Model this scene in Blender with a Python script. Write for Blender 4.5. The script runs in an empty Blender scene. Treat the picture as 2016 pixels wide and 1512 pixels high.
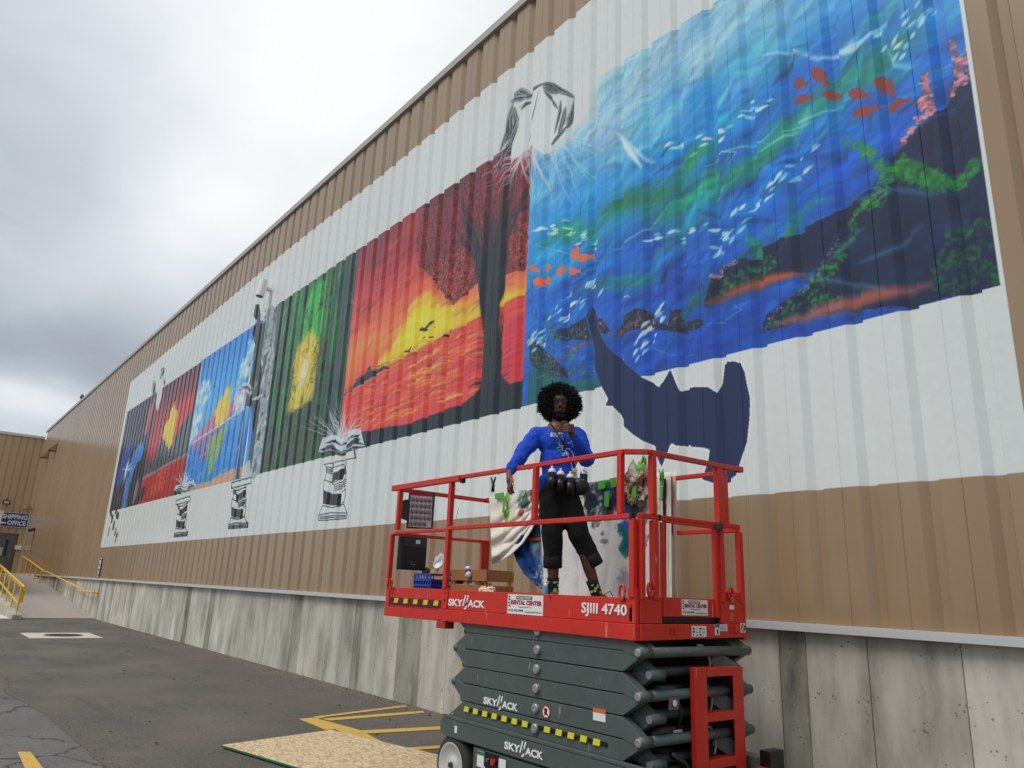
import bpy, bmesh, math, random
import numpy as np
from mathutils import Vector, Matrix, noise as mnoise
from mathutils.bvhtree import BVHTree
random.seed(7); RNG = np.random.default_rng(11)
S = bpy.context.scene
COL = S.collection
R = math.radians

# ------------------------------------------------------------------ camera
FOC = 1471.73                       # focal length in pixels of a 2016 wide picture
EYE = np.array([0.0, 0.0, 1.6])
ax = np.array([-1208., -357., -FOC]); ax /= np.linalg.norm(ax)      # direction of the wall, in camera axes
av = np.array([222., 5316., -FOC]); av = av - ax*np.dot(ax, av); av /= np.linalg.norm(av)
RX = -ax; RZ = av; RY = np.cross(RZ, RX)
ROT = np.stack([RX, RY, RZ])        # world = ROT @ camera
cam_d = bpy.data.cameras.new('camera'); cam = bpy.data.objects.new('camera', cam_d); COL.objects.link(cam)
cam.matrix_world = Matrix([[*ROT[0], EYE[0]], [*ROT[1], EYE[1]], [*ROT[2], EYE[2]], [0, 0, 0, 1]])
cam_d.sensor_width = 36; cam_d.lens = FOC/2016*36; cam_d.clip_start = 0.05; cam_d.clip_end = 1500
S.camera = cam
def ray(px, py):
    v = ROT @ np.array([px-1008., -(py-756.), -FOC]); return v/np.linalg.norm(v)
def onY(px, py, Y): d = ray(px, py); return EYE + d*(Y/d[1])
def onX(px, py, X): d = ray(px, py); return EYE + d*(X/d[0])
def onZ(px, py, Z=0.): d = ray(px, py); return EYE + d*((Z-1.6)/d[2])

# ------------------------------------------------------------------ sky and sun
S.view_settings.view_transform = 'Standard'; S.view_settings.look = 'None'
S.view_settings.exposure = 0.30; S.view_settings.gamma = 1.0
S.view_settings.use_curve_mapping = False
SUN_EL, SUN_AZ = R(57), Vector((-0.13, -0.99, 0)).normalized()
W = bpy.data.worlds.new('World'); S.world = W; W.use_nodes = True
nt = W.node_tree; nt.nodes.clear()
def N(t, ty, **kw):
    n = t.nodes.new(ty)
    for k, v in kw.items(): setattr(n, k, v)
    return n
def L(t, a, b): t.links.new(a, b)
sky = N(nt, 'ShaderNodeTexSky', sky_type='NISHITA', sun_disc=False)
sky.sun_elevation = SUN_EL; sky.sun_rotation = math.atan2(SUN_AZ.x, SUN_AZ.y)
bg0 = N(nt, 'ShaderNodeBackground'); bg0.inputs[1].default_value = 0.10; L(nt, sky.outputs[0], bg0.inputs[0])
tc = N(nt, 'ShaderNodeTexCoord')
sep = N(nt, 'ShaderNodeSeparateXYZ'); L(nt, tc.outputs['Generated'], sep.inputs[0])
def M(t, op, a, b=None, c=None, clamp=False):
    n = N(t, 'ShaderNodeMath', operation=op, use_clamp=clamp)
    for i, v in enumerate((a, b, c)):
        if v is None: continue
        if isinstance(v, (int, float)): n.inputs[i].default_value = v
        else: L(t, v, n.inputs[i])
    return n.outputs[0]
zz = M(nt, 'MAXIMUM', sep.outputs[2], 0.0)
den = M(nt, 'ADD', zz, 0.22)
cx = M(nt, 'DIVIDE', sep.outputs[0], den); cy = M(nt, 'DIVIDE', sep.outputs[1], den)
comb = N(nt, 'ShaderNodeCombineXYZ'); L(nt, cx, comb.inputs[0]); L(nt, cy, comb.inputs[1])
n1 = N(nt, 'ShaderNodeTexNoise'); n1.inputs['Scale'].default_value = 0.9; n1.inputs['Detail'].default_value = 6; n1.inputs['Roughness'].default_value = 0.5
n1.inputs['Distortion'].default_value = 0.5; L(nt, comb.outputs[0], n1.inputs['Vector'])
n2 = N(nt, 'ShaderNodeTexNoise'); n2.inputs['Scale'].default_value = 2.6; n2.inputs['Detail'].default_value = 7; n2.inputs['Roughness'].default_value = 0.55
n2.inputs['Distortion'].default_value = 0.8; L(nt, comb.outputs[0], n2.inputs['Vector'])
nv = N(nt, 'ShaderNodeVectorMath', operation='MULTIPLY_ADD')
L(nt, n1.outputs['Color'], nv.inputs[0]); nv.inputs[1].default_value = (0.22, 0.22, 0.22)
L(nt, tc.outputs['Generated'], nv.inputs[2])
def blob(px, py, rad, amp, stretch=1.0):      # a broad lighter or darker cloud mass in one direction of the sky
    d = ray(px, py) + np.array([.11, .11, .11])
    sb = N(nt, 'ShaderNodeVectorMath', operation='SUBTRACT'); L(nt, nv.outputs[0], sb.inputs[0]); sb.inputs[1].default_value = tuple(d)
    sc = N(nt, 'ShaderNodeVectorMath', operation='MULTIPLY'); L(nt, sb.outputs[0], sc.inputs[0]); sc.inputs[1].default_value = (1, 1, stretch)
    ln = N(nt, 'ShaderNodeVectorMath', operation='LENGTH'); L(nt, sc.outputs[0], ln.inputs[0])
    q = M(nt, 'DIVIDE', ln.outputs['Value'], rad); q = M(nt, 'MULTIPLY', q, q); q = M(nt, 'MULTIPLY', q, -1.0)
    e = M(nt, 'EXPONENT', q); return M(nt, 'MULTIPLY', e, amp)
base = M(nt, 'MULTIPLY_ADD', n1.outputs[0], 0.24, 0.36)
base = M(nt, 'MULTIPLY_ADD', n2.outputs[0], 0.17, base)
for a in ((700, 40, .26, .24), (30, 810, .10, .34, 1.8), (-40, 690, .20, -.13, 2.6), (230, 660, .13, -.10, 2.6), (420, 380, .10, .14, 1.2),
          (60, 120, .26, -.07), (300, 480, .10, .07, 2.0), (80, 500, .10, .05, 2.2), (560, 300, .14, .12)):
    base = M(nt, 'ADD', base, blob(*a))
base = M(nt, 'MULTIPLY_ADD', zz, 0.25, base)       # an overcast sky brightens towards the zenith
rmp = N(nt, 'ShaderNodeValToRGB'); L(nt, base, rmp.inputs[0])
els = rmp.color_ramp.elements
els[0].position = 0.35; els[0].color = (0.27, 0.29, 0.335, 1)
els[1].position = 1.0; els[1].color = (0.94, 0.955, 0.965, 1)
e = els.new(0.58); e.color = (0.45, 0.49, 0.545, 1)
e = els.new(0.78); e.color = (0.66, 0.70, 0.745, 1)
SKYGAIN = 0.885
bg1 = N(nt, 'ShaderNodeBackground'); bg1.inputs[1].default_value = SKYGAIN; L(nt, rmp.outputs[0], bg1.inputs[0])
mx = N(nt, 'ShaderNodeMixShader'); mx.inputs[0].default_value = 0.94
L(nt, bg0.outputs[0], mx.inputs[1]); L(nt, bg1.outputs[0], mx.inputs[2])
wo = N(nt, 'ShaderNodeOutputWorld'); L(nt, mx.outputs[0], wo.inputs[0])
sd = bpy.data.lights.new('sun', 'SUN'); sd.energy = 1.5; sd.angle = R(32); sd.color = (1.0, 0.97, 0.93)
so = bpy.data.objects.new('sun', sd); COL.objects.link(so)
sv = Vector((SUN_AZ.x*math.cos(SUN_EL), SUN_AZ.y*math.cos(SUN_EL), math.sin(SUN_EL)))
so.rotation_euler = sv.to_track_quat('Z', 'Y').to_euler(); so.location = (0, -20, 30)

# ------------------------------------------------------------------ helpers
def lin(c): 
    return tuple((x/255/12.92 if x/255 <= .04045 else ((x/255+.055)/1.055)**2.4) for x in c)
ORG = {}
def origin(o): return ORG.get(o.name, Vector((0, 0, 0))) if o else Vector((0, 0, 0))
def props(o, label=None, cat=None, group=None, kind=None):
    if label: o['label'] = label
    if cat: o['category'] = cat
    if group: o['group'] = group
    if kind: o['kind'] = kind
    return o
def thing(name, label, cat, loc=(0, 0, 0), group=None):
    o = bpy.data.objects.new(name, None); COL.objects.link(o); o.location = loc; o.empty_display_size = .1
    ORG[o.name] = Vector(loc); return props(o, label, cat, group)
def link(name, me, parent=None, loc=None):
    o = bpy.data.objects.new(name, me); COL.objects.link(o)
    if parent is not None: o.parent = parent
    if loc is not None: o.location = loc
    ORG[o.name] = origin(parent)
    return o
class MB:
    def __init__(s): s.v = []; s.f = []; s.m = []; s.mi = 0
    def add(s, v, f):
        b = len(s.v); s.v += [tuple(map(float, p)) for p in v]; s.f += [tuple(i+b for i in q) for q in f]; s.m += [s.mi]*len(f); return s
    def box(s, x0, x1, y0, y1, z0, z1):
        return s.add([(x0,y0,z0),(x1,y0,z0),(x1,y1,z0),(x0,y1,z0),(x0,y0,z1),(x1,y0,z1),(x1,y1,z1),(x0,y1,z1)],
            [(0,3,2,1),(4,5,6,7),(0,1,5,4),(1,2,6,5),(2,3,7,6),(3,0,4,7)])
    def bar(s, p0, p1, w, h=None, up=(0, 0, 1)):
        h = h or w; a = Vector(p0); b = Vector(p1); d = (b-a).normalized(); u = Vector(up)
        if abs(d.dot(u)) > .98: u = Vector((0, 1, 0))
        r = d.cross(u).normalized(); u = r.cross(d).normalized(); v = []
        for p in (a, b):
            for i, j in ((-1,-1),(1,-1),(1,1),(-1,1)): v.append(p + r*(i*w/2) + u*(j*h/2))
        return s.add(v, [(0,1,2,3),(7,6,5,4),(0,4,5,1),(1,5,6,2),(2,6,7,3),(3,7,4,0)])
    def cyl(s, p0, p1, r, n=12, r2=None, cap=True):
        r2 = r if r2 is None else r2
        a = Vector(p0); b = Vector(p1); d = (b-a).normalized(); u = Vector((0, 0, 1)) if abs(d.z) < .95 else Vector((1, 0, 0))
        x = d.cross(u).normalized(); y = d.cross(x).normalized(); v = []
        for p, q in ((a, r), (b, r2)):
            for i in range(n):
                t = 2*math.pi*i/n; v.append(p + x*(q*math.cos(t)) + y*(q*math.sin(t)))
        f = [(i, (i+1) % n, n+(i+1) % n, n+i) for i in range(n)]
        if cap: f += [tuple(range(n-1, -1, -1)), tuple(range(n, 2*n))]
        return s.add(v, f)
    def tube(s, pts, r, n=8, cap=True, rr=None):
        pts = [Vector(p) for p in pts]; v = []; m = len(pts); x = None
        for k, p in enumerate(pts):
            d = (pts[min(k+1, m-1)]-pts[max(k-1, 0)]).normalized()
            if x is None:
                u = Vector((0, 0, 1)) if abs(d.z) < .9 else Vector((1, 0, 0)); x = d.cross(u).normalized()
            x = (x - d*x.dot(d)).normalized(); y = d.cross(x); q = rr[k] if rr else r
            for i in range(n):
                t = 2*math.pi*i/n; v.append(p + x*(q*math.cos(t)) + y*(q*math.sin(t)))
        f = [(k*n+i, k*n+(i+1) % n, (k+1)*n+(i+1) % n, (k+1)*n+i) for k in range(m-1) for i in range(n)]
        if cap: f += [tuple(range(n-1, -1, -1)), tuple(range((m-1)*n, m*n))]
        return s.add(v, f)
    def prism(s, poly, d0, d1, axis='Y'):
        n = len(poly)
        def q(a, b, d): return {'Y': (a, d, b), 'X': (d, a, b), 'Z': (a, b, d)}[axis]
        v = [q(a, b, d0) for a, b in poly] + [q(a, b, d1) for a, b in poly]
        return s.add(v, [tuple(range(n)), tuple(range(2*n-1, n-1, -1))] + [(i, n+i, n+(i+1) % n, (i+1) % n) for i in range(n)])
    def sphere(s, c, r, n=10, m=7, sc=(1, 1, 1), rot=None):
        v = []; c = Vector(c)
        for j in range(m+1):
            ph = math.pi*j/m
            for i in range(n):
                t = 2*math.pi*i/n
                p = Vector((sc[0]*r*math.sin(ph)*math.cos(t), sc[1]*r*math.sin(ph)*math.sin(t), sc[2]*r*math.cos(ph)))
                if rot is not None: p = rot @ p
                v.append(c+p)
        f = [(j*n+i, (j+1)*n+i, (j+1)*n+(i+1) % n, j*n+(i+1) % n) for j in range(m) for i in range(n)]
        return s.add(v, f)
    def disc(s, c, nrm, r, n=16, th=.004):
        c = Vector(c); d = Vector(nrm).normalized(); return s.cyl(c, c+d*th, r, n)
    def lathe(s, c, nrm, prof, n=24):
        c = Vector(c); d = Vector(nrm).normalized(); u = Vector((0, 0, 1)) if abs(d.z) < .95 else Vector((1, 0, 0))
        x = d.cross(u).normalized(); y = d.cross(x); v = []; m = len(prof)
        for r, h in prof:
            for i in range(n):
                t = 2*math.pi*i/n; v.append(c + d*h + x*(r*math.cos(t)) + y*(r*math.sin(t)))
        f = [(k*n+i, k*n+(i+1) % n, (k+1)*n+(i+1) % n, (k+1)*n+i) for k in range(m-1) for i in range(n)]
        return s.add(v, f)
    def grid(s, fn, nu, nv):
        v = [fn(i/nu, j/nv) for j in range(nv+1) for i in range(nu+1)]
        return s.add(v, [(j*(nu+1)+i, j*(nu+1)+i+1, (j+1)*(nu+1)+i+1, (j+1)*(nu+1)+i) for j in range(nv) for i in range(nu)])
    def mesh(s, name, mats, off=Vector((0, 0, 0)), smooth=False):
        me = bpy.data.meshes.new(name)
        me.from_pydata([(p[0]-off.x, p[1]-off.y, p[2]-off.z) for p in s.v], [], s.f)
        mats = mats if isinstance(mats, (list, tuple)) else [mats]
        for m in mats: me.materials.append(m)
        me.polygons.foreach_set('material_index', s.m)
        bm = bmesh.new(); bm.from_mesh(me); bmesh.ops.remove_doubles(bm, verts=bm.verts, dist=1e-6); bmesh.ops.recalc_face_normals(bm, faces=bm.faces); bm.to_mesh(me); bm.free()
        if smooth: me.polygons.foreach_set('use_smooth', [True]*len(me.polygons))
        me.update(); return me
    def build(s, name, mat, parent=None, bevel=0, smooth=False, seg=2, **pr):
        o = link(name, s.mesh(name, mat, origin(parent), smooth), parent)
        if bevel:
            b = o.modifiers.new('bevel', 'BEVEL'); b.width = bevel; b.segments = seg; b.limit_method = 'ANGLE'; b.angle_limit = R(40); b.harden_normals = False
        return props(o, pr.get('label'), pr.get('cat'), pr.get('group'), pr.get('kind'))
def dupl(o, parent=None, loc=None, name=None):
    c = o.copy(); COL.objects.link(c)
    if name: c.name = name
    c.parent = parent
    if loc is not None: c.location = loc
    for ch in list(o.children): dupl(ch, c)
    return c

def pmat(name, rgb, rough=.5, metal=0., var=.12, scale=4., bump=0., bscale=60., spec=.5, dirt=None, dirt_amt=.0, obj_rand=0., streak=False, coat=0., chips=None):
    """procedural paint: base colour with soft mottling, optional dirt and fine relief"""
    m = bpy.data.materials.new(name); m.use_nodes = True; t = m.node_tree; b = t.nodes['Principled BSDF']
    c = lin(rgb); b.inputs['Roughness'].default_value = rough; b.inputs['Metallic'].default_value = metal
    b.inputs['Specular IOR Level'].default_value = spec; b.inputs['Coat Weight'].default_value = coat
    g = N(t, 'ShaderNodeNewGeometry')
    mp = N(t, 'ShaderNodeMapping'); L(t, g.outputs['Position'], mp.inputs[0])
    if streak: mp.inputs['Scale'].default_value = (1, 1, .12)
    n = N(t, 'ShaderNodeTexNoise'); n.inputs['Scale'].default_value = scale; n.inputs['Detail'].default_value = 6; n.inputs['Roughness'].default_value = .6
    L(t, mp.outputs[0], n.inputs['Vector'])
    f = M(t, 'MULTIPLY_ADD', n.outputs[0], 2*var, 1-var)
    if obj_rand:
        oi = N(t, 'ShaderNodeObjectInfo'); f = M(t, 'MULTIPLY', f, M(t, 'MULTIPLY_ADD', oi.outputs['Random'], 2*obj_rand, 1-obj_rand))
    hv = N(t, 'ShaderNodeVectorMath', operation='SCALE'); hv.inputs[0].default_value = c; L(t, f, hv.inputs['Scale'])
    out = hv.outputs[0]
    if dirt:
        n3 = N(t, 'ShaderNodeTexNoise'); n3.inputs['Scale'].default_value = scale*3.1; n3.inputs['Detail'].default_value = 8; n3.inputs['Roughness'].default_value = .7
        L(t, mp.outputs[0], n3.inputs['Vector'])
        k = M(t, 'SUBTRACT', n3.outputs[0], .52); k = M(t, 'MULTIPLY', k, 6., clamp=True); k = M(t, 'MULTIPLY', k, dirt_amt)
        mxx = N(t, 'ShaderNodeMix', data_type='RGBA'); L(t, k, mxx.inputs[0]); L(t, out, mxx.inputs[6]); mxx.inputs[7].default_value = (*lin(dirt), 1); out = mxx.outputs[2]
    if chips:      # scuffs and small chips down to the primer, and pale scratches
        n6 = N(t, 'ShaderNodeTexNoise'); n6.inputs['Scale'].default_value = 34; n6.inputs['Detail'].default_value = 6; n6.inputs['Roughness'].default_value = .75; L(t, g.outputs['Position'], n6.inputs['Vector'])
        n7 = N(t, 'ShaderNodeTexNoise'); n7.inputs['Scale'].default_value = 2.3; n7.inputs['Detail'].default_value = 3; L(t, g.outputs['Position'], n7.inputs['Vector'])
        k = M(t, 'SUBTRACT', M(t, 'ADD', n6.outputs[0], M(t, 'MULTIPLY', n7.outputs[0], .30)), .84); k = M(t, 'MULTIPLY', k, 22., clamp=True)
        mxx = N(t, 'ShaderNodeMix', data_type='RGBA'); L(t, M(t, 'MULTIPLY', k, .75), mxx.inputs[0]); L(t, out, mxx.inputs[6]); mxx.inputs[7].default_value = (*lin(chips), 1); out = mxx.outputs[2]
        m8 = N(t, 'ShaderNodeMapping'); m8.inputs['Scale'].default_value = (3, 3, .35); m8.inputs['Rotation'].default_value = (.2, .3, 0); L(t, g.outputs['Position'], m8.inputs[0])
        n8 = N(t, 'ShaderNodeTexNoise'); n8.inputs['Scale'].default_value = 16; n8.inputs['Detail'].default_value = 4; L(t, m8.outputs[0], n8.inputs['Vector'])
        k = M(t, 'MULTIPLY', M(t, 'SUBTRACT', n8.outputs[0], .67), 14., clamp=True)
        mxx = N(t, 'ShaderNodeMix', data_type='RGBA'); L(t, M(t, 'MULTIPLY', k, .35), mxx.inputs[0]); L(t, out, mxx.inputs[6]); mxx.inputs[7].default_value = (*lin((214, 190, 180)), 1); out = mxx.outputs[2]
    L(t, out, b.inputs['Base Color'])
    rv = M(t, 'MULTIPLY_ADD', n.outputs[0], .25, rough-.12, clamp=True); L(t, rv, b.inputs['Roughness'])
    if bump:
        nb = N(t, 'ShaderNodeTexNoise'); nb.inputs['Scale'].default_value = bscale; nb.inputs['Detail'].default_value = 5; L(t, g.outputs['Position'], nb.inputs['Vector'])
        bp = N(t, 'ShaderNodeBump'); bp.inputs['Strength'].default_value = bump; bp.inputs['Distance'].default_value = .01
        L(t, nb.outputs[0], bp.inputs['Height']); L(t, bp.outputs[0], b.inputs['Normal'])
    return m

GREY = pmat('lift_grey_paint', (80, 91, 87), .42, var=.08, dirt=(60, 60, 58), dirt_amt=.35, scale=3, chips=(58, 58, 56))
GREYD = pmat('dark_grey_steel', (52, 55, 57), .5, var=.12)
RED = pmat('lift_red_paint', (205, 42, 26), .45, var=.08, scale=2.5, dirt=(160, 36, 24), dirt_amt=.35, chips=(112, 52, 44))
REDD = pmat('worn_red_paint', (176, 40, 32), .45, var=.1, scale=6, dirt=(110, 50, 42), dirt_amt=.35)
BLACK = pmat('black_plastic', (14, 14, 15), .4, var=.1)
RUBBER = pmat('tyre_rubber', (50, 48, 45), .85, var=.15, bump=.3)
STEEL = pmat('bare_steel', (150, 150, 148), .4, metal=.8, var=.15)
WHITE = pmat('white_paint', (232, 234, 232), .5, var=.03)
DECALW = pmat('white_decal', (228, 230, 226), .45, var=.05, scale=20)
DECALK = pmat('black_ink', (20, 20, 20), .5, var=.0)
DECALR = pmat('red_ink', (170, 20, 34), .5, var=.0)
DECALG = pmat('green_ink', (10, 110, 70), .5, var=.0)
DECALO = pmat('orange_ink', (225, 100, 30), .5, var=.0)
DECALB = pmat('blue_ink', (50, 120, 150), .5, var=.0)
TAPEY = pmat('yellow_tape', (222, 216, 40), .4, var=.06)
TAPEG = pmat('amber_tape', (228, 188, 50), .4, var=.06)
MAROON = pmat('maroon_tape', (70, 18, 22), .4, var=.06)
YELLOW = pmat('yellow_rail_paint', (222, 180, 42), .45, var=.1, scale=6)
FLASH = pmat('flashing_metal', (196, 196, 194), .4, var=.05)

def textm(s, name, mat, parent, O, U, V, w, h, bold=.0, depth=.002, shear=0.):
    """lettering: a text turned to mesh, fitted in the box that starts at O with sides w along U and h along V"""
    cu = bpy.data.curves.new('lettering', 'FONT'); cu.body = s; cu.offset = bold; cu.extrude = .5; cu.resolution_u = 3; cu.shear = shear
    ob = bpy.data.objects.new('lettering', cu); COL.objects.link(ob)
    dg = bpy.context.evaluated_depsgraph_get(); me = bpy.data.meshes.new_from_object(ob.evaluated_get(dg)); bpy.data.objects.remove(ob)
    n = len(me.vertices); a = np.empty(n*3); me.vertices.foreach_get('co', a); a = a.reshape(-1, 3)
    lo = a.min(0); hi = a.max(0); a = (a-lo)/np.maximum(hi-lo, 1e-6)
    O = np.array(O, float); U = np.array(Vector(U).normalized()); V = np.array(Vector(V).normalized()); Nn = np.cross(U, V)
    p = O + a[:, :1]*U*w + a[:, 1:2]*V*h + a[:, 2:3]*Nn*depth
    p -= np.array(origin(parent))
    me.vertices.foreach_set('co', p.ravel()); me.materials.clear(); me.materials.append(mat)
    me.polygons.foreach_set('material_index', [0]*len(me.polygons)); me.update()
    return link(name, me, parent)
def plate(mb, O, U, V, w, h, th=.003):
    O = Vector(O); U = Vector(U).normalized()*w; V = Vector(V).normalized()*h; Nn = U.cross(V).normalized()*th
    return mb.add([O, O+U, O+U+V, O+V, O+Nn, O+U+Nn, O+U+V+Nn, O+V+Nn], [(3,2,1,0),(4,5,6,7),(0,1,5,4),(1,2,6,5),(2,3,7,6),(3,0,4,7)])

# ------------------------------------------------------------------ the mural: painted in wall metres on a canvas made here
YW = 5.952
MX0, MX1, MZ0, MZ1 = -33.4, -1.5, 2.4, 9.7
PPM = 150
CW, CH = int((MX1-MX0)*PPM), int((MZ1-MZ0)*PPM)
CV = np.zeros((CH, CW, 3), np.float32); AL = np.zeros((CH, CW), np.float32)
def w2c(x, z): return (np.asarray(x)-MX0)*PPM, (np.asarray(z)-MZ0)*PPM
def wp(px, py):                      # traced point of the photograph to wall metres
    p = onY(px, py, YW); return (p[0], p[2])
def T(pts): return [wp(*p) for p in pts]
def vnoise(h, w, cell, octs=4, seed=0, ax=1., pers=.55):
    r = np.random.default_rng(seed); out = np.zeros((h, w), np.float32); a = 1.; tot = 0
    for o in range(octs):
        cy = max(2, int(h/(cell/2**o))+2); cxn = max(2, int(w/(cell*ax/2**o))+2)
        g = r.random((cy+1, cxn+1)).astype(np.float32)
        y = np.linspace(0, cy-1.001, h); x = np.linspace(0, cxn-1.001, w); yi = y.astype(int); xi = x.astype(int)
        fy = (y-yi)[:, None]; fx = (x-xi)[None]; fy = fy*fy*(3-2*fy); fx = fx*fx*(3-2*fx)
        v = g[yi][:, xi]*(1-fy)*(1-fx) + g[yi][:, xi+1]*(1-fy)*fx + g[yi+1][:, xi]*fy*(1-fx) + g[yi+1][:, xi+1]*fy*fx
        out += a*v; tot += a; a *= pers
    return out/tot
NZ = [vnoise(CH, CW, 90, 5, s, 1.) for s in (1, 2)]        # displacement noises
NF = vnoise(CH, CW, 9, 3, 5)                                # fine noise
NV = vnoise(CH, CW, 300, 5, 9)
def bbox(x0, x1, y0, y1, pad=3):
    return max(0, int(x0-pad)), min(CW, int(x1+pad)+1), max(0, int(y0-pad)), min(CH, int(y1+pad)+1)
def blend(sl, m, col, a=1.):
    m = (m*a)[..., None]; c = np.array(col, np.float32)
    if c.ndim == 1: c = c/255.
    CV[sl] = CV[sl]*(1-m) + c*m
def blur(m, r):
    r = int(r)
    if r < 1: return m
    for axs in (0, 1, 0, 1):
        k = 2*r+1; pad = [(0, 0), (0, 0)]; pad[axs] = (r+1, r)
        q = np.cumsum(np.pad(m, pad, mode='edge'), axis=axs, dtype=np.float64)
        m = ((q[k:, :]-q[:-k, :]) if axs == 0 else (q[:, k:]-q[:, :-k]))/k
    return m.astype(np.float32)
def pmask(pts, jit=0., soft=0, seed=0, world=False):
    pts = pts if world else T(pts)
    X, Y = w2c([p[0] for p in pts], [p[1] for p in pts]); pad = 4+jit*PPM+3*soft
    x0, x1, y0, y1 = bbox(X.min(), X.max(), Y.min(), Y.max(), pad)
    if x1 <= x0 or y1 <= y0: return None, None
    sl = (slice(y0, y1), slice(x0, x1)); gy, gx = np.mgrid[y0:y1, x0:x1].astype(np.float32)
    if jit:
        gx = gx + (NZ[0][sl]-.5)*jit*PPM*3 + (NF[sl]-.5)*jit*PPM*.8; gy = gy + (NZ[1][sl]-.5)*jit*PPM*3 + (NF[sl]-.5)*jit*PPM*.8
    ins = np.zeros(gx.shape, bool); n = len(X)
    for i in range(n):
        xa, ya, xb, yb = X[i], Y[i], X[(i+1) % n], Y[(i+1) % n]
        if ya == yb: continue
        ins ^= ((ya > gy) != (yb > gy)) & (gx < (xb-xa)*(gy-ya)/(yb-ya)+xa)
    m = ins.astype(np.float32)
    if soft: m = blur(m, soft)
    return sl, m
def poly(pts, col, a=1., soft=0, jit=0., world=False, tex=0., ins=None):
    sl, m = pmask(pts, jit, soft, 0, world)
    if sl is None: return
    if ins is not None: m = m*ins[sl]
    if tex: m = m*np.clip(.5+(NF[sl]-.5)*tex+(NZ[0][sl]-.4)*tex*.7, 0, 1)
    blend(sl, m, col, a)
def stroke(pts, w, col, a=1., soft=.35, taper=True, world=False, ins=None):
    """a brush stroke: distance to a polyline, w in metres"""
    pts = pts if world else T(pts)
    X, Y = w2c([p[0] for p in pts], [p[1] for p in pts]); W_ = w*PPM/2
    x0, x1, y0, y1 = bbox(X.min(), X.max(), Y.min(), Y.max(), W_*2+2)
    if x1 <= x0 or y1 <= y0: return
    sl = (slice(y0, y1), slice(x0, x1)); gy, gx = np.mgrid[y0:y1, x0:x1].astype(np.float32)
    n = len(X)-1; best = np.full(gx.shape, 1e9, np.float32)
    seg = np.hypot(np.diff(X), np.diff(Y)); tot = seg.sum()+1e-6; s0 = 0
    for i in range(n):
        dx, dy = X[i+1]-X[i], Y[i+1]-Y[i]; q = np.clip(((gx-X[i])*dx+(gy-Y[i])*dy)/(dx*dx+dy*dy+1e-6), 0, 1)
        d = np.hypot(gx-X[i]-q*dx, gy-Y[i]-q*dy); t = (s0+q*seg[i])/tot; s0 += seg[i]
        wl = W_*(np.sin(np.pi*np.clip(t, .02, .98))**.6 if taper else 1.)
        best = np.minimum(best, (d-wl)/max(1., W_*soft*2))
    m = np.clip(.5-best, 0, 1)
    if ins is not None: m = m*ins[sl]
    blend(sl, m.astype(np.float32), col, a)
def grad(rect, stops, world=True):
    """vertical gradient on x0,x1,z0,z1"""
    x0, x1 = w2c([rect[0], rect[1]], 0)[0]; y0, y1 = w2c(0, [rect[2], rect[3]])[1]
    x0, x1, y0, y1 = int(x0), int(x1), int(y0), int(y1); sl = (slice(y0, y1), slice(x0, x1))
    z = np.linspace(rect[2], rect[3], y1-y0)[:, None] + (NZ[0][sl]-.5)*.8
    zs = [s[0] for s in stops]; c = np.stack([np.interp(z, zs, [s[1][k] for s in stops]) for k in range(3)], -1)
    CV[sl] = c/255.
def rectmask(x0, x1, z0, z1):
    m = np.zeros((CH, CW), np.float32); a, b = w2c([x0, x1], 0)[0]; c, d = w2c(0, [z0, z1])[1]
    m[int(c):int(d), int(a):int(b)] = 1; return m
def dabs(n, poly_pts, w, l, ang, cols, a=.8, spread=.5, world=False, ins=None, dens=None):
    """many small brush dabs inside a polygon"""
    pts = poly_pts if world else T(poly_pts); X = np.array([p[0] for p in pts]); Z = np.array([p[1] for p in pts]); k = 0; tries = 0
    while k < n and tries < n*8:
        tries += 1; x = RNG.uniform(X.min(), X.max()); z = RNG.uniform(Z.min(), Z.max()); inside = False
        for i in range(len(X)):
            j = (i+1) % len(X)
            if (Z[i] > z) != (Z[j] > z) and x < (X[j]-X[i])*(z-Z[i])/(Z[j]-Z[i])+X[i]: inside = not inside
        if not inside: continue
        k += 1; th = ang+RNG.normal(0, spread); ll = l*RNG.uniform(.5, 1.4)/2; c = cols[RNG.integers(len(cols))]
        stroke([(x-ll*math.cos(th), z-ll*math.sin(th)), (x, z+ll*RNG.normal(0, .15)), (x+ll*math.cos(th), z+ll*math.sin(th))], w*RNG.uniform(.6, 1.4), c, a*RNG.uniform(.6, 1.), .5, True, True, ins)

def local(x, z):
    X, Y = w2c(x, z); i, j = int(min(CH-2, max(1, Y))), int(min(CW-2, max(1, X))); return CV[i, j]*255.
def painterly(x0, x1, z0, z1, n, ang, spread, l0, l1, w0, w1, gain=.28, a=.5, ins=None, curve=.15, hue=.08):
    """loose brush strokes that pick up the paint already under them, a little lighter or darker"""
    for q in range(n):
        x, z = RNG.uniform(x0, x1), RNG.uniform(z0, z1); c = local(x, z); k = 1+RNG.normal(0, gain)
        c = np.clip(c*k*(1+RNG.normal(0, hue, 3)), 0, 235); th = R(ang+RNG.normal(0, spread)); l = RNG.uniform(l0, l1); cv = RNG.normal(0, curve)*l
        dx, dz = math.cos(th)*l/2, math.sin(th)*l/2
        stroke([(x-dx, z-dz), (x-dx*.3-dz*cv, z-dz*.3+dx*cv), (x+dx*.4-dz*cv, z+dz*.4+dx*cv), (x+dx, z+dz)], RNG.uniform(w0, w1), c, a*RNG.uniform(.5, 1.2), .8, True, True, ins)
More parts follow.
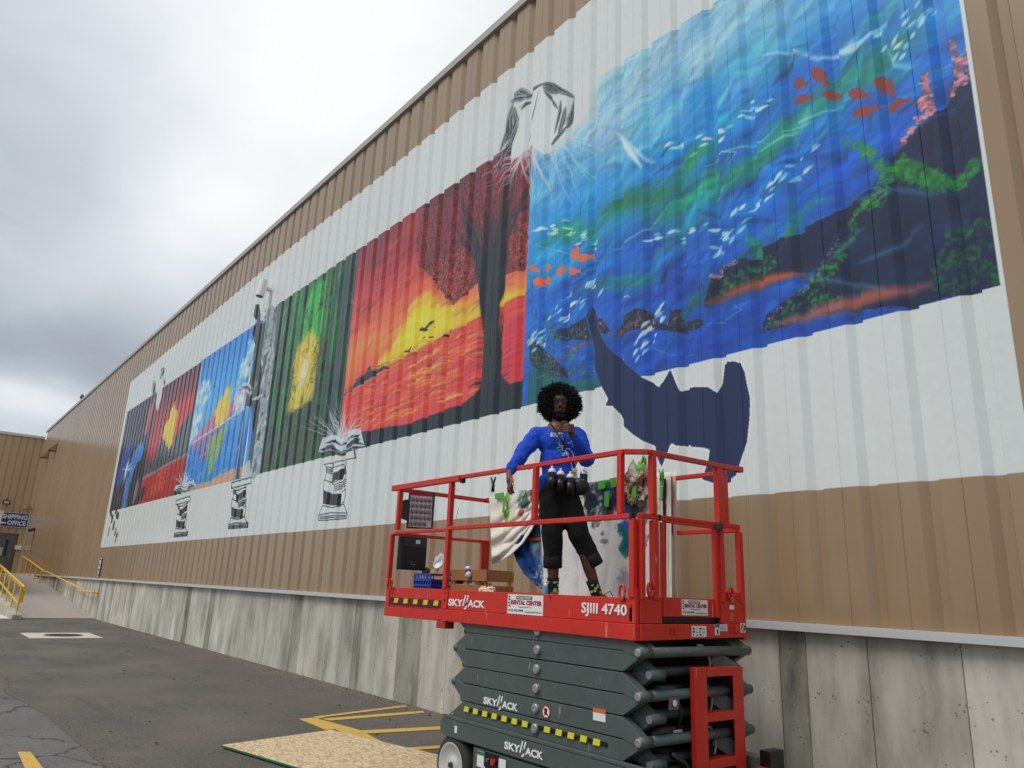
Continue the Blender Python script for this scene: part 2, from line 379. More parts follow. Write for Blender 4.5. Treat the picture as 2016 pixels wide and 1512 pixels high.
def paint_mural():
    WH = (207, 208, 204)
    zt = lambda x: np.interp(x, [-33, -17, -12, -6, -1.78], [9.2, 9.47, 9.42, 9.52, 9.52])
    xs = np.linspace(-33.0, -1.78, 60)
    sl, m = pmask([(-33.0, 2.57)]+[(-1.78, 2.53)]+[(x, zt(x)) for x in xs[::-1]], world=True); AL[sl] = m; CV[:] = np.array(WH)/255.
    CV[:] *= (1+(NV-.5)*.05)[..., None]
    ZB = 3.92
    def ztop(x): return np.interp(x, [-32.5, -23, -18.5, -13, -8.5, -5.7, -1.8], [7.86, 7.9, 7.95, 8.06, 8.06, 8.12, 8.3])
    # ---------- undersea panel
    B0, B1 = -7.39, -1.81; SEA = rectmask(B0, B1, ZB, 9.6)
    yy = (np.arange(CH)/PPM+MZ0)[:, None]; xx = (np.arange(CW)/PPM+MX0)[None]
    x0, x1 = w2c([B0, B1], 0)[0]; y0, y1 = w2c(0, [ZB, 9.56])[1]; sl = (slice(int(y0), int(y1)), slice(int(x0), int(x1)))
    Z = yy[int(y0):int(y1)] + 0*xx[:, int(x0):int(x1)]; X = xx[:, int(x0):int(x1)] + 0*Z
    h = np.clip((Z-3.9)/4.3 + .06 + (NZ[0][sl]-.5)*.5 + (NF[sl]-.5)*.05 - (X+4.5)*.03, 0, 1)
    stops = [0, .22, .45, .62, .8, 1.]; cols = [(24, 78, 165), (18, 96, 184), (18, 114, 198), (34, 136, 208), (84, 162, 212), (150, 192, 214)]
    CV[sl] = np.stack([np.interp(h, stops, [c[k] for c in cols]) for k in range(3)], -1)/255.
    # pale flow of light from the upper left
    poly([(1100, 260), (1200, 130), (1340, 60), (1480, 0), (1600, 0), (1420, 120), (1260, 220), (1180, 330), (1080, 400), (1050, 330)], (160, 195, 212), .55, soft=22, jit=.12, ins=SEA)
    poly([(1050, 300), (1180, 290), (1300, 330), (1290, 380), (1190, 420), (1100, 400), (1048, 360)], (72, 150, 212), .6, soft=14, jit=.1, ins=SEA)
    for q in range(70):      # long thin pale arcs all over the water
        x = RNG.uniform(1060, 1860); y = RNG.uniform(120, 660); th = R(RNG.normal(32, 22)); l = RNG.uniform(30, 110); cv = RNG.normal(0, .3)*l
        stroke([(x, y), (x+l*.35*math.cos(th)+cv*.2, y-l*.35*math.sin(th)+cv*.25), (x+l*.7*math.cos(th)+cv*.2, y-l*.7*math.sin(th)+cv*.25), (x+l*math.cos(th), y-l*math.sin(th))], RNG.uniform(.012, .03), [(150, 195, 225), (90, 170, 190), (120, 185, 150)][q % 3], .38, .8, ins=SEA)
    for q in range(46):
        x = RNG.uniform(1070, 1560); y = RNG.uniform(60, 430) - (x-1070)*.30
        l = RNG.uniform(25, 90); stroke([(x, y), (x+l*.5, y-l*.32+RNG.normal(0, 4)), (x+l, y-l*.52)], RNG.uniform(.02, .09), [(150, 195, 220), (60, 140, 205), (35, 110, 190)][q % 3], .3, .9, ins=SEA)
    # deep blue sweeps
    sweeps = [
     ([(1270, 430), (1330, 400), (1420, 330), (1500, 250), (1600, 190), (1700, 120), (1800, 60)], .42, (20, 100, 200), .45),
     ([(1500, 180), (1600, 110), (1700, 60), (1780, 20)], .55, (28, 108, 200), .55),
     ([(1390, 330), (1440, 300), (1470, 290)], .30, (48, 72, 165), .6),
     ([(1500, 280), (1600, 320), (1690, 300)], .3, (36, 90, 190), .4),
     ([(1640, 330), (1660, 370), (1700, 340), (1730, 300)], .42, (50, 80, 185), .6),
     ([(1550, 400), (1600, 360), (1660, 340)], .25, (44, 80, 180), .4),
     ([(1100, 470), (1200, 470), (1300, 480), (1400, 500)], .26, (24, 74, 165), .5),
     ([(1040, 600), (1130, 570), (1240, 560), (1380, 540), (1450, 500)], .40, (22, 84, 182), .5),
     ([(1180, 690), (1260, 660), (1400, 640), (1560, 600), (1700, 560)], .50, (22, 74, 168), .55),
     ([(1450, 470), (1500, 420), (1580, 350)], .3, (18, 112, 205), .5),
     ([(1300, 560), (1360, 570), (1400, 590)], .2, (72, 52, 140), .5),
     ([(1220, 600), (1270, 585), (1320, 575)], .12, (90, 50, 140), .55),
     ([(1900, 60), (1870, 150), (1850, 200)], .5, (24, 110, 202), .5)]
    for p, w, c, a in sweeps: stroke(p, w, c, a, .9, ins=SEA)
    greens = [
     ([(1170, 440), (1220, 400), (1280, 390), (1330, 380), (1360, 330)], .30, (30, 130, 85), .75),
     ([(1260, 430), (1330, 420), (1390, 360), (1400, 320)], .30, (35, 140, 90), .75),
     ([(1330, 350), (1370, 300), (1400, 290)], .2, (30, 135, 75), .8),
     ([(1400, 380), (1440, 350), (1500, 320), (1560, 270)], .18, (40, 140, 80), .65),
     ([(1480, 310), (1560, 250), (1620, 215), (1640, 200)], .16, (45, 145, 85), .6),
     ([(1510, 260), (1560, 230), (1610, 200), (1660, 170), (1710, 140), (1760, 100)], .2, (40, 130, 95), .7),
     ([(1660, 140), (1700, 110), (1740, 110), (1790, 80), (1800, 40)], .26, (30, 110, 105), .8),
     ([(1690, 60), (1730, 30), (1770, 0)], .13, (45, 130, 110), .5),
     ([(1650, 170), (1700, 150), (1760, 160), (1800, 140)], .14, (50, 140, 100), .6),
     ([(1060, 485), (1100, 455), (1150, 460), (1180, 480)], .2, (30, 145, 80), .85),
     ([(1140, 570), (1200, 560), (1270, 550), (1300, 545)], .14, (25, 130, 110), .8),
     ([(1280, 520), (1320, 480), (1360, 450), (1390, 430)], .1, (60, 140, 90), .6),
     ([(1350, 620), (1360, 600), (1380, 575)], .1, (60, 140, 60), .7),
     ([(1580, 540), (1560, 500), (1555, 440)], .09, (70, 150, 50), .75),
     ([(1475, 540), (1490, 500), (1470, 460)], .09, (70, 150, 60), .7),
     ([(1560, 460), (1570, 420), (1600, 400), (1640, 390)], .06, (80, 150, 60), .6),
     ([(1540, 480), (1560, 420), (1552, 390)], .06, (80, 150, 60), .6)]
    for p, w, c, a in greens:
        stroke(p, w, c, a, .8, ins=SEA)
        for q in range(7):
            o = RNG.normal(0, 8, 2); kk = RNG.uniform(.75, 1.35); a0, b0_ = sorted(RNG.random(2)); pp_ = [(np.interp(t_, np.linspace(0, 1, len(p)), [v[0] for v in p])+o[0], np.interp(t_, np.linspace(0, 1, len(p)), [v[1] for v in p])+o[1]) for t_ in np.linspace(a0, b0_, 5)]; stroke(pp_, w*RNG.uniform(.1, .4), [min(255, int(k*kk)+8) for k in c], .45, .9, ins=SEA)
    painterly(B0, B1, 5.0, 8.2, 900, 16, 16, .25, 1.1, .02, .11, .16, .42, SEA); painterly(B0, B1, 3.95, 6.0, 600, 14, 20, .2, .8, .02, .08, .2, .4, SEA)
    painterly(B0, -4.6, 6.6, 8.3, 260, 35, 25, .2, .7, .02, .07, .12, .4, SEA)
    # thin white currents
    for p, w, a in [([(1500, 110), (1560, 100), (1610, 118), (1650, 105), (1700, 80), (1760, 20)], .045, .6), ([(1640, 110), (1680, 100), (1720, 60)], .05, .7),
                    ([(1480, 310), (1540, 270), (1600, 240)], .035, .5), ([(1290, 180+100), (1310, 150+120), (1330, 160)], .02, .0), ([(1740, 90), (1760, 130), (1800, 135), (1830, 90)], .05, .5),
                    ([(1560, 245), (1640, 215), (1700, 175)], .03, .4), ([(1390, 330), (1420, 300), (1450, 300), (1430, 330)], .02, .5), ([(1200, 500), (1240, 470), (1290, 440), (1320, 400)], .03, .4),
                    ([(1420, 300), (1500, 280), (1530, 250)], .03, .45), ([(1530, 265), (1600, 230)], .02, .5), ([(1220, 590), (1235, 583), (1240, 587)], .02, .7),
                    ([(1390, 640), (1430, 630), (1460, 610), (1440, 600)], .015, .35), ([(1270, 680), (1320, 700), (1370, 700)], .015, .35), ([(1040, 480), (1120, 500), (1200, 520)], .02, .3)]:
        if a: stroke(p, w, (205, 222, 232), a, .8, ins=SEA)
    # light burst and the jet of white
    stroke([(1213, 262), (1240, 300), (1262, 330)], .07, (225, 230, 232), .95, .8, ins=SEA); stroke([(1220, 268), (1270, 315), (1292, 322)], .05, (190, 212, 226), .7, .8, ins=SEA)
    for q in range(26):
        th = R(RNG.uniform(-100, 20)); l = RNG.uniform(40, 150); bx, by = 1085+RNG.uniform(-30, 20), 265+RNG.uniform(-10, 20)
        stroke([(bx, by), (bx+l*.5*math.cos(th)+RNG.normal(0, 4), by-l*.5*math.sin(th)), (bx+l*math.cos(th), by-l*math.sin(th))], .025, (200, 218, 228), .35, .8, ins=SEA)
    # rock: big reef on the right
    NAVY = (28, 42, 70)
    reef = [(1950, 545), (1900, 560), (1860, 585), (1800, 590), (1700, 600), (1620, 610), (1560, 630), (1500, 655), (1497, 640), (1530, 610), (1570, 580), (1580, 560), (1625, 520), (1640, 490),
            (1660, 455), (1670, 420), (1655, 420), (1625, 430), (1600, 440), (1570, 460), (1545, 470), (1510, 480), (1490, 500), (1450, 515), (1425, 525), (1400, 545), (1388, 590), (1395, 605),
            (1430, 590), (1470, 570), (1520, 550), (1560, 530), (1600, 510), (1640, 470), (1700, 410), (1735, 370), (1760, 350), (1768, 290), (1800, 260), (1840, 230), (1852, 190), (1880, 160), (1915, 140)]
    poly([(1388, 600), (1400, 545), (1425, 525), (1450, 515), (1500, 515), (1495, 495), (1545, 470), (1600, 440), (1630, 425), (1700, 380), (1760, 350), (1750, 310), (1768, 285), (1800, 255), (1845, 225), (1855, 190), (1885, 158), (1925, 135),
          (1990, 560), (1860, 585), (1800, 600), (1700, 610), (1620, 625), (1560, 645), (1500, 660), (1497, 640), (1530, 610), (1575, 575), (1590, 545), (1600, 530), (1560, 535), (1520, 550), (1470, 565), (1430, 585)], NAVY, 1., jit=.055, ins=SEA)
    painterly(-5.2, B1, 3.95, 7.3, 420, 30, 30, .15, .6, .02, .10, .32, .40, SEA)
    for q in range(60):
        x = RNG.uniform(1620, 1950); y = RNG.uniform(300, 560); stroke([(x, y), (x+RNG.uniform(20, 60), y-RNG.uniform(4, 22))], .12, [(30, 42, 72), (48, 62, 92), (36, 56, 80)][q % 3], .3, .9, ins=SEA)
    LV = [(38, 108, 56), (52, 130, 54), (26, 84, 58), (74, 140, 66)]
    dabs(300, [(1745, 330), (1770, 305), (1820, 330), (1870, 350), (1930, 310), (1925, 340), (1870, 375), (1820, 372), (1770, 350)], .035, .07, .6, LV, .8, 1.2, ins=SEA)
    dabs(150, [(1850, 480), (1880, 430), (1950, 440), (1975, 560), (1900, 578), (1840, 585), (1830, 540)], .03, .06, .8, [(36, 100, 58), (46, 120, 56), (30, 80, 62)], .6, 1.2, ins=SEA)
    dabs(200, [(1495, 655), (1530, 610), (1600, 550), (1650, 480), (1680, 420), (1690, 440), (1660, 510), (1620, 580), (1700, 590), (1640, 610), (1560, 635)], .03, .055, .8, LV+[(28, 70, 60)], .7, 1.2, ins=SEA)
    dabs(120, [(1400, 590), (1420, 545), (1480, 525), (1520, 500), (1530, 520), (1480, 560)], .03, .05, .8, LV+[(28, 70, 60)], .7, 1.2, ins=SEA)
    dabs(160, [(1640, 270), (1690, 275), (1760, 330), (1740, 400), (1700, 420), (1660, 440), (1720, 380), (1735, 340), (1690, 300)], .022, .08, .2, [(90, 150, 60), (70, 140, 60)], .6, .6, ins=SEA)
    PK = [(205, 125, 135), (225, 150, 150), (180, 110, 120), (120, 80, 100)]
    for p in ([(1872, 82), (1882, 120), (1888, 158)], [(1915, 88), (1900, 118), (1885, 140)], [(1818, 150), (1825, 185), (1832, 215)], [(1808, 200), (1820, 212), (1835, 220)], [(1840, 215), (1815, 235), (1790, 262), (1772, 290)], [(1868, 178), (1880, 168), (1912, 150)]):
        for q in range(46):
            i = RNG.integers(len(p)-1); t = RNG.random(); x = p[i][0]*(1-t)+p[i+1][0]*t+RNG.normal(0, 3.2); y = p[i][1]*(1-t)+p[i+1][1]*t+RNG.normal(0, 4.5)
            stroke([(x-1.5, y), (x+1.5, y-1)], .028, PK[RNG.integers(4)], .9, .5, False, ins=SEA)
    dabs(110, [(1395, 545), (1420, 522), (1450, 512), (1452, 520), (1425, 532), (1400, 560)], .014, .02, 0, PK+[(150, 140, 150)], .8, 1.5, ins=SEA)
    dabs(110, [(1495, 650), (1530, 605), (1610, 530), (1650, 470), (1655, 480), (1610, 545), (1535, 612), (1500, 655)], .014, .02, 0, PK+[(150, 140, 150)], .7, 1.5, ins=SEA)
    stroke([(1388, 600), (1430, 582), (1490, 560), (1545, 545), (1575, 538)], .11, (170, 78, 50), .85, .8, ins=SEA)
    stroke([(1480, 560), (1520, 548), (1565, 540)], .06, (200, 90, 45), .7, .8, ins=SEA)
    stroke([(1530, 640), (1600, 618), (1660, 600), (1720, 582), (1780, 572), (1830, 562)], .13, (180, 98, 95), .85, .8, ins=SEA)
    stroke([(1660, 602), (1720, 585), (1760, 578)], .08, (160, 85, 60), .7, .8, ins=SEA)
    for p in ([(1660, 395), (1700, 392), (1760, 370), (1830, 385), (1860, 380)], [(1590, 545), (1650, 555), (1740, 570)], [(1690, 520), (1760, 490), (1815, 445)], [(1640, 510), (1670, 470), (1700, 450)]):
        stroke(p, .05, (110, 140, 165), .45, .9, ins=SEA)
    # low rocks behind the whale
    def lowrock(pts):
        poly(pts, (62, 50, 66), .95, jit=.015, ins=SEA)
        dabs(120, pts, .018, .07, 1.1, [(150, 130, 136), (120, 96, 104), (24, 28, 46), (24, 28, 46), (40, 80, 60)], .7, .9, ins=SEA)
    lowrock([(1095, 650), (1130, 640), (1160, 620), (1185, 630), (1200, 655), (1160, 670), (1110, 672), (1090, 668)])
    lowrock([(1205, 665), (1225, 625), (1250, 608), (1270, 610), (1290, 632), (1310, 640), (1320, 612), (1335, 608), (1342, 640), (1370, 628), (1385, 630), (1380, 645), (1340, 655), (1280, 648), (1240, 652)])
    lowrock([(1040, 660), (1060, 680), (1100, 715), (1120, 745), (1080, 740), (1045, 720)])
    stroke([(1092, 712), (1120, 695), (1165, 668)], .08, (165, 85, 90), .7, .8, ins=SEA)
    stroke([(1195, 668), (1240, 640), (1262, 630)], .05, (150, 90, 80), .6, .8, ins=SEA)
    dabs(130, [(1040, 620), (1070, 610), (1130, 690), (1180, 750), (1150, 770), (1045, 790)], .05, .16, 1., [(32, 110, 70), (40, 90, 150), (30, 60, 120), (40, 130, 80)], .5, .7, ins=SEA)
    poly([(1040, 725), (1075, 720), (1120, 760), (1185, 755), (1180, 800), (1036, 800)], (34, 98, 76), .75, soft=5, jit=.08, ins=SEA)
    for q in range(34): # pale scratches at the lower left
        x = RNG.uniform(1050, 1160); y = RNG.uniform(640, 760); stroke([(x, y), (x+RNG.uniform(4, 16), y-RNG.uniform(-10, 14))], .012, (150, 165, 175), .55, .8, ins=SEA)
    # schools of small white fish
    def school(p, n, sx, sy, l, ang=.55, a=.9):
        for q in range(int(n*.72)):
            t = RNG.random()*(len(p)-1); i = int(t); f = t-i; x = p[i][0]*(1-f)+p[i+1][0]*f+RNG.normal(0, sx); y = p[i][1]*(1-f)+p[i+1][1]*f+RNG.normal(0, sy)
            ll = l*RNG.uniform(.8, 1.5); th = ang+RNG.normal(0, .14); stroke([(x-ll*math.cos(th)/2, y+ll*math.sin(th)/2), (x+ll*math.cos(th)/2, y-ll*math.sin(th)/2)], .042*RNG.uniform(.6, 1.2), (215, 226, 232), a*RNG.uniform(.5, 1), .5, ins=SEA)
    school([(1740, 110), (1770, 70), (1800, 30), (1840, 5)], 26, 12, 14, 20, 1.0)
    school([(1320, 280), (1370, 285), (1420, 260), (1470, 220), (1520, 200)], 40, 9, 9, 13, .5)
    school([(1410, 500), (1450, 450), (1480, 400), (1530, 370), (1580, 330), (1610, 300)], 46, 10, 10, 17, .75)
    school([(1280, 480), (1340, 460), (1390, 455), (1420, 480)], 20, 10, 8, 14, .2)
    school([(1050, 450), (1100, 455), (1140, 465), (1180, 480)], 34, 10, 8, 11, .2)
    school([(1045, 680), (1070, 640), (1120, 600), (1170, 560)], 46, 9, 11, 15, .9)
    school([(1230, 720), (1260, 680), (1280, 640), (1320, 600)], 34, 8, 10, 16, .95)
    # orange fish
    def fish(x, y, w, h, ang, col):
        wm = lambda u, v: (x+u*math.cos(ang)*w-v*math.sin(ang)*h, y-u*math.sin(ang)*w-v*math.cos(ang)*h)
        poly([wm(-1, 0), wm(-.8, .5), wm(-.3, .85), wm(.25, .7), wm(.62, .25), wm(1.05, .6), wm(.95, 0), wm(1.0, -.55), wm(.6, -.25), wm(.2, -.75), wm(-.4, -.85), wm(-.85, -.5)], col, .96, jit=.006, ins=SEA)
    O1 = (152, 66, 56); O2 = (228, 105, 66)
    for x, y, w, h, an in ((1573, 166, 15, 11, -.15), (1613, 152, 20, 13, -.9), (1579, 197, 20, 8, .25), (1637, 187, 18, 9, .05), (1690, 187, 19, 11, -.15), (1739, 168, 20, 15, -.8), (1704, 220, 25, 10, .3), (1766, 205, 24, 10, .25)): fish(x, y, w*1.12, h*1.25, an, O1)
    for x, y, w, h, an in ((1052, 530, 10, 6, -.4), (1076, 527, 8, 7, .5), (1060, 556, 9, 11, -1.0), (1077, 553, 8, 9, -.9), (1104, 534, 10, 7, .8), (1129, 535, 12, 8, .0), (1131, 499, 13, 9, 1.0), (1150, 508, 14, 8, .25)): fish(x, y, w*1.15, h*1.2, an, O2)
    # fade from the sea into the white at its top left
    poly([(1044, 330), (1050, 295), (1090, 300), (1125, 270), (1165, 235), (1170, 170), (1215, 132), (1190, 60), (1030, 160)], WH, 1., soft=13, jit=.06)
    poly([(1190, 145), (1400, 10), (1470, -30), (1000, -30), (1000, 200)], WH, 1., jit=0)
    # ---------- sunset panel
    A0, A1 = -12.78, -7.39; SUNP = rectmask(A0, A1, ZB, 8.06)
    grad((A0, A1, ZB, 8.07), [(3.9, (205, 62, 60)), (4.7, (222, 78, 66)), (5.4, (232, 105, 72)), (5.55, (224, 120, 62)), (5.8, (235, 130, 75)), (6.3, (216, 96, 66)), (6.9, (190, 66, 66)), (7.5, (170, 52, 60)), (8.1, (128, 40, 48))])
    zh = lambda x: np.interp(x, [-12.8, -7.4], [5.14, 5.52])   # the painted horizon
    hz = [(-12.8, zh(-12.8)), (-7.4, zh(-7.4))]
    poly([(-11.8, 5.22), (-7.4, 5.52), (-7.4, 5.62), (-8.6, 5.75), (-9.5, 5.95), (-10.0, 6.35), (-10.5, 6.3), (-11.0, 5.7)], (240, 190, 50), .95, soft=7, jit=.05, world=True, ins=SUNP)
    poly([(-10.9, 5.45), (-9.2, 5.5), (-9.6, 5.85), (-10.05, 6.2), (-10.5, 6.1)], (245, 205, 45), .9, soft=6, jit=.04, world=True, ins=SUNP)
    poly([(-12.8, 3.9), (-7.4, 3.9), (-7.4, zh(-7.4)), (-12.8, zh(-12.8))], (214, 76, 66), .9, world=True, ins=SUNP)
    for q in range(260):
        x = RNG.uniform(-12.2, -8.4); z = RNG.uniform(4.25, 5.3); cxm = -10.6+(5.3-z)*.0; near = math.exp(-((x+10.2)/1.0)**2)
        c = [(240, 160, 70), (240, 190, 80), (190, 60, 66), (232, 110, 70)][RNG.integers(4) if RNG.random() < near+.25 else 2+RNG.integers(2)]
        l = RNG.uniform(.2, .7); stroke([(x, z), (x+l/2, z+RNG.normal(.03, .03)), (x+l, z+.05)], RNG.uniform(.02, .05), c, .55*(1 if z < zh(x)-.03 else 0), .6, world=True, ins=SUNP)
    stroke([(-12.8, zh(-12.8)), (-11, zh(-11)+.01), (-7.4, zh(-7.4))], .03, (170, 60, 60), .6, .5, False, True, ins=SUNP)
    poly([(-8.0, 4.3), (-7.4, 4.3), (-7.4, 5.2), (-8.0, 5.1)], (200, 50, 72), .6, soft=8, jit=.1, world=True, ins=SUNP)
    for q in range(50):
        x = RNG.uniform(-12.7, -9.5); z = RNG.uniform(6.5, 7.9); l = RNG.uniform(.3, 1.1)
        stroke([(x, z), (x+l/2, z+RNG.normal(.06, .05)), (x+l, z+.1)], RNG.uniform(.04, .14), [(140, 40, 48), (205, 90, 76), (160, 50, 56)][q % 3], .4, .9, world=True, ins=SUNP)
    CH_ = (46, 46, 50)
    poly([(-12.8, 5.05), (-12.5, 5.12), (-12.3, 5.24), (-12.05, 5.30), (-11.92, 5.36), (-11.86, 5.42), (-11.78, 5.36), (-11.72, 5.28), (-11.5, 5.26), (-11.3, 5.30), (-11.15, 5.24), (-11.7, 5.17), (-12.8, 5.02)], CH_, 1., jit=.02, world=True, ins=SUNP)
    stroke([(-12.8, 5.03), (-11.4, 5.2)], .03, (215, 165, 180), .8, .5, world=True, ins=SUNP)
    poly([(-12.8, 3.9), (-12.8, 4.22), (-11.74, 4.19), (-10.35, 4.13), (-9.45, 4.16), (-8.84, 4.20), (-8.5, 4.28), (-8.36, 4.55), (-8.41, 5.24), (-8.47, 5.98), (-8.0, 5.83), (-8.03, 5.2), (-7.94, 4.75), (-7.86, 4.42), (-7.68, 4.28), (-7.39, 4.3), (-7.39, 3.9)], CH_, 1., soft=1, jit=.02, world=True, ins=SUNP)
    painterly(A0, A1, 5.6, 8.05, 380, 8, 10, .3, 1.1, .03, .12, .12, .4, SUNP); painterly(A0, A1, 4.3, 5.4, 300, 6, 5, .25, .9, .015, .05, .2, .45, SUNP)
    # birds
    BK = (38, 36, 40)
    for x, y, s in ((836, 645, 1.), (880, 658, .65), (803, 690, .55)):
        stroke([(x-15*s, y+8*s), (x-5*s, y+3*s), (x, y+5*s)], .055*s, BK, 1., .4); stroke([(x-2*s, y+4*s), (x+6*s, y-2*s), (x+14*s, y-14*s)], .055*s, BK, 1., .4); stroke([(x-6*s, y+6*s), (x+7*s, y+5*s)], .045*s, BK, 1., .4)
    for x, y in ((854, 646), (846, 664), (834, 666)): stroke([(x-3, y+1), (x, y), (x+4, y-3)], .02, BK, .9, .4)
    # the tree
    crown = [(-10.4, 6.9), (-10.45, 7.5), (-10.35, 8.05), (-7.39, 8.06), (-7.39, 5.92), (-7.82, 5.98), (-8.0, 6.1), (-8.5, 6.05), (-8.75, 5.98), (-9.16, 5.84), (-9.72, 6.3), (-10.1, 6.7)]
    poly(crown, (104, 34, 40), .72, jit=.07, world=True, ins=SUNP)
    dabs(1500, crown, .028, .06, .9, [(48, 42, 46), (40, 38, 42), (60, 44, 50)], .85, 1.4, True, ins=SUNP)
    dabs(1500, [(-10.4, 6.8), (-10.5, 7.8), (-8.4, 8.0), (-7.4, 7.9), (-7.4, 7.0), (-8.3, 6.6), (-9.0, 6.9)], .03, .09, .4, [(170, 42, 52), (150, 36, 46), (120, 32, 40)], .75, 1.2, True, ins=SUNP)
    dabs(520, [(-10.0, 6.5), (-9.8, 6.8), (-9.0, 6.8), (-8.6, 6.2), (-9.1, 5.88)], .022, .05, .4, [(215, 88, 60), (190, 70, 56)], .7, 1.4, True, ins=SUNP)
    dabs(260, [(-7.85, 6.1), (-7.8, 6.8), (-7.4, 6.8), (-7.4, 5.95)], .02, .045, .4, [(205, 88, 60), (180, 70, 56)], .7, 1.4, True, ins=SUNP)
    for q in range(46):
        x = RNG.uniform(-8.44, -8.06); tx = -9.3+(x+8.44)*5.2+RNG.normal(0, .25); zt_ = RNG.uniform(6.6, 7.9)
        stroke([(x, 5.7), (x*.9+tx*.1, 6.3), (tx*.6+x*.4, 6.9), (tx, zt_)], RNG.uniform(.03, .09), [(52, 46, 50), (86, 50, 54), (44, 38, 42)][q % 3], .7, .6, world=True, ins=SUNP)
    poly([(-8.36, 4.4), (-8.41, 5.24), (-8.5, 5.8), (-8.65, 6.35), (-8.3, 6.6), (-7.85, 6.4), (-7.86, 5.95), (-8.03, 5.5), (-8.04, 5.15), (-7.9, 4.4)], (52, 50, 53), 1., soft=1, jit=.02, world=True, ins=SUNP)
    for q in range(70):
        x = RNG.uniform(-8.40, -7.98); z = RNG.uniform(4.1, 6.2); stroke([(x, z), (x+RNG.normal(0, .05), z+.5)], .02, [(72, 62, 62), (34, 33, 37)][q % 2], .6, .6, world=True, ins=SUNP)
    # ---------- white light leaking from the open figure at the top of the divide
    for q in range(60):
        th = R(RNG.uniform(195, 300)); l = RNG.uniform(40, 130); bx, by = 1035+RNG.uniform(-25, 15), 285+RNG.uniform(-10, 10)
        stroke([(bx, by), (bx+l*.5*math.cos(th), by-l*.5*math.sin(th)), (bx+l*math.cos(th), by-l*math.sin(th))], RNG.uniform(.012, .035), (200, 196, 200), .55, .7)
    DK = (34, 36, 38)
    poly([(1045, 190), (1062, 172), (1068, 180), (1043, 285), (1022, 310), (1000, 316), (1020, 240), (1038, 205)], (208, 211, 208), 1., soft=1)
    poly([(1064, 172), (1092, 212), (1106, 220), (1088, 290), (1070, 305), (1038, 283)], (211, 213, 208), 1., soft=1)
    for p, w in (([(1008, 196), (1004, 230), (1000, 260), (986, 295)], .085), ([(1006, 196), (1022, 188), (1038, 190)], .11), ([(1012, 215), (1016, 240), (1004, 275), (992, 305)], .07), ([(1036, 192), (1048, 178), (1064, 168)], .035), ([(1040, 200), (1026, 216)], .04),
                 ([(1064, 168), (1080, 165), (1100, 178), (1126, 190)], .045), ([(1070, 172), (1086, 178), (1098, 184)], .05), ([(1126, 190), (1124, 215), (1116, 250)], .05), ([(1104, 200), (1102, 222), (1092, 262)], .035), ([(1112, 215), (1108, 240), (1100, 262)], .06), ([(1070, 178), (1082, 195), (1098, 215)], .025),
                 ([(1060, 180), (1048, 230), (1037, 275)], .01), ([(1020, 246), (1008, 280), (996, 308)], .03), ([(1116, 250), (1098, 270), (1084, 288)], .045), ([(992, 300), (984, 330), (990, 300)], .06)):
        stroke(p, w*1.5, DK, .95, .6)
        for q in range(3): stroke([(x+RNG.normal(0, 3), y+RNG.normal(0, 3)) for x, y in p], w*.25, (105, 108, 108), .6, .6)
        for q in range(2): stroke([(x+RNG.normal(0, 2), y+RNG.normal(0, 2)) for x, y in p], w*.15, (205, 208, 206), .8, .6)
    # ---------- forest panel
    F0, F1 = -17.15, -12.78; FOR = rectmask(F0, F1, ZB, 8.08)
    x0, x1 = w2c([F0, F1], 0)[0]; y0, y1 = w2c(0, [ZB, 8.07])[1]; sl = (slice(int(y0), int(y1)), slice(int(x0), int(x1)))
    nb = vnoise(sl[0].stop-sl[0].start, sl[1].stop-sl[1].start, 120, 5, 21, .35)
    CV[sl] = np.stack([np.interp(nb, [.25, .42, .55, .75], [c[k] for c in ((44, 66, 50), (58, 94, 60), (52, 132, 66), (76, 88, 68))]) for k in range(3)], -1)/255.
    poly([(-15.4, 5.6), (-15.3, 7.4), (-14.9, 8.0), (-14.2, 8.0), (-14.0, 7.2), (-14.0, 5.8)], (66, 172, 68), .85, soft=12, jit=.12, world=True, ins=FOR)
    poly([(-15.5, 5.1), (-15.6, 6.0), (-15.4, 6.6), (-15.0, 6.75), (-14.55, 7.0), (-14.3, 6.6), (-14.2, 6.0), (-14.25, 5.2), (-14.9, 4.95)], (218, 190, 58), .95, soft=11, jit=.22, world=True, ins=FOR)
    poly([(-15.1, 5.6), (-15.05, 6.3), (-14.75, 6.35), (-14.7, 5.7)], (228, 204, 140), .95, soft=9, jit=.06, world=True, ins=FOR)
    poly([(-14.95, 5.8), (-14.9, 6.2), (-14.8, 6.2), (-14.8, 5.8)], (236, 222, 200), .9, soft=4, world=True, ins=FOR)
    poly([(F0, ZB), (F0, 5.0), (-16.0, 4.9), (-15.4, 5.1), (-14.2, 5.2), (-13.6, 4.8), (F1, 4.6), (F1, ZB)], (60, 64, 48), .8, soft=3, jit=.06, world=True, ins=FOR)
    dabs(420, [(F0, ZB), (F0, 5.1), (-14.3, 5.2), (F1, 4.9), (F1, ZB)], .05, .26, .15, [(44, 92, 52), (82, 52, 48), (36, 48, 38), (96, 62, 52), (58, 120, 60)], .6, .3, True, ins=FOR)
    dabs(500, [(F0, 5.2), (F0, 8.0), (F1, 8.0), (F1, 4.8), (-14.0, 5.2), (-14.0, 7.2), (-15.4, 7.2), (-15.6, 5.2)], .05, .16, 1.2, [(38, 60, 44), (60, 96, 60), (72, 70, 62), (48, 120, 60)], .5, .9, True, ins=FOR)
    dabs(260, [(-15.9, 5.3), (-15.9, 6.5), (-15.4, 6.4), (-15.3, 5.4)], .03, .05, 1., [(44, 40, 34), (110, 90, 40)], .8, 1.2, True, ins=FOR)
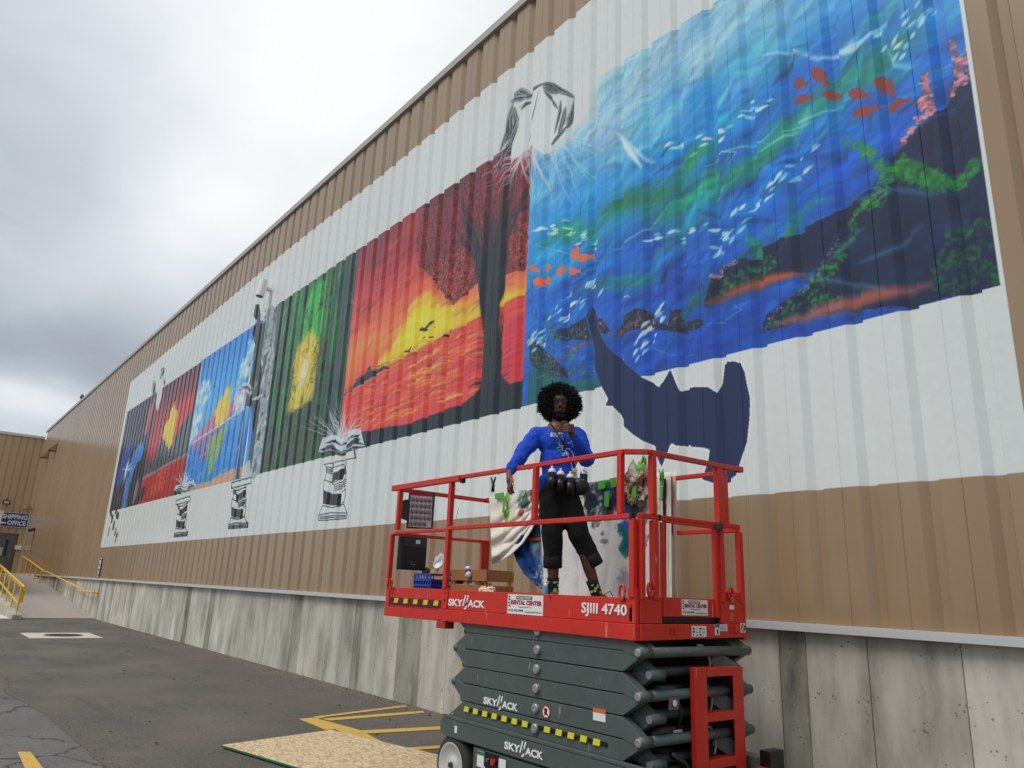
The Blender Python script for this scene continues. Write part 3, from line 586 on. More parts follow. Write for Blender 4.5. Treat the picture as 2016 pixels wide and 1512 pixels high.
    dabs(260, [(-14.5, 5.6), (-14.6, 6.6), (-13.9, 6.6), (-13.9, 5.6)], .03, .05, 1., [(44, 40, 34), (110, 90, 40)], .8, 1.2, True, ins=FOR)
    for x, w, c in ((-16.7, .3, (74, 70, 66)), (-16.2, .12, (44, 44, 38)), (-15.9, .16, (60, 140, 70)), (-14.1, .12, (78, 70, 66)), (-13.75, .14, (62, 66, 60)), (-13.3, .3, (74, 78, 74)), (-12.95, .26, (56, 66, 62)), (-16.95, .2, (110, 112, 110))):
        for q in range(6): xq = x+RNG.normal(0, w*.3); stroke([(xq, 4.0+RNG.random()), (xq+RNG.normal(0, .03), 6), (xq+RNG.normal(0, .05), 8.06)], w*.5, [min(255, int(k*RNG.uniform(.8, 1.15))) for k in c], .6, .8, False, True, ins=FOR)
    painterly(F0, F1, 3.95, 8.0, 800, 80, 30, .15, .7, .02, .07, .3, .5, FOR)
    # ---------- blue sky panel
    K0, K1 = -22.85, -17.9; KY = rectmask(K0, K1, ZB, 7.93)
    grad((K0, K1, ZB, 7.94), [(3.9, (60, 140, 205)), (5.0, (50, 125, 205)), (5.8, (95, 165, 220)), (6.6, (75, 160, 222)), (8, (38, 125, 200))])
    poly([(-22.8, 5.35), (-21.5, 5.75), (-20.5, 6.2), (-19.9, 5.9), (-18.4, 6.3), (-18.2, 6.0), (-19.8, 5.55), (-22.8, 5.2)], (205, 100, 120), .8, soft=8, jit=.12, world=True, ins=KY)
    poly([(-22.4, 5.2), (-20.0, 5.5), (-19.9, 4.9), (-21.5, 4.7)], (150, 95, 130), .7, soft=8, jit=.12, world=True, ins=KY)
    poly([(-20.6, 5.6), (-20.9, 6.1), (-20.3, 6.55), (-19.8, 6.5), (-19.6, 5.8), (-20.0, 5.5)], (240, 196, 60), .95, soft=5, jit=.12, world=True, ins=KY)
    poly([(-20.9, 5.3), (-19.5, 5.5), (-19.8, 4.9), (-20.3, 4.4), (-20.6, 4.3), (-21.0, 4.8)], (140, 165, 80), .85, soft=5, jit=.12, world=True, ins=KY)
    poly([(-19.3, 5.6), (-18.1, 5.9), (-18.2, 6.4), (-19.1, 6.3)], (130, 125, 190), .5, soft=8, jit=.12, world=True, ins=KY)
    stroke([(-22.8, 5.33), (-20.6, 5.5), (-18.1, 5.75)], .05, (225, 215, 225), .8, .5, False, True, ins=KY)
    poly([(K0, 3.9), (K0, 4.12), (-21, 4.1), (-19.6, 4.14), (K1, 4.2), (K1, 3.9)], (196, 158, 128), 1., soft=2, jit=.08, world=True, ins=KY)
    dabs(120, [(-22.8, 4.15), (-22.8, 5.1), (-18.1, 5.2), (-18.1, 4.2)], .05, .22, .3, [(190, 215, 228), (110, 180, 220), (40, 105, 185)], .5, .8, True, ins=KY)
    def cloud(x, z, r, n, c=(222, 228, 232)):
        for q in range(n):
            a = RNG.uniform(0, 6.28); d = r*math.sqrt(RNG.random()); xa, za = x+d*math.cos(a)*1.3, z+d*math.sin(a)*.8; stroke([(xa-.08, za), (xa+.08, za+.02)], RNG.uniform(.08, .26), c, .5, .8, world=True, ins=KY)
    cloud(-22.2, 6.75, .5, 60); cloud(-22.5, 6.1, .35, 30); cloud(-18.7, 6.9, .4, 40); cloud(-18.5, 7.4, .25, 18); cloud(-18.9, 5.95, .35, 34); cloud(-19.2, 6.3, .3, 16, (200, 190, 215)); cloud(-22.6, 5.6, .3, 20); cloud(-18.2, 6.3, .3, 30)
    stroke([(K0+.05, 3.95), (K0+.03, 6), (K0+.03, 7.9)], .1, (200, 215, 225), .45, .8, False, True, ins=KY)
    painterly(K0, K1, 3.95, 7.9, 380, 25, 40, .2, .7, .03, .1, .14, .4, KY)
    # ---------- dark red panel with mountains
    D0, D1 = -28.0, -22.9; DR = rectmask(D0, D1, ZB, 7.91)
    grad((D0, D1, ZB, 7.91), [(3.9, (165, 34, 42)), (5.2, (178, 40, 48)), (6.0, (176, 42, 48)), (6.8, (150, 38, 44)), (7.9, (92, 30, 36))])
    poly([(-24.6, 5.7), (-24.8, 6.9), (-23.2, 7.0), (-23.0, 5.8)], (205, 52, 62), .7, soft=10, jit=.15, world=True, ins=DR)
    poly([(-26.3, 5.6), (-26.2, 6.3), (-25.9, 6.6), (-25.6, 6.9), (-25.3, 7.15), (-25.1, 6.8), (-24.7, 6.7), (-24.8, 5.8), (-25.0, 5.3), (-25.6, 5.4)], (232, 190, 40), 1., soft=2, jit=.12, world=True, ins=DR)
    poly([(-28.0, 5.1), (-27.7, 5.6), (-27.4, 5.2), (-26.9, 5.35), (-26.4, 5.8), (-26.1, 5.95), (-25.7, 5.8), (-25.2, 5.45), (-24.8, 5.6), (-24.3, 6.0), (-23.7, 6.2), (-23.3, 6.45), (-22.9, 6.3), (-22.9, 5.05), (-25.0, 4.95), (-28.0, 4.75)], (82, 86, 88), 1., jit=.06, world=True, ins=DR)
    dabs(420, [(-28.0, 4.9), (-27.4, 5.2), (-26.2, 5.85), (-25.2, 5.4), (-23.3, 6.3), (-22.9, 5.1)], .05, .3, 1.4, [(120, 124, 124), (44, 46, 50), (66, 70, 72)], .6, .35, True, ins=DR)
    poly([(-28.0, 4.72), (-25.0, 4.92), (-22.9, 5.05), (-22.9, 5.13), (-25.0, 5.02), (-28.0, 4.85)], (160, 130, 140), .9, soft=1, world=True, ins=DR)
    dabs(260, [(-26.6, 4.1), (-26.4, 4.85), (-24.6, 4.95), (-24.8, 4.2)], .035, .16, .1, [(215, 95, 50), (225, 140, 60), (190, 50, 48)], .75, .3, True, ins=DR)
    poly([(-28, 4.0), (-27.9, 4.4), (-27.3, 4.5), (-27.2, 4.2)], (50, 36, 40), .8, soft=2, jit=.06, world=True, ins=DR)
    poly([(-23.9, 3.9), (-23.5, 4.2), (-22.9, 4.3), (-22.9, 3.9)], (40, 38, 42), .9, soft=1, jit=.05, world=True, ins=DR)
    stroke([(-22.93, 3.95), (-22.93, 7.9)], .12, (32, 32, 52), .9, .5, False, True)
    painterly(D0, D1, 3.95, 7.9, 380, 60, 40, .2, .7, .03, .09, .22, .45, DR)
    # ---------- night panel at the far end
    G0, G1 = -32.6, -28.0; NG = rectmask(G0, G1, ZB, 7.9)
    grad((G0, G1, ZB, 7.89), [(3.9, (34, 38, 50)), (5.5, (34, 42, 72)), (6.5, (32, 34, 52)), (7.9, (34, 38, 50))])
    poly([(-32.3, 4.9), (-31.9, 6.2), (-31.0, 6.6), (-30.6, 5.8), (-31.4, 4.9)], (34, 86, 165), .9, soft=10, jit=.12, world=True, ins=NG)
    poly([(-30.6, 5.5), (-30.0, 6.0), (-29.2, 6.2), (-28.6, 6.0), (-28.7, 5.6), (-29.2, 5.5), (-29.6, 5.2), (-29.9, 4.6), (-30.0, 3.9), (-30.5, 3.9), (-30.6, 4.6)], (52, 130, 200), 1., soft=2, jit=.1, world=True, ins=NG)
    dabs(120, [(-30.6, 5.0), (-29.0, 6.1), (-29.9, 4.6), (-30.4, 3.9)], .06, .3, 1.2, [(90, 165, 220), (40, 90, 165)], .6, .4, True, ins=NG)
    stroke([(-30.95, 5.0), (-30.85, 5.4), (-30.7, 5.75)], .3, (232, 236, 234), 1., .6, world=True, ins=NG)
    for q in range(16):
        th = RNG.uniform(0, 6.28); stroke([(-30.85, 5.4), (-30.85+.9*math.cos(th), 5.4+.5*math.sin(th))], .03, (190, 215, 232), .7, .6, world=True, ins=NG)
    for q in range(110):
        t = RNG.random(); x = -30.8+(t-.5)*1.6+RNG.normal(0, .15) if q % 2 else -31.6+RNG.normal(0, .4); z = RNG.uniform(4.0, 5.2) if q % 2 else RNG.uniform(4.0, 5.0)
        stroke([(x, z), (x+RNG.normal(0, .08), z+RNG.uniform(.1, .4))], .035, [(120, 130, 145), (60, 70, 96), (28, 30, 40)][q % 3], .7, .6, world=True, ins=NG)
    stroke([(-30.9, 5.8), (-30.6, 6.4), (-30.5, 7.0)], .06, (90, 100, 130), .7, .7, world=True, ins=NG)
    poly([(-28.9, 6.5), (-28.8, 7.3), (-28.4, 7.8), (-28.2, 7.6), (-28.3, 6.9), (-28.6, 6.4)], (196, 88, 72), .95, soft=1, jit=.05, world=True, ins=NG)
    poly([(-29.0, 4.0), (-28.9, 4.6), (-28.6, 4.9), (-28.5, 4.4), (-28.7, 4.0)], (130, 132, 132), .9, soft=2, jit=.06, world=True, ins=NG)
    stroke([(-28.05, 4.2), (-28.0, 7.8)], .22, (54, 54, 60), .9, .6, False, True, ins=NG)
    # the small hooded outline above the far end
    for p, w in (([(305, 800-22), (303, 768), (302, 752)], .10), ([(313, 755), (318, 738), (325, 728)], .06), ([(316, 730), (322, 726)], .04), ([(322, 742), (324, 760), (326, 772)], .03), ([(304, 744), (303, 740)], .03)): stroke(p, w*3, (50, 54, 58), .9, .5)
    poly([(306, 792), (309, 752), (318, 745), (321, 760), (318, 782), (308, 815)], WH, .95, soft=2, jit=.03)
    # ---------- the tall dark figure between sky and forest
    poly([(536, 600), (520, 625), (512, 690), (520, 730), (500, 800), (494, 945), (510, 935), (530, 780), (540, 700), (542, 610)], (150, 156, 156), 1., soft=2, jit=.04)
    dabs(330, [(522, 610), (514, 690), (510, 760), (500, 860), (496, 942), (508, 930), (520, 850), (532, 760), (540, 690), (541, 615)], .07, .16, .9, [(205, 212, 212), (120, 128, 130), (170, 178, 178), (90, 98, 100)], .8, 1.2)
    poly([(503, 600), (510, 598), (513, 620), (512, 640), (524, 632), (522, 650), (515, 700), (512, 740), (512, 800), (500, 880), (492, 942), (485, 942), (490, 860), (494, 800), (484, 800), (478, 860), (470, 944), (463, 945), (474, 850), (482, 790), (488, 770), (496, 725), (502, 680), (496, 655), (504, 630), (499, 622)], (44, 45, 48), 1., soft=1, jit=.01)
    poly([(478, 762), (492, 756), (508, 745), (520, 700), (530, 690), (524, 715), (508, 775), (496, 782), (484, 775)], (70, 74, 76), .9, soft=1, jit=.03)
    for q in range(34):
        x = RNG.uniform(484, 526); y = RNG.uniform(695, 770); stroke([(x, y), (x-RNG.uniform(2, 6), y+RNG.uniform(8, 22))], .06, [(190, 196, 196), (60, 62, 66), (130, 134, 136)][q % 3], .8, .5)
    for p in ([(470, 765), (478, 757), (488, 757), (496, 766)], [(474, 772), (484, 768), (492, 776)], [(495, 787), (505, 784), (516, 778)]): stroke(p, .09, (200, 204, 204), .9, .5)
    stroke([(482, 775), (476, 850), (462, 944)], .05, (205, 210, 210), .8, .5)
    poly([(492, 820), (497, 800), (496, 880), (482, 940), (478, 940), (486, 880)], (72, 134, 196), .9)
    poly([(478, 925), (492, 900), (494, 940), (474, 944)], (196, 200, 200), .9)
    # ---------- stacks of books under the panels
    K = (30, 32, 34)
    def books(cx, ct, cb, w):     # a leaning stack of boxes and books, drawn in thin black line with two solid black faces
        k = .2679; sx, sy = w/28., (cb-ct)/139.
        def lnp(pts, wd=.016):
            stroke([(cx+(a-375)*k*sx, ct+(b-770)*k*sy) for a, b in pts], wd*(1. if w > 25 else 1.7), K, .95, .5, False)
        def blk(pts): poly([(cx+(a-375)*k*sx, ct+(b-770)*k*sy) for a, b in pts], K, 1., jit=.006)
        for p in ([(290, 825), (515, 770), (515, 830), (290, 880), (290, 825)], [(310, 880), (312, 935), (348, 945)], [(350, 872), (346, 945), (345, 1020)], [(462, 845), (460, 880)], [(345, 905), (400, 890), (455, 865)], [(310, 895), (345, 903)], [(312, 910), (346, 918)], [(312, 922), (346, 930)],
                  [(295, 990), (345, 1010), (370, 1030), (365, 1085)], [(370, 1030), (415, 1005), (460, 985)], [(375, 1045), (460, 1000)], [(375, 1058), (458, 1015)], [(375, 1072), (455, 1032)], [(295, 990), (290, 1065)], [(460, 940), (440, 1010), (455, 1080), (440, 1170)], [(310, 945), (305, 990)], [(345, 1020), (415, 985)],
                  [(415, 1090), (455, 1060)], [(412, 1180), (440, 1150)], [(285, 1180), (360, 1195), (440, 1170)], [(285, 1180), (258, 1248)], [(440, 1170), (466, 1235)], [(255, 1250), (340, 1232), (465, 1235)], [(255, 1250), (255, 1290)], [(465, 1235), (460, 1275)], [(255, 1290), (360, 1283), (460, 1275)], [(262, 1264), (380, 1252), (455, 1252)], [(262, 1276), (350, 1268), (455, 1262)]): lnp(p)
        blk([(345, 945), (400, 925), (455, 880), (460, 940), (415, 985), (380, 990), (345, 1020)]); blk([(290, 1065), (330, 1085), (360, 1095), (415, 1090), (412, 1180), (340, 1176), (288, 1165)])
    books(659, 886, 1025, 28); books(470, 940, 1041, 18); books(357, 977, 1057, 13)
    # open books with light above them
    def openbook(cx, cy, w, h):
        poly([(cx-w, cy+h*.55), (cx-w*.8, cy-h*.2), (cx-w*.3, cy-h*.35), (cx, cy-h*.1), (cx+w*.3, cy-h*.5), (cx+w*.8, cy-h*.75), (cx+w, cy+h*.25), (cx, cy+h*.6)], (198, 204, 206), 1., soft=1, jit=.02)
        for p in ([(-.95, .45), (-.5, .3), (0, .55)], [(0, .55), (.5, -.0), (.95, .15)], [(-1, .62), (-.5, .5), (0, .68), (.5, .3), (1.05, .28)], [(-.7, .1), (-.3, -.05), (0, .2)], [(0, .2), (.4, -.25), (.8, -.35)]):
            stroke([(cx+u*w, cy+v*h) for u, v in p], .05*w/45, K, .9, .5)
        poly([(cx-.85*w, cy+.35*h), (cx-.4*w, cy+.1*h), (cx-.35*w, cy+.3*h), (cx-.8*w, cy+.5*h)], (52, 56, 58), .9, soft=1, jit=.02); poly([(cx+.2*w, cy+.2*h), (cx+.6*w, cy-.2*h), (cx+.85*w, cy-.1*h), (cx+.6*w, cy+.1*h), (cx+.25*w, cy+.4*h)], (52, 56, 58), .9, soft=1, jit=.02)
        for q in range(90):
            th = R(RNG.normal(93, 26)); l = RNG.uniform(.6, 2.3)*h; bx = cx+RNG.normal(0, w*.12)
            stroke([(bx, cy), (bx+l*.6*math.cos(th), cy-l*.6*math.sin(th)), (bx+l*math.cos(th), cy-l*math.sin(th))], .016, (205, 212, 214), .6, .6)
    openbook(672, 870, 46, 38); openbook(364, 958, 22, 16)
    for p in ([(216, 1004), (219, 1010)], [(218, 1012), (221, 1018)], [(229, 1004), (227, 1010)], [(228, 1015), (232, 1019)], [(224, 1030), (222, 1040)], [(215, 1040), (213, 1052)], [(228, 1042), (226, 1052)], [(230, 1052), (227, 1066)], [(231, 1010), (233, 1016)], [(220, 1024), (219, 1027)]):
        stroke(p, .15, K, .95, .3, False)
    # ---------- the whale silhouette in front of the sea
    WHL = [(1160, 602), (1173, 619), (1178, 651), (1190, 672), (1203, 692), (1235, 721), (1262, 743), (1297, 763.5), (1308, 748), (1319, 728.6), (1328, 750), (1336.5, 771.5), (1346, 767), (1368, 763), (1394, 763.5), (1409.6, 774), (1416, 755.6), (1420.7, 716), (1441, 712), (1457, 716),
           (1465, 733), (1470, 759), (1476, 786), (1475, 822), (1470, 870), (1460, 900), (1448.6, 935.7), (1430.6, 949), (1408, 953), (1382, 944), (1394.5, 907), (1397, 886), (1385, 882), (1360, 880), (1350, 875), (1348.6, 878), (1331, 878), (1322, 873), (1318, 878), (1302, 920), (1283, 877),
           (1266, 869), (1246, 856), (1228.6, 841), (1216.5, 816), (1206, 800), (1192, 799.4), (1197, 786), (1181, 755.6), (1168, 717.5), (1162, 679), (1154, 651), (1152.4, 628.6)]
    sl, m = pmask(WHL, 0, 0); m2 = np.clip(blur(m, 2)*3.0, 0, 1); blend(sl, m2*(1-m)*(1-rectmask(-40, 0, 3.93, 9)[sl]), (226, 229, 227), .8); blend(sl, m, (18, 48, 82))
    stroke([(1160, 606), (1155, 630), (1158, 660), (1166, 700)], .03, (90, 120, 150), .7, .7); stroke([(1176, 640), (1186, 668), (1200, 690)], .02, (110, 140, 165), .6, .7)
    # tape edges: thin bright and dark lines where the paint ends
    return
paint_mural()
if True:
    c = np.clip(CV, 0, 1)**2.2; c = np.maximum(c-np.array([.055, .028, .024])*c/(c+.035), .0025)*1.28
    c *= (1+(NF-.5)*.06)[..., None]
    srgb = np.clip(c, 0, .86)**(1/2.2)
    rgba = np.concatenate([srgb, AL[..., None]], -1).astype(np.float32)
    img = bpy.data.images.new('mural_canvas', CW, CH, alpha=True, float_buffer=False)
    img.alpha_mode = 'CHANNEL_PACKED'; img.pixels.foreach_set(rgba.ravel()); img.update(); img.pack()
del NZ, NF, NV

def wall_material():
    m = bpy.data.materials.new('painted_wall_metal'); m.use_nodes = True; t = m.node_tree; b = t.nodes['Principled BSDF']
    g = N(t, 'ShaderNodeNewGeometry'); s = N(t, 'ShaderNodeSeparateXYZ'); L(t, g.outputs['Position'], s.inputs[0])
    u = M(t, 'MULTIPLY', M(t, 'SUBTRACT', s.outputs[0], MX0), 1/(MX1-MX0)); v = M(t, 'MULTIPLY', M(t, 'SUBTRACT', s.outputs[2], MZ0), 1/(MZ1-MZ0))
    cb = N(t, 'ShaderNodeCombineXYZ'); L(t, u, cb.inputs[0]); L(t, v, cb.inputs[1])
    im = N(t, 'ShaderNodeTexImage', image=img, extension='CLIP', interpolation='Cubic'); L(t, cb.outputs[0], im.inputs[0])
    mp = N(t, 'ShaderNodeMapping'); mp.inputs['Scale'].default_value = (1.2, 1.2, .18); L(t, g.outputs['Position'], mp.inputs[0])
    n = N(t, 'ShaderNodeTexNoise'); n.inputs['Scale'].default_value = 1.3; n.inputs['Detail'].default_value = 6; L(t, mp.outputs[0], n.inputs['Vector'])
    cr = N(t, 'ShaderNodeValToRGB'); L(t, n.outputs[0], cr.inputs[0])
    cr.color_ramp.elements[0].position = .3; cr.color_ramp.elements[0].color = (*lin((150, 124, 94)), 1)
    cr.color_ramp.elements[1].position = .7; cr.color_ramp.elements[1].color = (*lin((162, 137, 107)), 1)
    mx = N(t, 'ShaderNodeMix', data_type='RGBA'); L(t, im.outputs[1], mx.inputs[0]); L(t, cr.outputs[0], mx.inputs[6]); L(t, im.outputs[0], mx.inputs[7])
    L(t, mx.outputs[2], b.inputs['Base Color']); b.inputs['Roughness'].default_value = .6; b.inputs['Specular IOR Level'].default_value = .12; b.inputs['Coat Weight'].default_value = 1.0; b.inputs['Coat Roughness'].default_value = .20
    n3 = N(t, 'ShaderNodeTexNoise'); n3.inputs['Scale'].default_value = 3.; n3.inputs['Detail'].default_value = 3; L(t, mp.outputs[0], n3.inputs['Vector'])
    bp = N(t, 'ShaderNodeBump'); bp.inputs['Strength'].default_value = .25; bp.inputs['Distance'].default_value = .02; L(t, n3.outputs[0], bp.inputs['Height']); L(t, bp.outputs[0], b.inputs['Normal'])
    return m
WALLM = wall_material()
BROWN = pmat('tan_wall_paint', (152, 126, 96), .42, var=.05, streak=True, scale=2)

# ------------------------------------------------------------------ the warehouse
PITCH = 0.457; DEP = 0.052; X0W = -57.4
wh = thing('warehouse', 'long tan corrugated metal warehouse with a mural across its white painted wall band', 'warehouse', (X0W, YW, 0))
def rib_profile(n):       # (x, depth) over n ribs; 0 = outer face
    p = []
    for k in range(n):
        s = k*PITCH
        p += [(s, 0), (s+.062, DEP), (s+.135, DEP), (s+.155, 0), (s+.306, 0), (s+.312, .006), (s+.318, 0)]
    return p + [(n*PITCH, 0)]
ZP0, ZP1 = 1.44, 10.46
pr = rib_profile(2); mb = MB()
v = [(x, d, ZP0) for x, d in pr] + [(x, d, ZP1) for x, d in pr]; n = len(pr)
mb.add(v, [(i, i+1, n+i+1, n+i) for i in range(n-1)])
pm = mb.mesh('wall_panel', WALLM); mb2 = MB(); mb2.add(v, [(i, i+1, n+i+1, n+i) for i in range(n-1)])
x = -2.089-PITCH*2*60
while x < 5:
    if x > X0W-.3:
        o = link('wall_panel', pm, wh); o.location = (x-X0W, 0, 0)
    x += PITCH*2
MB().box(X0W, 6, YW-.05, YW+.25, 10.462, 10.60).build('eave_trim', pmat('eave_trim_metal', (176, 172, 164), .45, var=.05), wh)
f = MB(); f.box(X0W, 6, YW-.045, YW+.1, 1.425, 1.438); f.box(X0W, 6, YW-.047, YW-.040, 1.375, 1.4249); f.build('flashing', FLASH, wh)
# concrete base: cast panels with open joints
def concrete(name, rgb, dark=False):
    m = bpy.data.materials.new(name); m.use_nodes = True; t = m.node_tree; b = t.nodes['Principled BSDF']; b.inputs['Roughness'].default_value = .85
    g = N(t, 'ShaderNodeNewGeometry'); oi = N(t, 'ShaderNodeObjectInfo')
    mp = N(t, 'ShaderNodeMapping'); mp.inputs['Scale'].default_value = (1, 1, .22); L(t, g.outputs['Position'], mp.inputs[0])
    n = N(t, 'ShaderNodeTexNoise'); n.inputs['Scale'].default_value = 3.6; n.inputs['Detail'].default_value = 8; n.inputs['Roughness'].default_value = .62; L(t, mp.outputs[0], n.inputs['Vector'])
    n2 = N(t, 'ShaderNodeTexNoise'); n2.inputs['Scale'].default_value = 1.1; n2.inputs['Detail'].default_value = 6; L(t, g.outputs['Position'], n2.inputs['Vector'])
    n4 = N(t, 'ShaderNodeTexNoise'); n4.inputs['Scale'].default_value = 14; n4.inputs['Detail'].default_value = 8; n4.inputs['Roughness'].default_value = .7; L(t, mp.outputs[0], n4.inputs['Vector'])
    cr = N(t, 'ShaderNodeValToRGB'); L(t, n.outputs[0], cr.inputs[0]); k = cr.color_ramp.elements
    c = rgb; k[0].position = .34; k[0].color = (*lin([q*(.80 if not dark else .66) for q in c]), 1); k[1].position = .56; k[1].color = (*lin(c), 1); e = k.new(.72); e.color = (*lin([min(255, q*1.08) for q in c]), 1)
    f = M(t, 'MULTIPLY_ADD', oi.outputs['Random'], .26, .90); f = M(t, 'MULTIPLY', f, M(t, 'MULTIPLY_ADD', n2.outputs[0], .8, .64))
    sc = N(t, 'ShaderNodeVectorMath', operation='SCALE'); L(t, cr.outputs[0], sc.inputs[0]); L(t, f, sc.inputs['Scale'])
    # rusty and whitish run marks
    st = M(t, 'MULTIPLY', M(t, 'SUBTRACT', n4.outputs[0], .60), 9., clamp=True)
    mxa = N(t, 'ShaderNodeMix', data_type='RGBA'); L(t, M(t, 'MULTIPLY', st, .45 if not dark else .8), mxa.inputs[0]); L(t, sc.outputs[0], mxa.inputs[6]); mxa.inputs[7].default_value = (*lin((206, 206, 200)), 1)
    n5 = N(t, 'ShaderNodeTexNoise'); n5.inputs['Scale'].default_value = 1.7; n5.inputs['Detail'].default_value = 5; L(t, mp.outputs[0], n5.inputs['Vector'])
    rs = M(t, 'MULTIPLY', M(t, 'SUBTRACT', n5.outputs[0], .60), 7., clamp=True)
    mxb = N(t, 'ShaderNodeMix', data_type='RGBA'); L(t, M(t, 'MULTIPLY', rs, .55), mxb.inputs[0]); L(t, mxa.outputs[2], mxb.inputs[6]); mxb.inputs[7].default_value = (*lin((142, 122, 92)), 1)
    # pinholes
    vo = N(t, 'ShaderNodeTexVoronoi'); vo.inputs['Scale'].default_value = 26; L(t, g.outputs['Position'], vo.inputs['Vector'])
    ng = N(t, 'ShaderNodeTexNoise'); ng.inputs['Scale'].default_value = 5; L(t, g.outputs['Position'], ng.inputs['Vector'])
    ph = M(t, 'LESS_THAN', vo.outputs['Distance'], M(t, 'MULTIPLY', M(t, 'SUBTRACT', ng.outputs[0], .46), 1.2))
    mxc = N(t, 'ShaderNodeMix', data_type='RGBA'); L(t, M(t, 'MULTIPLY', ph, .6), mxc.inputs[0]); L(t, mxb.outputs[2], mxc.inputs[6]); mxc.inputs[7].default_value = (*lin((70, 66, 58)), 1)
    L(t, mxc.outputs[2], b.inputs['Base Color'])
    bp = N(t, 'ShaderNodeBump'); bp.inputs['Strength'].default_value = .5; bp.inputs['Distance'].default_value = .01
    L(t, M(t, 'SUBTRACT', n4.outputs[0], M(t, 'MULTIPLY', ph, .8)), bp.inputs['Height']); L(t, bp.outputs[0], b.inputs['Normal'])
    return m
CONC = concrete('cast_concrete', (188, 183, 170)); CONCD = concrete('rough_dark_concrete', (156, 152, 138), True); CONCF = pmat('ramp_concrete', (160, 152, 144), .85, var=.12, scale=.9, bump=.15, bscale=30, dirt=(132, 124, 116), dirt_amt=.35)
YC = 5.995
edges = [(-.4, 0), (-1.2, 0), (-1.85, 0), (-2.39, 0), (-3.07, 0), (-3.59, 0), (-3.84, 1), (-4.6, 0), (-5.3, 0), (-6.0, 0), (-6.7, 0), (-7.4, 0), (-8.1, 0), (-8.87, 0), (-9.54, 0), (-10.18, 1), (-10.82, 0), (-11.33, 0), (-11.58, 1), (-12.02, 0), (-12.47, 0), (-12.81, 0), (-13.4, 0), (-13.68, 0), (-14.1, 1), (-14.64, 0), (-15.35, 0), (-16.07, 0), (-16.8, 0), (-17.61, 0), (-18.1, 0), (-18.75, 0), (-19.1, 1), (-19.8, 0), (-20.61, 0), (-21.0, 1)]
x = -21.0; rg = random.Random(3)
while x > X0W:
    w = rg.choice([.62, .62, .8, .45]); x -= w; edges.append((max(x, X0W), 1 if rg.random() < .12 else 0))
edges = [(6., 0), (5, 0), (4.3, 0), (3.6, 0), (2.9, 0), (2.2, 0), (1.5, 0), (.8, 0), (.2, 0)] + edges
for (xa, _), (xb, dk) in zip(edges[:-1], edges[1:]):
    q = MB().box(xb+.0025, xa-.0025, YC+(.006 if dk else 0)+rg.uniform(0, .004), YC+.2, -.3, 1.374); q.build('concrete_panel', CONCD if dk else CONC, wh, bevel=.006, seg=1)
MB().box(X0W, 6, YC+.03, YC+.19, -.3, 1.37).build('concrete_core', CONCD, wh)

# ------------------------------------------------------------------ far wing of the building, with its door
wing = thing('warehouse_wing', 'tan panelled wing that closes off the far end of the yard', 'building', (X0W, 0, 0))
WY0 = -6.0
pr = rib_profile(1)
mb = MB(); P2 = .40
prof = [(0, 0), (.02, -.045), (.1, -.045), (.16, 0)]
prof = [(0, 0), (.16, 0), (.18, -.04), (.25, -.04), (.27, 0), (P2, 0)]
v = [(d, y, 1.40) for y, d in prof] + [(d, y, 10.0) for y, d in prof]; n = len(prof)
mb.add(v, [(i, i+1, n+i+1, n+i) for i in range(n-1)]); WINGP = pmat('wing_tan_brightened', (182, 152, 114), .45, var=.05, streak=True, scale=2); wm = mb.mesh('wall_panel', WINGP)  # wing tan lightened in colour to make up for weak light on this face
y = WY0
DOOR = (4.50, 5.43, 1.42, 3.78)
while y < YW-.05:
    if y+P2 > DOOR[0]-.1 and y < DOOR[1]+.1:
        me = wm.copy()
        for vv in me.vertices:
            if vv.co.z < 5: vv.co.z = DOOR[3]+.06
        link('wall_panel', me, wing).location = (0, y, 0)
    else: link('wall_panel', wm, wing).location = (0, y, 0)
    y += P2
MB().box(X0W-.2, X0W+.1, WY0, YW-.05, 10.0, 10.16).build('eave_trim', pmat('wing_eave_trim', (206, 200, 194), .4, var=.03), wing)
MB().box(X0W-.4, X0W-.06, WY0, YC, -.3, 1.40).build('concrete_base', CONC, wing)
MB().box(X0W-.4, X0W-.1, WY0, YW, 1.4, 10).build('inner_wall', BROWN, wing)
d = MB().box(X0W-.05, X0W-.01, DOOR[0], DOOR[1], DOOR[2], DOOR[3]).build('door', pmat('grey_door_paint', (92, 98, 100), .5, var=.05), wing)
fr = MB(); fr.box(X0W-.06, X0W+.02, DOOR[0]-.07, DOOR[0]-.002, DOOR[2], DOOR[3]+.06); fr.box(X0W-.06, X0W+.02, DOOR[1]+.002, DOOR[1]+.07, DOOR[2], DOOR[3]+.06); fr.box(X0W-.06, X0W+.02, DOOR[0]-.002, DOOR[1]+.002, DOOR[3]+.002, DOOR[3]+.06)
fr.build('door_frame', pmat('door_frame_paint', (120, 92, 66), .5), wing)
MB().box(X0W-.009, X0W+.002, 4.98, 5.12, 2.45, 3.45).build('window', pmat('door_glass', (38, 40, 42), .15), d)
MB().box(X0W-.009, X0W+.004, 4.56, 4.90, 2.45, 2.95).build('notice', pmat('paper_notice', (186, 186, 168), .8), d)
MB().box(X0W-.009, X0W+.04, 5.26, 5.36, 2.38, 2.52).build('handle', STEEL, d)

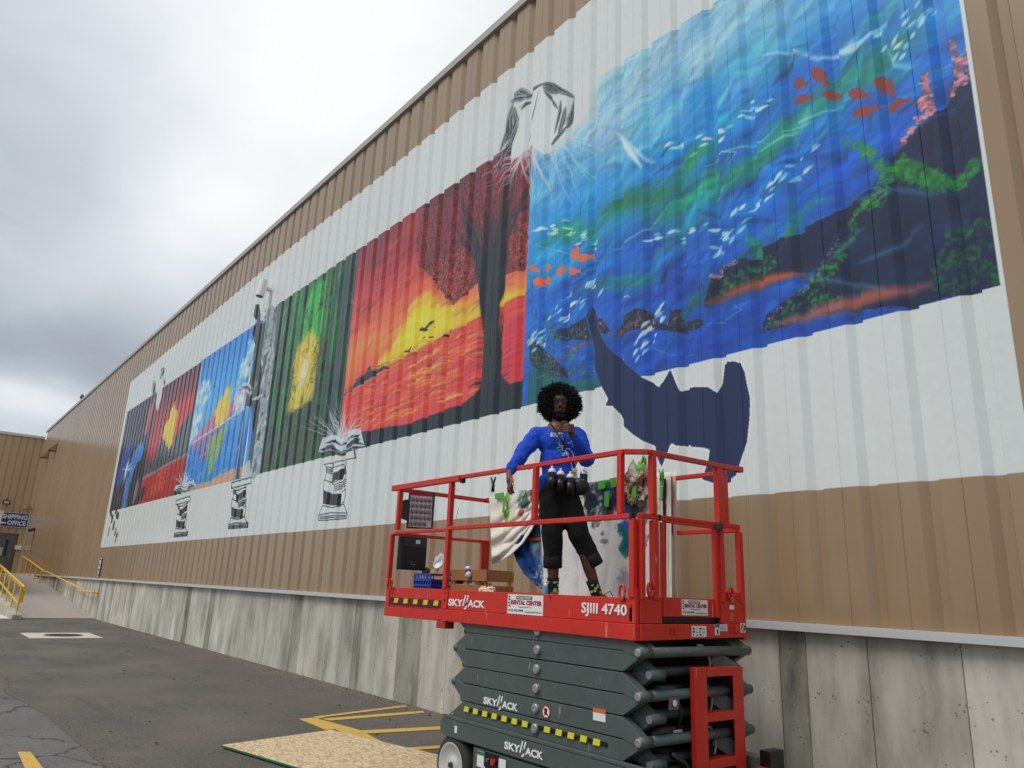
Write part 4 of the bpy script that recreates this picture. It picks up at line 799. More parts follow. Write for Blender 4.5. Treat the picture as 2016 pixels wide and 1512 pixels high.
def ssign(name, label, lines, c0, U, V, w, h, bgm, inkm, border=None, cat='sign'):
    t = thing(name, label, cat, tuple(c0)); q = MB(); plate(q, c0, U, V, w, h, .02); q.build('panel', bgm, t)
    Un = Vector(U).normalized(); Vn = Vector(V).normalized(); Nn = Un.cross(Vn); c = Vector(c0)+Nn*.022
    if border: 
        q = MB(); bw = h*.025
        for a, b_, ww, hh in ((0, 0, w, bw), (0, h-bw, w, bw), (0, bw, bw, h-2*bw), (w-bw, bw, bw, h-2*bw)): plate(q, c+Un*a+Vn*b_, U, V, ww, hh, .003)
        q.build('border', border, t)
    for s_, x, y, ww, hh, bo in lines: textm(s_, 'lettering', inkm, t, c+Un*x+Vn*y, U, V, ww, hh, bo)
    return t
BLUES = pmat('navy_sign_face', (36, 58, 112), .4, var=.04)
# the face of the far wall looks toward +X; reading direction there is -Y to +Y seen from the yard
st = ssign('direction_sign', 'navy blue sign reading SHIPPING OFFICE above the far grey door', [('SHIPPING', .08, .50, 1.36, .28, .02), ('OFFICE', .42, .12, .98, .28, .02)], (X0W+.06, 4.42, 4.22), (0, 1, 0), (0, 0, 1), 1.52, .9, BLUES, WHITE, WHITE)
q = MB(); plate(q, (X0W+.083, 4.55, 4.42), (0, 1, 0), (0, 0, 1), .22, .07, .003); q.add([(X0W+.083, 4.46, 4.455), (X0W+.083, 4.58, 4.53), (X0W+.083, 4.58, 4.38)], [(0, 1, 2)]); q.build('arrow', WHITE, st)
c0 = (-32.48, YW-.02, 1.50)
ss = ssign('notice_sign', 'narrow upright blue sign low on the tan wall beside the mural corner', [], c0, (1, 0, 0), (0, 0, 1), .36, .66, BLUES, WHITE, WHITE)
q = MB()
for z0, n_ in ((.46, 3), (.27, 3), (.08, 2)):
    for k in range(n_): plate(q, (c0[0]+.07+k*.08+(.04 if n_ == 2 else 0), c0[1]-.021, c0[2]+z0), (1, 0, 0), (0, 0, 1), .06, .13, .002)
q.build('lettering', WHITE, ss)
# lamps and fittings
def onthing(name, label, cat, mbs, group=None, loc=None):
    t = thing(name, label, cat, loc or tuple(np.mean(np.array(mbs[0][1].v), 0)), group)
    for nm, m_, mt in mbs: m_.build(nm, mt, t, smooth=False)
    return t
BRZ = pmat('bronze_housing', (52, 38, 30), .45)
onthing('wall_lamp', 'small boxy floodlight with a pale lens high beside the SHIPPING OFFICE sign', 'lamp', [('housing', MB().box(X0W, X0W+.12, 4.36, 4.76, 5.60, 5.84), BRZ), ('lens', MB().box(X0W+.12, X0W+.13, 4.42, 4.70, 5.65, 5.79), pmat('lamp_lens', (190, 186, 178), .3)), ('bracket', MB().box(X0W, X0W+.04, 4.52, 4.60, 5.842, 5.95), BRZ)])
onthing('speaker_horn', 'pale tan horn sticking out near the inner corner above the blue sign', 'horn', [('horn', MB().cyl((X0W+.1, 5.55, 5.42), (X0W+.7, 5.75, 5.42), .07, 10, .17), pmat('tan_horn', (176, 142, 104), .5)), ('bracket', MB().box(X0W+.5, X0W+.56, 5.74, YW, 5.36, 5.42), BRZ)])
for xx_, zz_, lb in ((-51.4, 8.6, 'upper wedge shaped wall lamp on the tan wall near the far corner'), (-54.2, 8.5, 'lower wedge shaped wall lamp closest to the far corner')):
    onthing('wedge_lamp', lb, 'lamp', [('hood', MB().prism([(YW-.02, zz_-.1), (YW-.42, zz_-.1), (YW-.38, zz_-.02), (YW-.02, zz_+.36)], xx_-.28, xx_+.28, 'X'), BROWN), ('lens', MB().box(xx_-.24, xx_+.24, YW-.38, YW-.06, zz_-.13, zz_-.101), pmat('dark_lens', (46, 36, 28), .3))], 'wedge lamps near the far corner')
p = onY(522, 568, YW-.15)
lt = MB(); lt.cyl((p[0], YW-.02, p[2]), (p[0], YW-.10, p[2]), .06, 12); lt.cyl((p[0], YW-.20, p[2]+.20), (p[0], YW-.26, p[2]-.24), .10, 20)
ll = MB(); ll.disc((p[0], YW-.262, p[2]-.245), (0, -.12, -1), .08, 18, .006)
onthing('can_light', 'white cylindrical can light on the white band above the dark painted figure', 'lamp', [('can', lt, WHITE), ('lens', ll, pmat('can_lens', (90, 92, 94), .3))])
# camera and box by the corner
onthing('security_camera', 'small dark camera on the tan wall above the far yellow rail', 'camera', [('body', MB().cyl((-53.2, YW-.05, 4.0), (-53.0, YW-.32, 3.9), .09, 10), BRZ), ('conduit', MB().cyl((-53.3, YW-.02, 2.6), (-53.3, YW-.02, 3.95), .02, 6), BROWN)])
onthing('call_box', 'small white box on the tan panels right of the grey door', 'box', [('case', MB().box(X0W+.02, X0W+.12, 5.52, 5.86, 2.86, 3.12), WHITE), ('cover', MB().box(X0W+.12, X0W+.135, 5.55, 5.83, 2.89, 3.09), DECALW)])

# crow on the roof edge
cp = onY(163, 788, YW+.1); CB = pmat('crow_feathers', (18, 18, 20), .6)
ct = thing('bird', 'black bird perched on the roof edge near the far corner', 'bird', (cp[0], YW+.05, 10.60))
q = MB(); q.sphere((cp[0], YW+.05, 10.78), .14, 10, 7, (1.3, .8, .9)); q.sphere((cp[0]-.16, YW+.05, 10.92), .07, 8, 6); q.cyl((cp[0]-.2, YW+.05, 10.92), (cp[0]-.3, YW+.05, 10.9), .02, 6, .004); q.cyl((cp[0]+.1, YW+.05, 10.78), (cp[0]+.36, YW+.05, 10.66), .06, 6, .03)
q.cyl((cp[0]-.02, YW+.03, 10.6), (cp[0]-.02, YW+.03, 10.7), .012, 5); q.cyl((cp[0]+.03, YW+.08, 10.6), (cp[0]+.03, YW+.08, 10.7), .012, 5); q.build('body', CB, ct, smooth=True)

# ------------------------------------------------------------------ ground
def asphalt(name, c1, c2, cracks=.0, seed=0, blue=False):
    m = bpy.data.materials.new(name); m.use_nodes = True; t = m.node_tree; b = t.nodes['Principled BSDF']; b.inputs['Roughness'].default_value = .88; b.inputs['Specular IOR Level'].default_value = .35
    g = N(t, 'ShaderNodeNewGeometry')
    n1 = N(t, 'ShaderNodeTexNoise'); n1.inputs['Scale'].default_value = .55; n1.inputs['Detail'].default_value = 9; n1.inputs['Roughness'].default_value = .62; L(t, g.outputs['Position'], n1.inputs['Vector'])
    n2 = N(t, 'ShaderNodeTexNoise'); n2.inputs['Scale'].default_value = 70; n2.inputs['Detail'].default_value = 5; n2.inputs['Roughness'].default_value = .7; L(t, g.outputs['Position'], n2.inputs['Vector'])
    cr = N(t, 'ShaderNodeValToRGB'); L(t, n1.outputs[0], cr.inputs[0]); k = cr.color_ramp.elements
    k[0].position = .33; k[0].color = (*lin(c1), 1); k[1].position = .66; k[1].color = (*lin(c2), 1)
    f = M(t, 'MULTIPLY_ADD', n2.outputs[0], 1.5, .25); sc = N(t, 'ShaderNodeVectorMath', operation='SCALE'); L(t, cr.outputs[0], sc.inputs[0]); L(t, f, sc.inputs['Scale']); out = sc.outputs[0]
    vo = N(t, 'ShaderNodeTexVoronoi'); vo.inputs['Scale'].default_value = 85; L(t, g.outputs['Position'], vo.inputs['Vector'])      # pale stones in the mix
    sp = N(t, 'ShaderNodeSeparateColor'); L(t, vo.outputs['Color'], sp.inputs[0]); pk = M(t, 'GREATER_THAN', sp.outputs[0], .86); ds = M(t, 'LESS_THAN', vo.outputs['Distance'], .36); pk = M(t, 'MULTIPLY', M(t, 'MULTIPLY', pk, ds), .55)
    mx = N(t, 'ShaderNodeMix', data_type='RGBA'); L(t, pk, mx.inputs[0]); L(t, out, mx.inputs[6]); mx.inputs[7].default_value = (*lin((176, 166, 150)), 1); out = mx.outputs[2]
    n5 = N(t, 'ShaderNodeTexNoise'); n5.inputs['Scale'].default_value = 2.2; n5.inputs['Detail'].default_value = 9; n5.inputs['Roughness'].default_value = .7; mp5 = N(t, 'ShaderNodeMapping'); mp5.inputs['Scale'].default_value = (.3, 1.2, 1); mp5.inputs['Rotation'].default_value = (0, 0, .2); L(t, g.outputs['Position'], mp5.inputs[0]); L(t, mp5.outputs[0], n5.inputs['Vector'])
    s5 = M(t, 'MULTIPLY', M(t, 'SUBTRACT', n5.outputs[0], .56), 7., clamp=True)
    mx = N(t, 'ShaderNodeMix', data_type='RGBA'); L(t, M(t, 'MULTIPLY', s5, .45), mx.inputs[0]); L(t, out, mx.inputs[6]); mx.inputs[7].default_value = (*lin([q*.62 for q in c1]), 1); out = mx.outputs[2]
    hb = n2.outputs[0]
    if cracks:
        v2 = N(t, 'ShaderNodeTexVoronoi', feature='DISTANCE_TO_EDGE'); v2.inputs['Scale'].default_value = .55
        nn = N(t, 'ShaderNodeTexNoise'); nn.inputs['Scale'].default_value = 3.2; nn.inputs['Detail'].default_value = 7; L(t, g.outputs['Position'], nn.inputs['Vector'])
        va = N(t, 'ShaderNodeVectorMath', operation='MULTIPLY_ADD'); L(t, nn.outputs['Color'], va.inputs[0]); va.inputs[1].default_value = (.55, .55, .1); L(t, g.outputs['Position'], va.inputs[2]); L(t, va.outputs[0], v2.inputs['Vector'])
        ck = M(t, 'LESS_THAN', v2.outputs[0], M(t, 'MULTIPLY', M(t, 'SUBTRACT', n1.outputs[0], .36), .05))
        mx = N(t, 'ShaderNodeMix', data_type='RGBA'); L(t, M(t, 'MULTIPLY', ck, cracks), mx.inputs[0]); L(t, out, mx.inputs[6]); mx.inputs[7].default_value = (*lin((34, 32, 31)), 1); out = mx.outputs[2]
        hb = M(t, 'SUBTRACT', n2.outputs[0], M(t, 'MULTIPLY', ck, 1.5))
    L(t, out, b.inputs['Base Color'])
    bp = N(t, 'ShaderNodeBump'); bp.inputs['Strength'].default_value = .6; bp.inputs['Distance'].default_value = .012; L(t, hb, bp.inputs['Height']); L(t, bp.outputs[0], b.inputs['Normal'])
    return m
ASN = asphalt('newer_asphalt', (84, 80, 74), (106, 101, 92)); ASO = asphalt('older_asphalt', (92, 91, 90), (112, 110, 107), .6)
MB().add([(-300, -300, 0), (300, -300, 0), (300, 300, 0), (-300, 300, 0)], [(0, 1, 2, 3)]).build('ground', ASN, kind='structure')
# the older surface, ending in a ragged edge
def edgey(x): return np.interp(x, [-60, -24, -15.1, -12.5, -10.96, -10, -8.91, -7.6, -4, 8], [.9, 1.35, 1.60, 1.50, 1.66, 1.72, 1.72, 1.76, 1.8, 1.7])+.035*mnoise.noise(Vector((x*1.7, 2.3, 0)))+.02*mnoise.noise(Vector((x*7, 5.3, 0)))
xs = np.concatenate([np.linspace(-60, -20, 60), np.linspace(-19.8, 8, 280)])
q = MB(); nx = len(xs); q.add([(x, edgey(x), .004) for x in xs]+[(x, -40, .004) for x in xs], [(i, i+1, nx+i+1, nx+i) for i in range(nx-1)]); q.build('old_pavement', ASO, kind='structure')
# joint between the two surfaces: crumbled strip
JM = pmat('crumbled_joint', (96, 88, 76), .9, var=.35, scale=25, bump=.6, bscale=40, dirt=(52, 48, 44), dirt_amt=.7)
q = MB(); q.add([(x, edgey(x)-.03-.03*mnoise.noise(Vector((x*4, 0, 0))), .008) for x in xs]+[(x, edgey(x)+.035+.035*mnoise.noise(Vector((x*5, 9, 0))), .008) for x in xs], [(i, i+1, nx+i+1, nx+i) for i in range(nx-1)]); q.build('pavement_joint', JM, kind='structure')
# loose grit: along the joint, at the foot of the wall, scattered
GM = pmat('grit', (120, 112, 100), .9, var=.4, scale=60)
q = MB()
def pebble(x, y, r, z=.008):
    a = random.random()*6.28; h = r*.6
    q.add([(x+r*math.cos(a), y+r*math.sin(a), z), (x+r*math.cos(a+2), y+r*math.sin(a+2.1), z), (x+r*math.cos(a+4.1), y+r*math.sin(a+4.), z), (x, y, z+h)], [(0, 1, 3), (1, 2, 3), (2, 0, 3), (2, 1, 0)])
for k in range(1500):
    x = -20*random.random()**1.6-4.5; pebble(x, edgey(x)+random.gauss(0, .07), random.uniform(.004, .014), .004)
for k in range(4200):
    x = -4-18*random.random(); dn = 1 if -17 < x < -9 else .4; pebble(x, YC-abs(random.gauss(0, .16*dn+.04))-.01, random.uniform(.006, .030 if dn == 1 and random.random() < .3 else .018), 0)
for k in range(2200): pebble(-3-17*random.random()**1.3, random.uniform(1.9, 5.7), random.uniform(.002, .007), 0)
q.build('loose_grit', GM, kind='stuff', label='loose pale grit and crumbs on the asphalt', cat='grit')
LM = pmat('dead_leaf', (74, 60, 44), .9, var=.4, scale=50)
q = MB()
for k in range(120):
    x = -30*random.random()**1.2-5; y = YC-.05-abs(random.gauss(0, .1)) if k % 2 else random.uniform(1.9, 5.6); r = random.uniform(.015, .04); a = random.random()*6
    q.add([(x, y, .006), (x+r*math.cos(a), y+r*math.sin(a), .02), (x+r*1.6*math.cos(a+.5), y+r*1.6*math.sin(a+.5), .006), (x+r*math.cos(a+1.1), y+r*math.sin(a+1.1), .012)], [(0, 1, 2, 3)])
q.build('leaf_litter', LM, kind='stuff', label='scattered dead leaves on the asphalt', cat='leaves')
# painted lines, each a sheet above the asphalt
YL = pmat('worn_yellow_line', (206, 168, 76), .8, var=.16, scale=14, dirt=(98, 86, 66), dirt_amt=.85)
def line(pts, z=.004):
    q = MB(); q.add([(*onZ(*p)[:2], z) for p in pts], [tuple(range(len(pts)))]); return q.build('painted_line', YL, kind='structure')
line([(588, 1416), (617, 1413.2), (706, 1437), (660, 1436.5), (640, 1437.5)])
line([(617, 1412), (797, 1389), (801, 1392), (640, 1412.5), (625, 1416)], .006); line([(633, 1415.5), (832, 1400), (836, 1404), (650, 1419.5)], .005)
line([(660, 1436.5), (706, 1437), (905, 1540), (860, 1545), (800, 1500)], .0045)
line([(688, 1440), (866, 1431), (868, 1437), (706, 1446)], .0055); line([(772, 1475), (868, 1468.5), (868, 1474), (790, 1479.5)], .006); 
line([(34, 1482), (60, 1482), (86, 1516), (50, 1518)], .0085)
# drain: pale concrete collar with a dark slotted grate
dr = thing('storm_drain', 'pale concrete drain collar with a dark slotted round grate set in the asphalt', 'drain', (-23.3, 3.7, 0))
gx0, gx1, gy0, gy1 = -24.35, -22.45, 2.87, 4.50
MB().box(gx0, gx1, gy0, gy1, -.05, .012).build('collar', pmat('collar_concrete', (196, 188, 176), .85, var=.08, scale=6), dr, bevel=.004)
MB().cyl((-23.35, 3.72, .0125), (-23.35, 3.72, .016), .42, 28).build('pit', BLACK, dr)
rn = MB(); rn.lathe((-23.35, 3.72, .012), (0, 0, 1), [(.44, 0), (.44, .014), (.38, .014), (.38, .004)], 28); rn.build('rim', pmat('cast_iron', (56, 52, 48), .7), dr)
for k in range(-5, 6):
    yy_ = 3.72+k*.07; hw = math.sqrt(max(0, .38**2-(k*.07)**2)); MB().box(-23.35-hw, -23.35+hw, yy_-.016, yy_+.016, .0165, .026).build('grate_bar', bpy.data.materials['cast_iron'], dr)

# ------------------------------------------------------------------ ramp, curb, railings
RZ_ = lambda x: float(np.interp(x, [-50, -32], [1.42, .02]))
q = MB(); q.add([(-32, 3.46, .01), (-32, YC, .01), (-50, YC, 1.42), (-50, 3.46, 1.42), (X0W, YC, 1.42), (X0W, 3.46, 1.42)], [(0, 1, 2, 3), (3, 2, 4, 5)]); q.build('ramp', CONCF, kind='structure')
q = MB(); q.prism([(-30.9, 0), (-30.9, .16), (-31.5, .19), (-50, 1.56), (X0W, 1.56), (X0W, 0)], 3.30, 3.58); q.build('ramp_curb', CONC, kind='structure', bevel=.015)
MB().box(-60, -31.3, -3.5, 3.295, -.2, .02).build('dock_apron', pmat('apron_concrete', (214, 208, 198), .85, var=.08, scale=3), kind='structure')
def rail(name, label, mbs):
    t = thing(name, label, 'railing', mbs[0][1].v[0]); 
    for nm, m_ in mbs: m_.build(nm, YELLOW, t)
r = .03; yr = 3.45
mbs = []
q = MB(); q.tube([(-30.5, yr, 1.06), (-31.1, yr, 1.12), (-50, yr, 2.56), (-57, yr, 2.56)], r, 8); mbs.append(('handrail', q))
q = MB(); q.tube([(-31.4, yr, .52), (-50, yr, 2.02), (-57, yr, 2.02)], r*.9, 8); mbs.append(('mid_rail', q))
q = MB(); q.tube([(-30.9, yr+.09, .94), (-31.6, yr+.09, 1.0), (-50, yr+.09, 2.42)], r*.8, 8); mbs.append(('inner_rail', q))
for x in [-31.3, -33.2, -35.1, -37.0, -38.9, -40.8, -42.7, -44.6, -46.5, -48.4, -50.3]:
    zb = max(.17, RZ_(x)+.1); q = MB(); q.cyl((x, yr, zb), (x, yr, RZ_(x)+1.10), r, 8); q.box(x-.06, x+.06, yr-.06, yr+.06, zb, zb+.02); mbs.append(('post', q))
q = MB(); q.box(-31.36, -31.24, yr-.02, yr+.12, .55, 1.12); mbs.append(('end_plate', q))
rail('ramp_railing', 'yellow pipe railing with posts on the left curb of the concrete ramp', mbs)
yr = 5.70; mbs = []
q = MB(); q.tube([(-54.0, yr, 2.42), (-50, yr, 2.1), (-44.3, yr, 1.60), (-43.2, yr, 1.58), (-33.6, yr+.12, .93), (-32.1, yr+.12, .92), (-32.05, YC, .92)], .033, 8); mbs.append(('handrail', q))
for x in (-54, -51.6, -49.4, -47.3, -45.2):
    zt_ = float(np.interp(x, [-54, -50, -44.3], [2.42, 2.1, 1.6])); zb = RZ_(x); q = MB(); q.cyl((x, yr, zb), (x, yr, zt_), .03, 8); q.box(x-.07, x+.07, yr-.07, yr+.07, zb, zb+.03); mbs.append(('post', q))
for x in (-42, -39, -36):
    zt_ = float(np.interp(x, [-43.2, -33.6], [1.58, .93])); q = MB(); q.tube([(x, yr+.06, zt_-.02), (x, yr+.14, zt_-.1), (x, YC, zt_-.1)], .012, 6); mbs.append(('bracket', q))
rail('wall_railing', 'yellow handrail that runs down the ramp along the concrete wall', mbs)
# trailer parked at the dock, only its corner in view
tr = thing('box_trailer', 'white box trailer backed to the dock at the left edge of the picture', 'trailer', (-46, 1.8, 0))
MB().box(-55, -39.9, .55, 3.13, 1.25, 4.05).build('cargo_box', pmat('trailer_white', (214, 216, 214), .4, var=.04), tr, bevel=.03)
q = MB(); q.box(-55, -39.88, 3.10, 3.15, 3.98, 4.08); q.box(-39.93, -39.86, .52, 3.16, 3.96, 4.09); q.build('top_rail', pmat('trailer_rail', (196, 190, 178), .4), tr)
MB().box(-54.5, -40.3, .8, 2.9, 1.05, 1.249).build('chassis', GREYD, tr)
for x in (-41.2, -42.5, -52.5):
    for y in (.75, 2.75):
        w_ = MB(); w_.cyl((x, y, .5), (x, y+.28, .5), .5, 20); w_.build('wheel', RUBBER, tr)

# ------------------------------------------------------------------ sheathing board on the ground
def osb():
    m = bpy.data.materials.new('strand_board'); m.use_nodes = True; t = m.node_tree; b = t.nodes['Principled BSDF']; b.inputs['Roughness'].default_value = .75
    g = N(t, 'ShaderNodeNewGeometry'); n = N(t, 'ShaderNodeTexNoise'); n.inputs['Scale'].default_value = 9; n.inputs['Detail'].default_value = 3; L(t, g.outputs['Position'], n.inputs['Vector'])
    va = N(t, 'ShaderNodeVectorMath', operation='MULTIPLY_ADD'); L(t, n.outputs['Color'], va.inputs[0]); va.inputs[1].default_value = (.12, .12, 0); L(t, g.outputs['Position'], va.inputs[2])
    mp = N(t, 'ShaderNodeMapping'); mp.inputs['Scale'].default_value = (20, 62, 1); mp.inputs['Rotation'].default_value = (0, 0, .5); L(t, va.outputs[0], mp.inputs[0])
    v = N(t, 'ShaderNodeTexVoronoi'); v.inputs['Scale'].default_value = 1.0; L(t, mp.outputs[0], v.inputs['Vector'])
    s = N(t, 'ShaderNodeSeparateColor'); L(t, v.outputs['Color'], s.inputs[0]); cr = N(t, 'ShaderNodeValToRGB'); L(t, s.outputs[0], cr.inputs[0]); k = cr.color_ramp.elements
    k[0].color = (*lin((190, 166, 128)), 1); k[1].color = (*lin((218, 198, 162)), 1); e = k.new(.5); e.color = (*lin((206, 184, 146)), 1); e = k.new(.07); e.color = (*lin((170, 142, 104)), 1)
    L(t, cr.outputs[0], b.inputs['Base Color']); bp = N(t, 'ShaderNodeBump'); bp.inputs['Strength'].default_value = .4; bp.inputs['Distance'].default_value = .004; L(t, s.outputs[0], bp.inputs['Height']); L(t, bp.outputs[0], b.inputs['Normal']); return m
bt = thing('strand_board', 'sheet of strand board with green painted edges lying on the yellow lines', 'board', (-7.3, 3.5, 0))
o1 = onZ(436, 1467, .03); o2 = onZ(652, 1437, .03); e1 = np.array([o1[0], o1[1]]); e2 = np.array([o2[0], o2[1]]); dd = (e2-e1)/np.linalg.norm(e2-e1); pp = np.array([dd[1], -dd[0]])
e3 = e2+pp*2.44; e4 = e1+pp*2.44
q = MB(); q.prism([tuple(e1), tuple(e2), tuple(e3), tuple(e4)], .014, .032, 'Z'); q.build('board', osb(), bt)
q = MB()
for a, b_ in ((e1, e2), (e2, e3), (e3, e4), (e4, e1)): q.bar((*a, .023), (*b_, .023), .004, .0175)
q.build('painted_edge', pmat('green_edge_paint', (30, 110, 60), .6), bt)
q = MB(); q.box(e1[0]+.2, e1[0]+.29, e1[1]+.2, e1[1]+1.0, .002, .0135); q.build('spacer', pmat('pine', (170, 130, 84), .7), bt)

# ------------------------------------------------------------------ scissor lift
Y0, Y1 = 3.80, 4.99; XE, XM, XR = -6.745, -5.70, -3.457; FL = 1.50
lift = thing('scissor_lift', 'red and grey scissor lift with extended railed platform parked beside the mural wall', 'scissor lift', (-4.9, 4.4, 0))
def bx(name, x0, x1, y0, y1, z0, z1, m=RED, bev=.004, par=None): return MB().box(x0, x1, y0, y1, z0, z1).build(name, m, par or lift, bevel=bev)
# decks
bx('deck', XM+.02, XR-.03, Y0+.03, Y1-.03, FL-.03, FL, GREYD); bx('extension_deck', XE+.03, XM, Y0+.04, Y1-.04, FL-.024, FL+.004, GREYD)
for ya, yb, nm in ((Y0-.012, Y0+.03, 'near'), (Y1-.03, Y1+.012, 'far')):
    q = MB(); q.prism([(-5.77, 1.335), (-5.70, 1.325), (XR+.0, 1.322), (XR+.0, 1.424), (-5.77, 1.424)], ya, yb); q.build('side_beam', RED, lift, bevel=.004)
    bx('toe_board', XM+.06, XR-.07, ya+.010, yb-.006, 1.426, 1.588)
    bx('extension_beam', XE, -5.775, ya+.008, yb, 1.320, 1.408); bx('extension_toe_board', XE+.07, XM-.03, ya+.020, yb-.004, 1.41, 1.590)
    bx('end_gusset', XE+.001, XE+.068, ya+.012, yb-.002, 1.410, 1.60)
    bx('joint_plate', XM-.028, XM+.058, ya-.002, yb, 1.427, 1.60)
    bx('guide_block', -5.80, -5.66, ya+.005, yb+.06, 1.262, 1.318, REDD)
    bx('corner_post_plate', XR-.068, XR-.002, ya+.006, yb-.002, 1.426, 1.645)
bx('extension_end_board', XE-.004, XE+.02, Y0+.035, Y1-.035, 1.33, 1.590)
# rear (right hand) end
q = MB(); q.prism([(Y0+.03, 1.322), (Y1-.06, 1.340), (Y1-.03, 1.36), (Y1-.03, 1.432), (Y0+.03, 1.426)], XR-.03, XR+.014, 'X'); q.build('end_beam', RED, lift, bevel=.006)
bx('end_toe_panel', XR-.02, XR+.004, Y0+.035, 4.05, 1.430, 1.60); bx('end_toe_panel', XR-.02, XR+.004, 4.69, Y1-.035, 1.434, 1.655)
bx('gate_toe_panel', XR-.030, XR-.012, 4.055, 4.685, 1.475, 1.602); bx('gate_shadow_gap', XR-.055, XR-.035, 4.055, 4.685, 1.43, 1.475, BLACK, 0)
bx('gate_hinge_post', XR-.025, XR+.006, 4.062, 4.092, 1.475, 2.10); bx('gate_latch_post', XR-.025, XR+.006, 4.64, 4.675, 1.475, 2.10)
bx('gate_rail', XR-.022, XR+.008, 4.094, 4.638, 2.10, 2.135)
# railings
def rl(name, p0, p1, w=.038, m=RED, h=None):
    q = MB(); q.bar(p0, p1, w, h); return q.build(name, m, lift, bevel=.005)
for yy_, s in ((Y0, 1), (Y1, -1)):
    rl('extension_top_rail', (XE-.02, yy_+.0*s, 2.560), (-5.56, yy_, 2.560), .045, RED, .055); rl('top_rail', (-5.62, yy_+.012*s, 2.571), (-3.575, yy_+.012*s, 2.571), .036)
    rl('rail_slide_stop', (-5.56, yy_+.01*s, 2.535), (-5.52, yy_+.01*s, 2.535), .04, BLACK)
    rl('mid_rail', (XM-.02, yy_+.002*s, 2.120), (XR-.03, yy_+.002*s, 2.120), .036); rl('extension_mid_rail', (XE+.05, yy_+.02*s, 2.112), (XM, yy_+.02*s, 2.112), .03)
    for x, w in ((XE+.125, .045), (XM, .045), (-4.515 if s > 0 else -4.13, .042), (-3.60, .042)): rl('upper_post', (x, yy_+.004*s, 2.138), (x, yy_+.004*s, 2.532 if x < -5.6 else 2.552), w)
    for x, w in ((XE+.035, .042), (XM, .046), (-4.20 if s < 0 else 99, .042), (-3.485, .042)):
        if x < 50: rl('lower_post', (x, yy_+.002*s, 1.59), (x, yy_+.002*s, 2.102), w)
    rl('post_foot', (XM+.03, yy_-.012*s, 1.60), (XM+.03, yy_-.012*s, 1.70), .03, REDD)
    for x in (XE+.11, -3.57):      # ring shaped rail pins
        q = MB(); q.tube([(x+.024*math.cos(a), yy_-.014*s, 1.62+.048*math.sin(a)) for a in np.linspace(0, 2*math.pi, 15)[:-1]]+[(x+.024, yy_-.014*s, 1.62)], .009, 6); q.build('ring_handle', RED, lift, smooth=True)
q = MB(); q.bar((-3.575, Y0+.012, 2.571), (XR-.005, Y0+.13, 2.573), .036); q.bar((XR-.005, Y0+.13, 2.573), (XR-.005, Y1-.045, 2.585), .036); q.build('end_top_rail', RED, lift, bevel=.004)
rl('end_mid_rail', (XR-.01, Y0+.04, 2.126), (XR-.01, Y1-.03, 2.140), .036)
rl('upper_post', (XR-.005, 3.975, 2.145), (XR-.005, 3.975, 2.553), .045); rl('upper_post', (XR-.005, 4.715, 2.150), (XR-.005, 4.715, 2.562), .05); rl('upper_post', (XR-.025, 4.785, 2.150), (XR-.025, 4.785, 2.562), .05)
for y in (3.855, 3.985, 4.72, 4.945): rl('lower_post', (XR-.004, y, 1.58), (XR-.004, y, 2.105), .042 if y != 3.985 else .05)
rl('end_top_rail_stub', (XR-.005, Y1-.05, 2.585), (XR-.005, Y1+.03, 2.587), .046); rl('hinge_knuckle', (XR+.018, 4.65, 2.12), (XR+.018, 4.70, 2.12), .05, GREYD)
rl('joint_wrap', (-3.50, Y0+.0, 2.118), (-3.475, Y0+.0, 2.118), .044, BLACK); rl('joint_wrap', (XR-.01, 4.02, 2.128), (XR-.01, 4.045, 2.128), .044, BLACK)
rl('end_top_rail', (XE+.0, Y0+.02, 2.555), (XE+.0, Y1-.02, 2.555), .04); rl('end_mid_rail', (XE+.03, Y0+.02, 2.105), (XE+.03, Y1-.02, 2.105), .032)
for y in (Y1-.06,): rl('lower_post', (XE+.03, y, 1.59), (XE+.03, y, 2.09), .04)
for y0_ in (3.925, 4.80):
    q = MB(); q.tube([(XR+.012, y0_+.026*math.cos(a), 1.645+.045*math.sin(a)) for a in np.linspace(0, 2*math.pi, 15)], .010, 6); q.build('ring_handle', RED, lift, smooth=True)
# bolts
q = MB()
for x, z in ((XE+.13, 1.565), (XE+.13, 1.535), (XM+.02, 1.56), (XM+.02, 1.50), (-3.50, 1.60), (-3.50, 1.535), (-4.3, 1.57)): q.disc((x, Y0-.006, z), (0, -1, 0), .010, 8, .008)
for y in (4.06, 4.10): 
    for z in (1.400, 1.372): q.disc((XR+.012, y+.06, z), (1, 0, 0), .011, 8, .01)
for y in (4.78, 4.83):
    for z in (1.410, 1.380): q.disc((XR+.012, y, z), (1, 0, 0), .011, 8, .01)
for x in (-6.3, -5.9, -5.0, -4.6, -4.0): q.disc((x, Y0-.006+.012, 2.545), (0, -1, 0), .006, 6, .006)
q.build('bolts', REDD, lift)
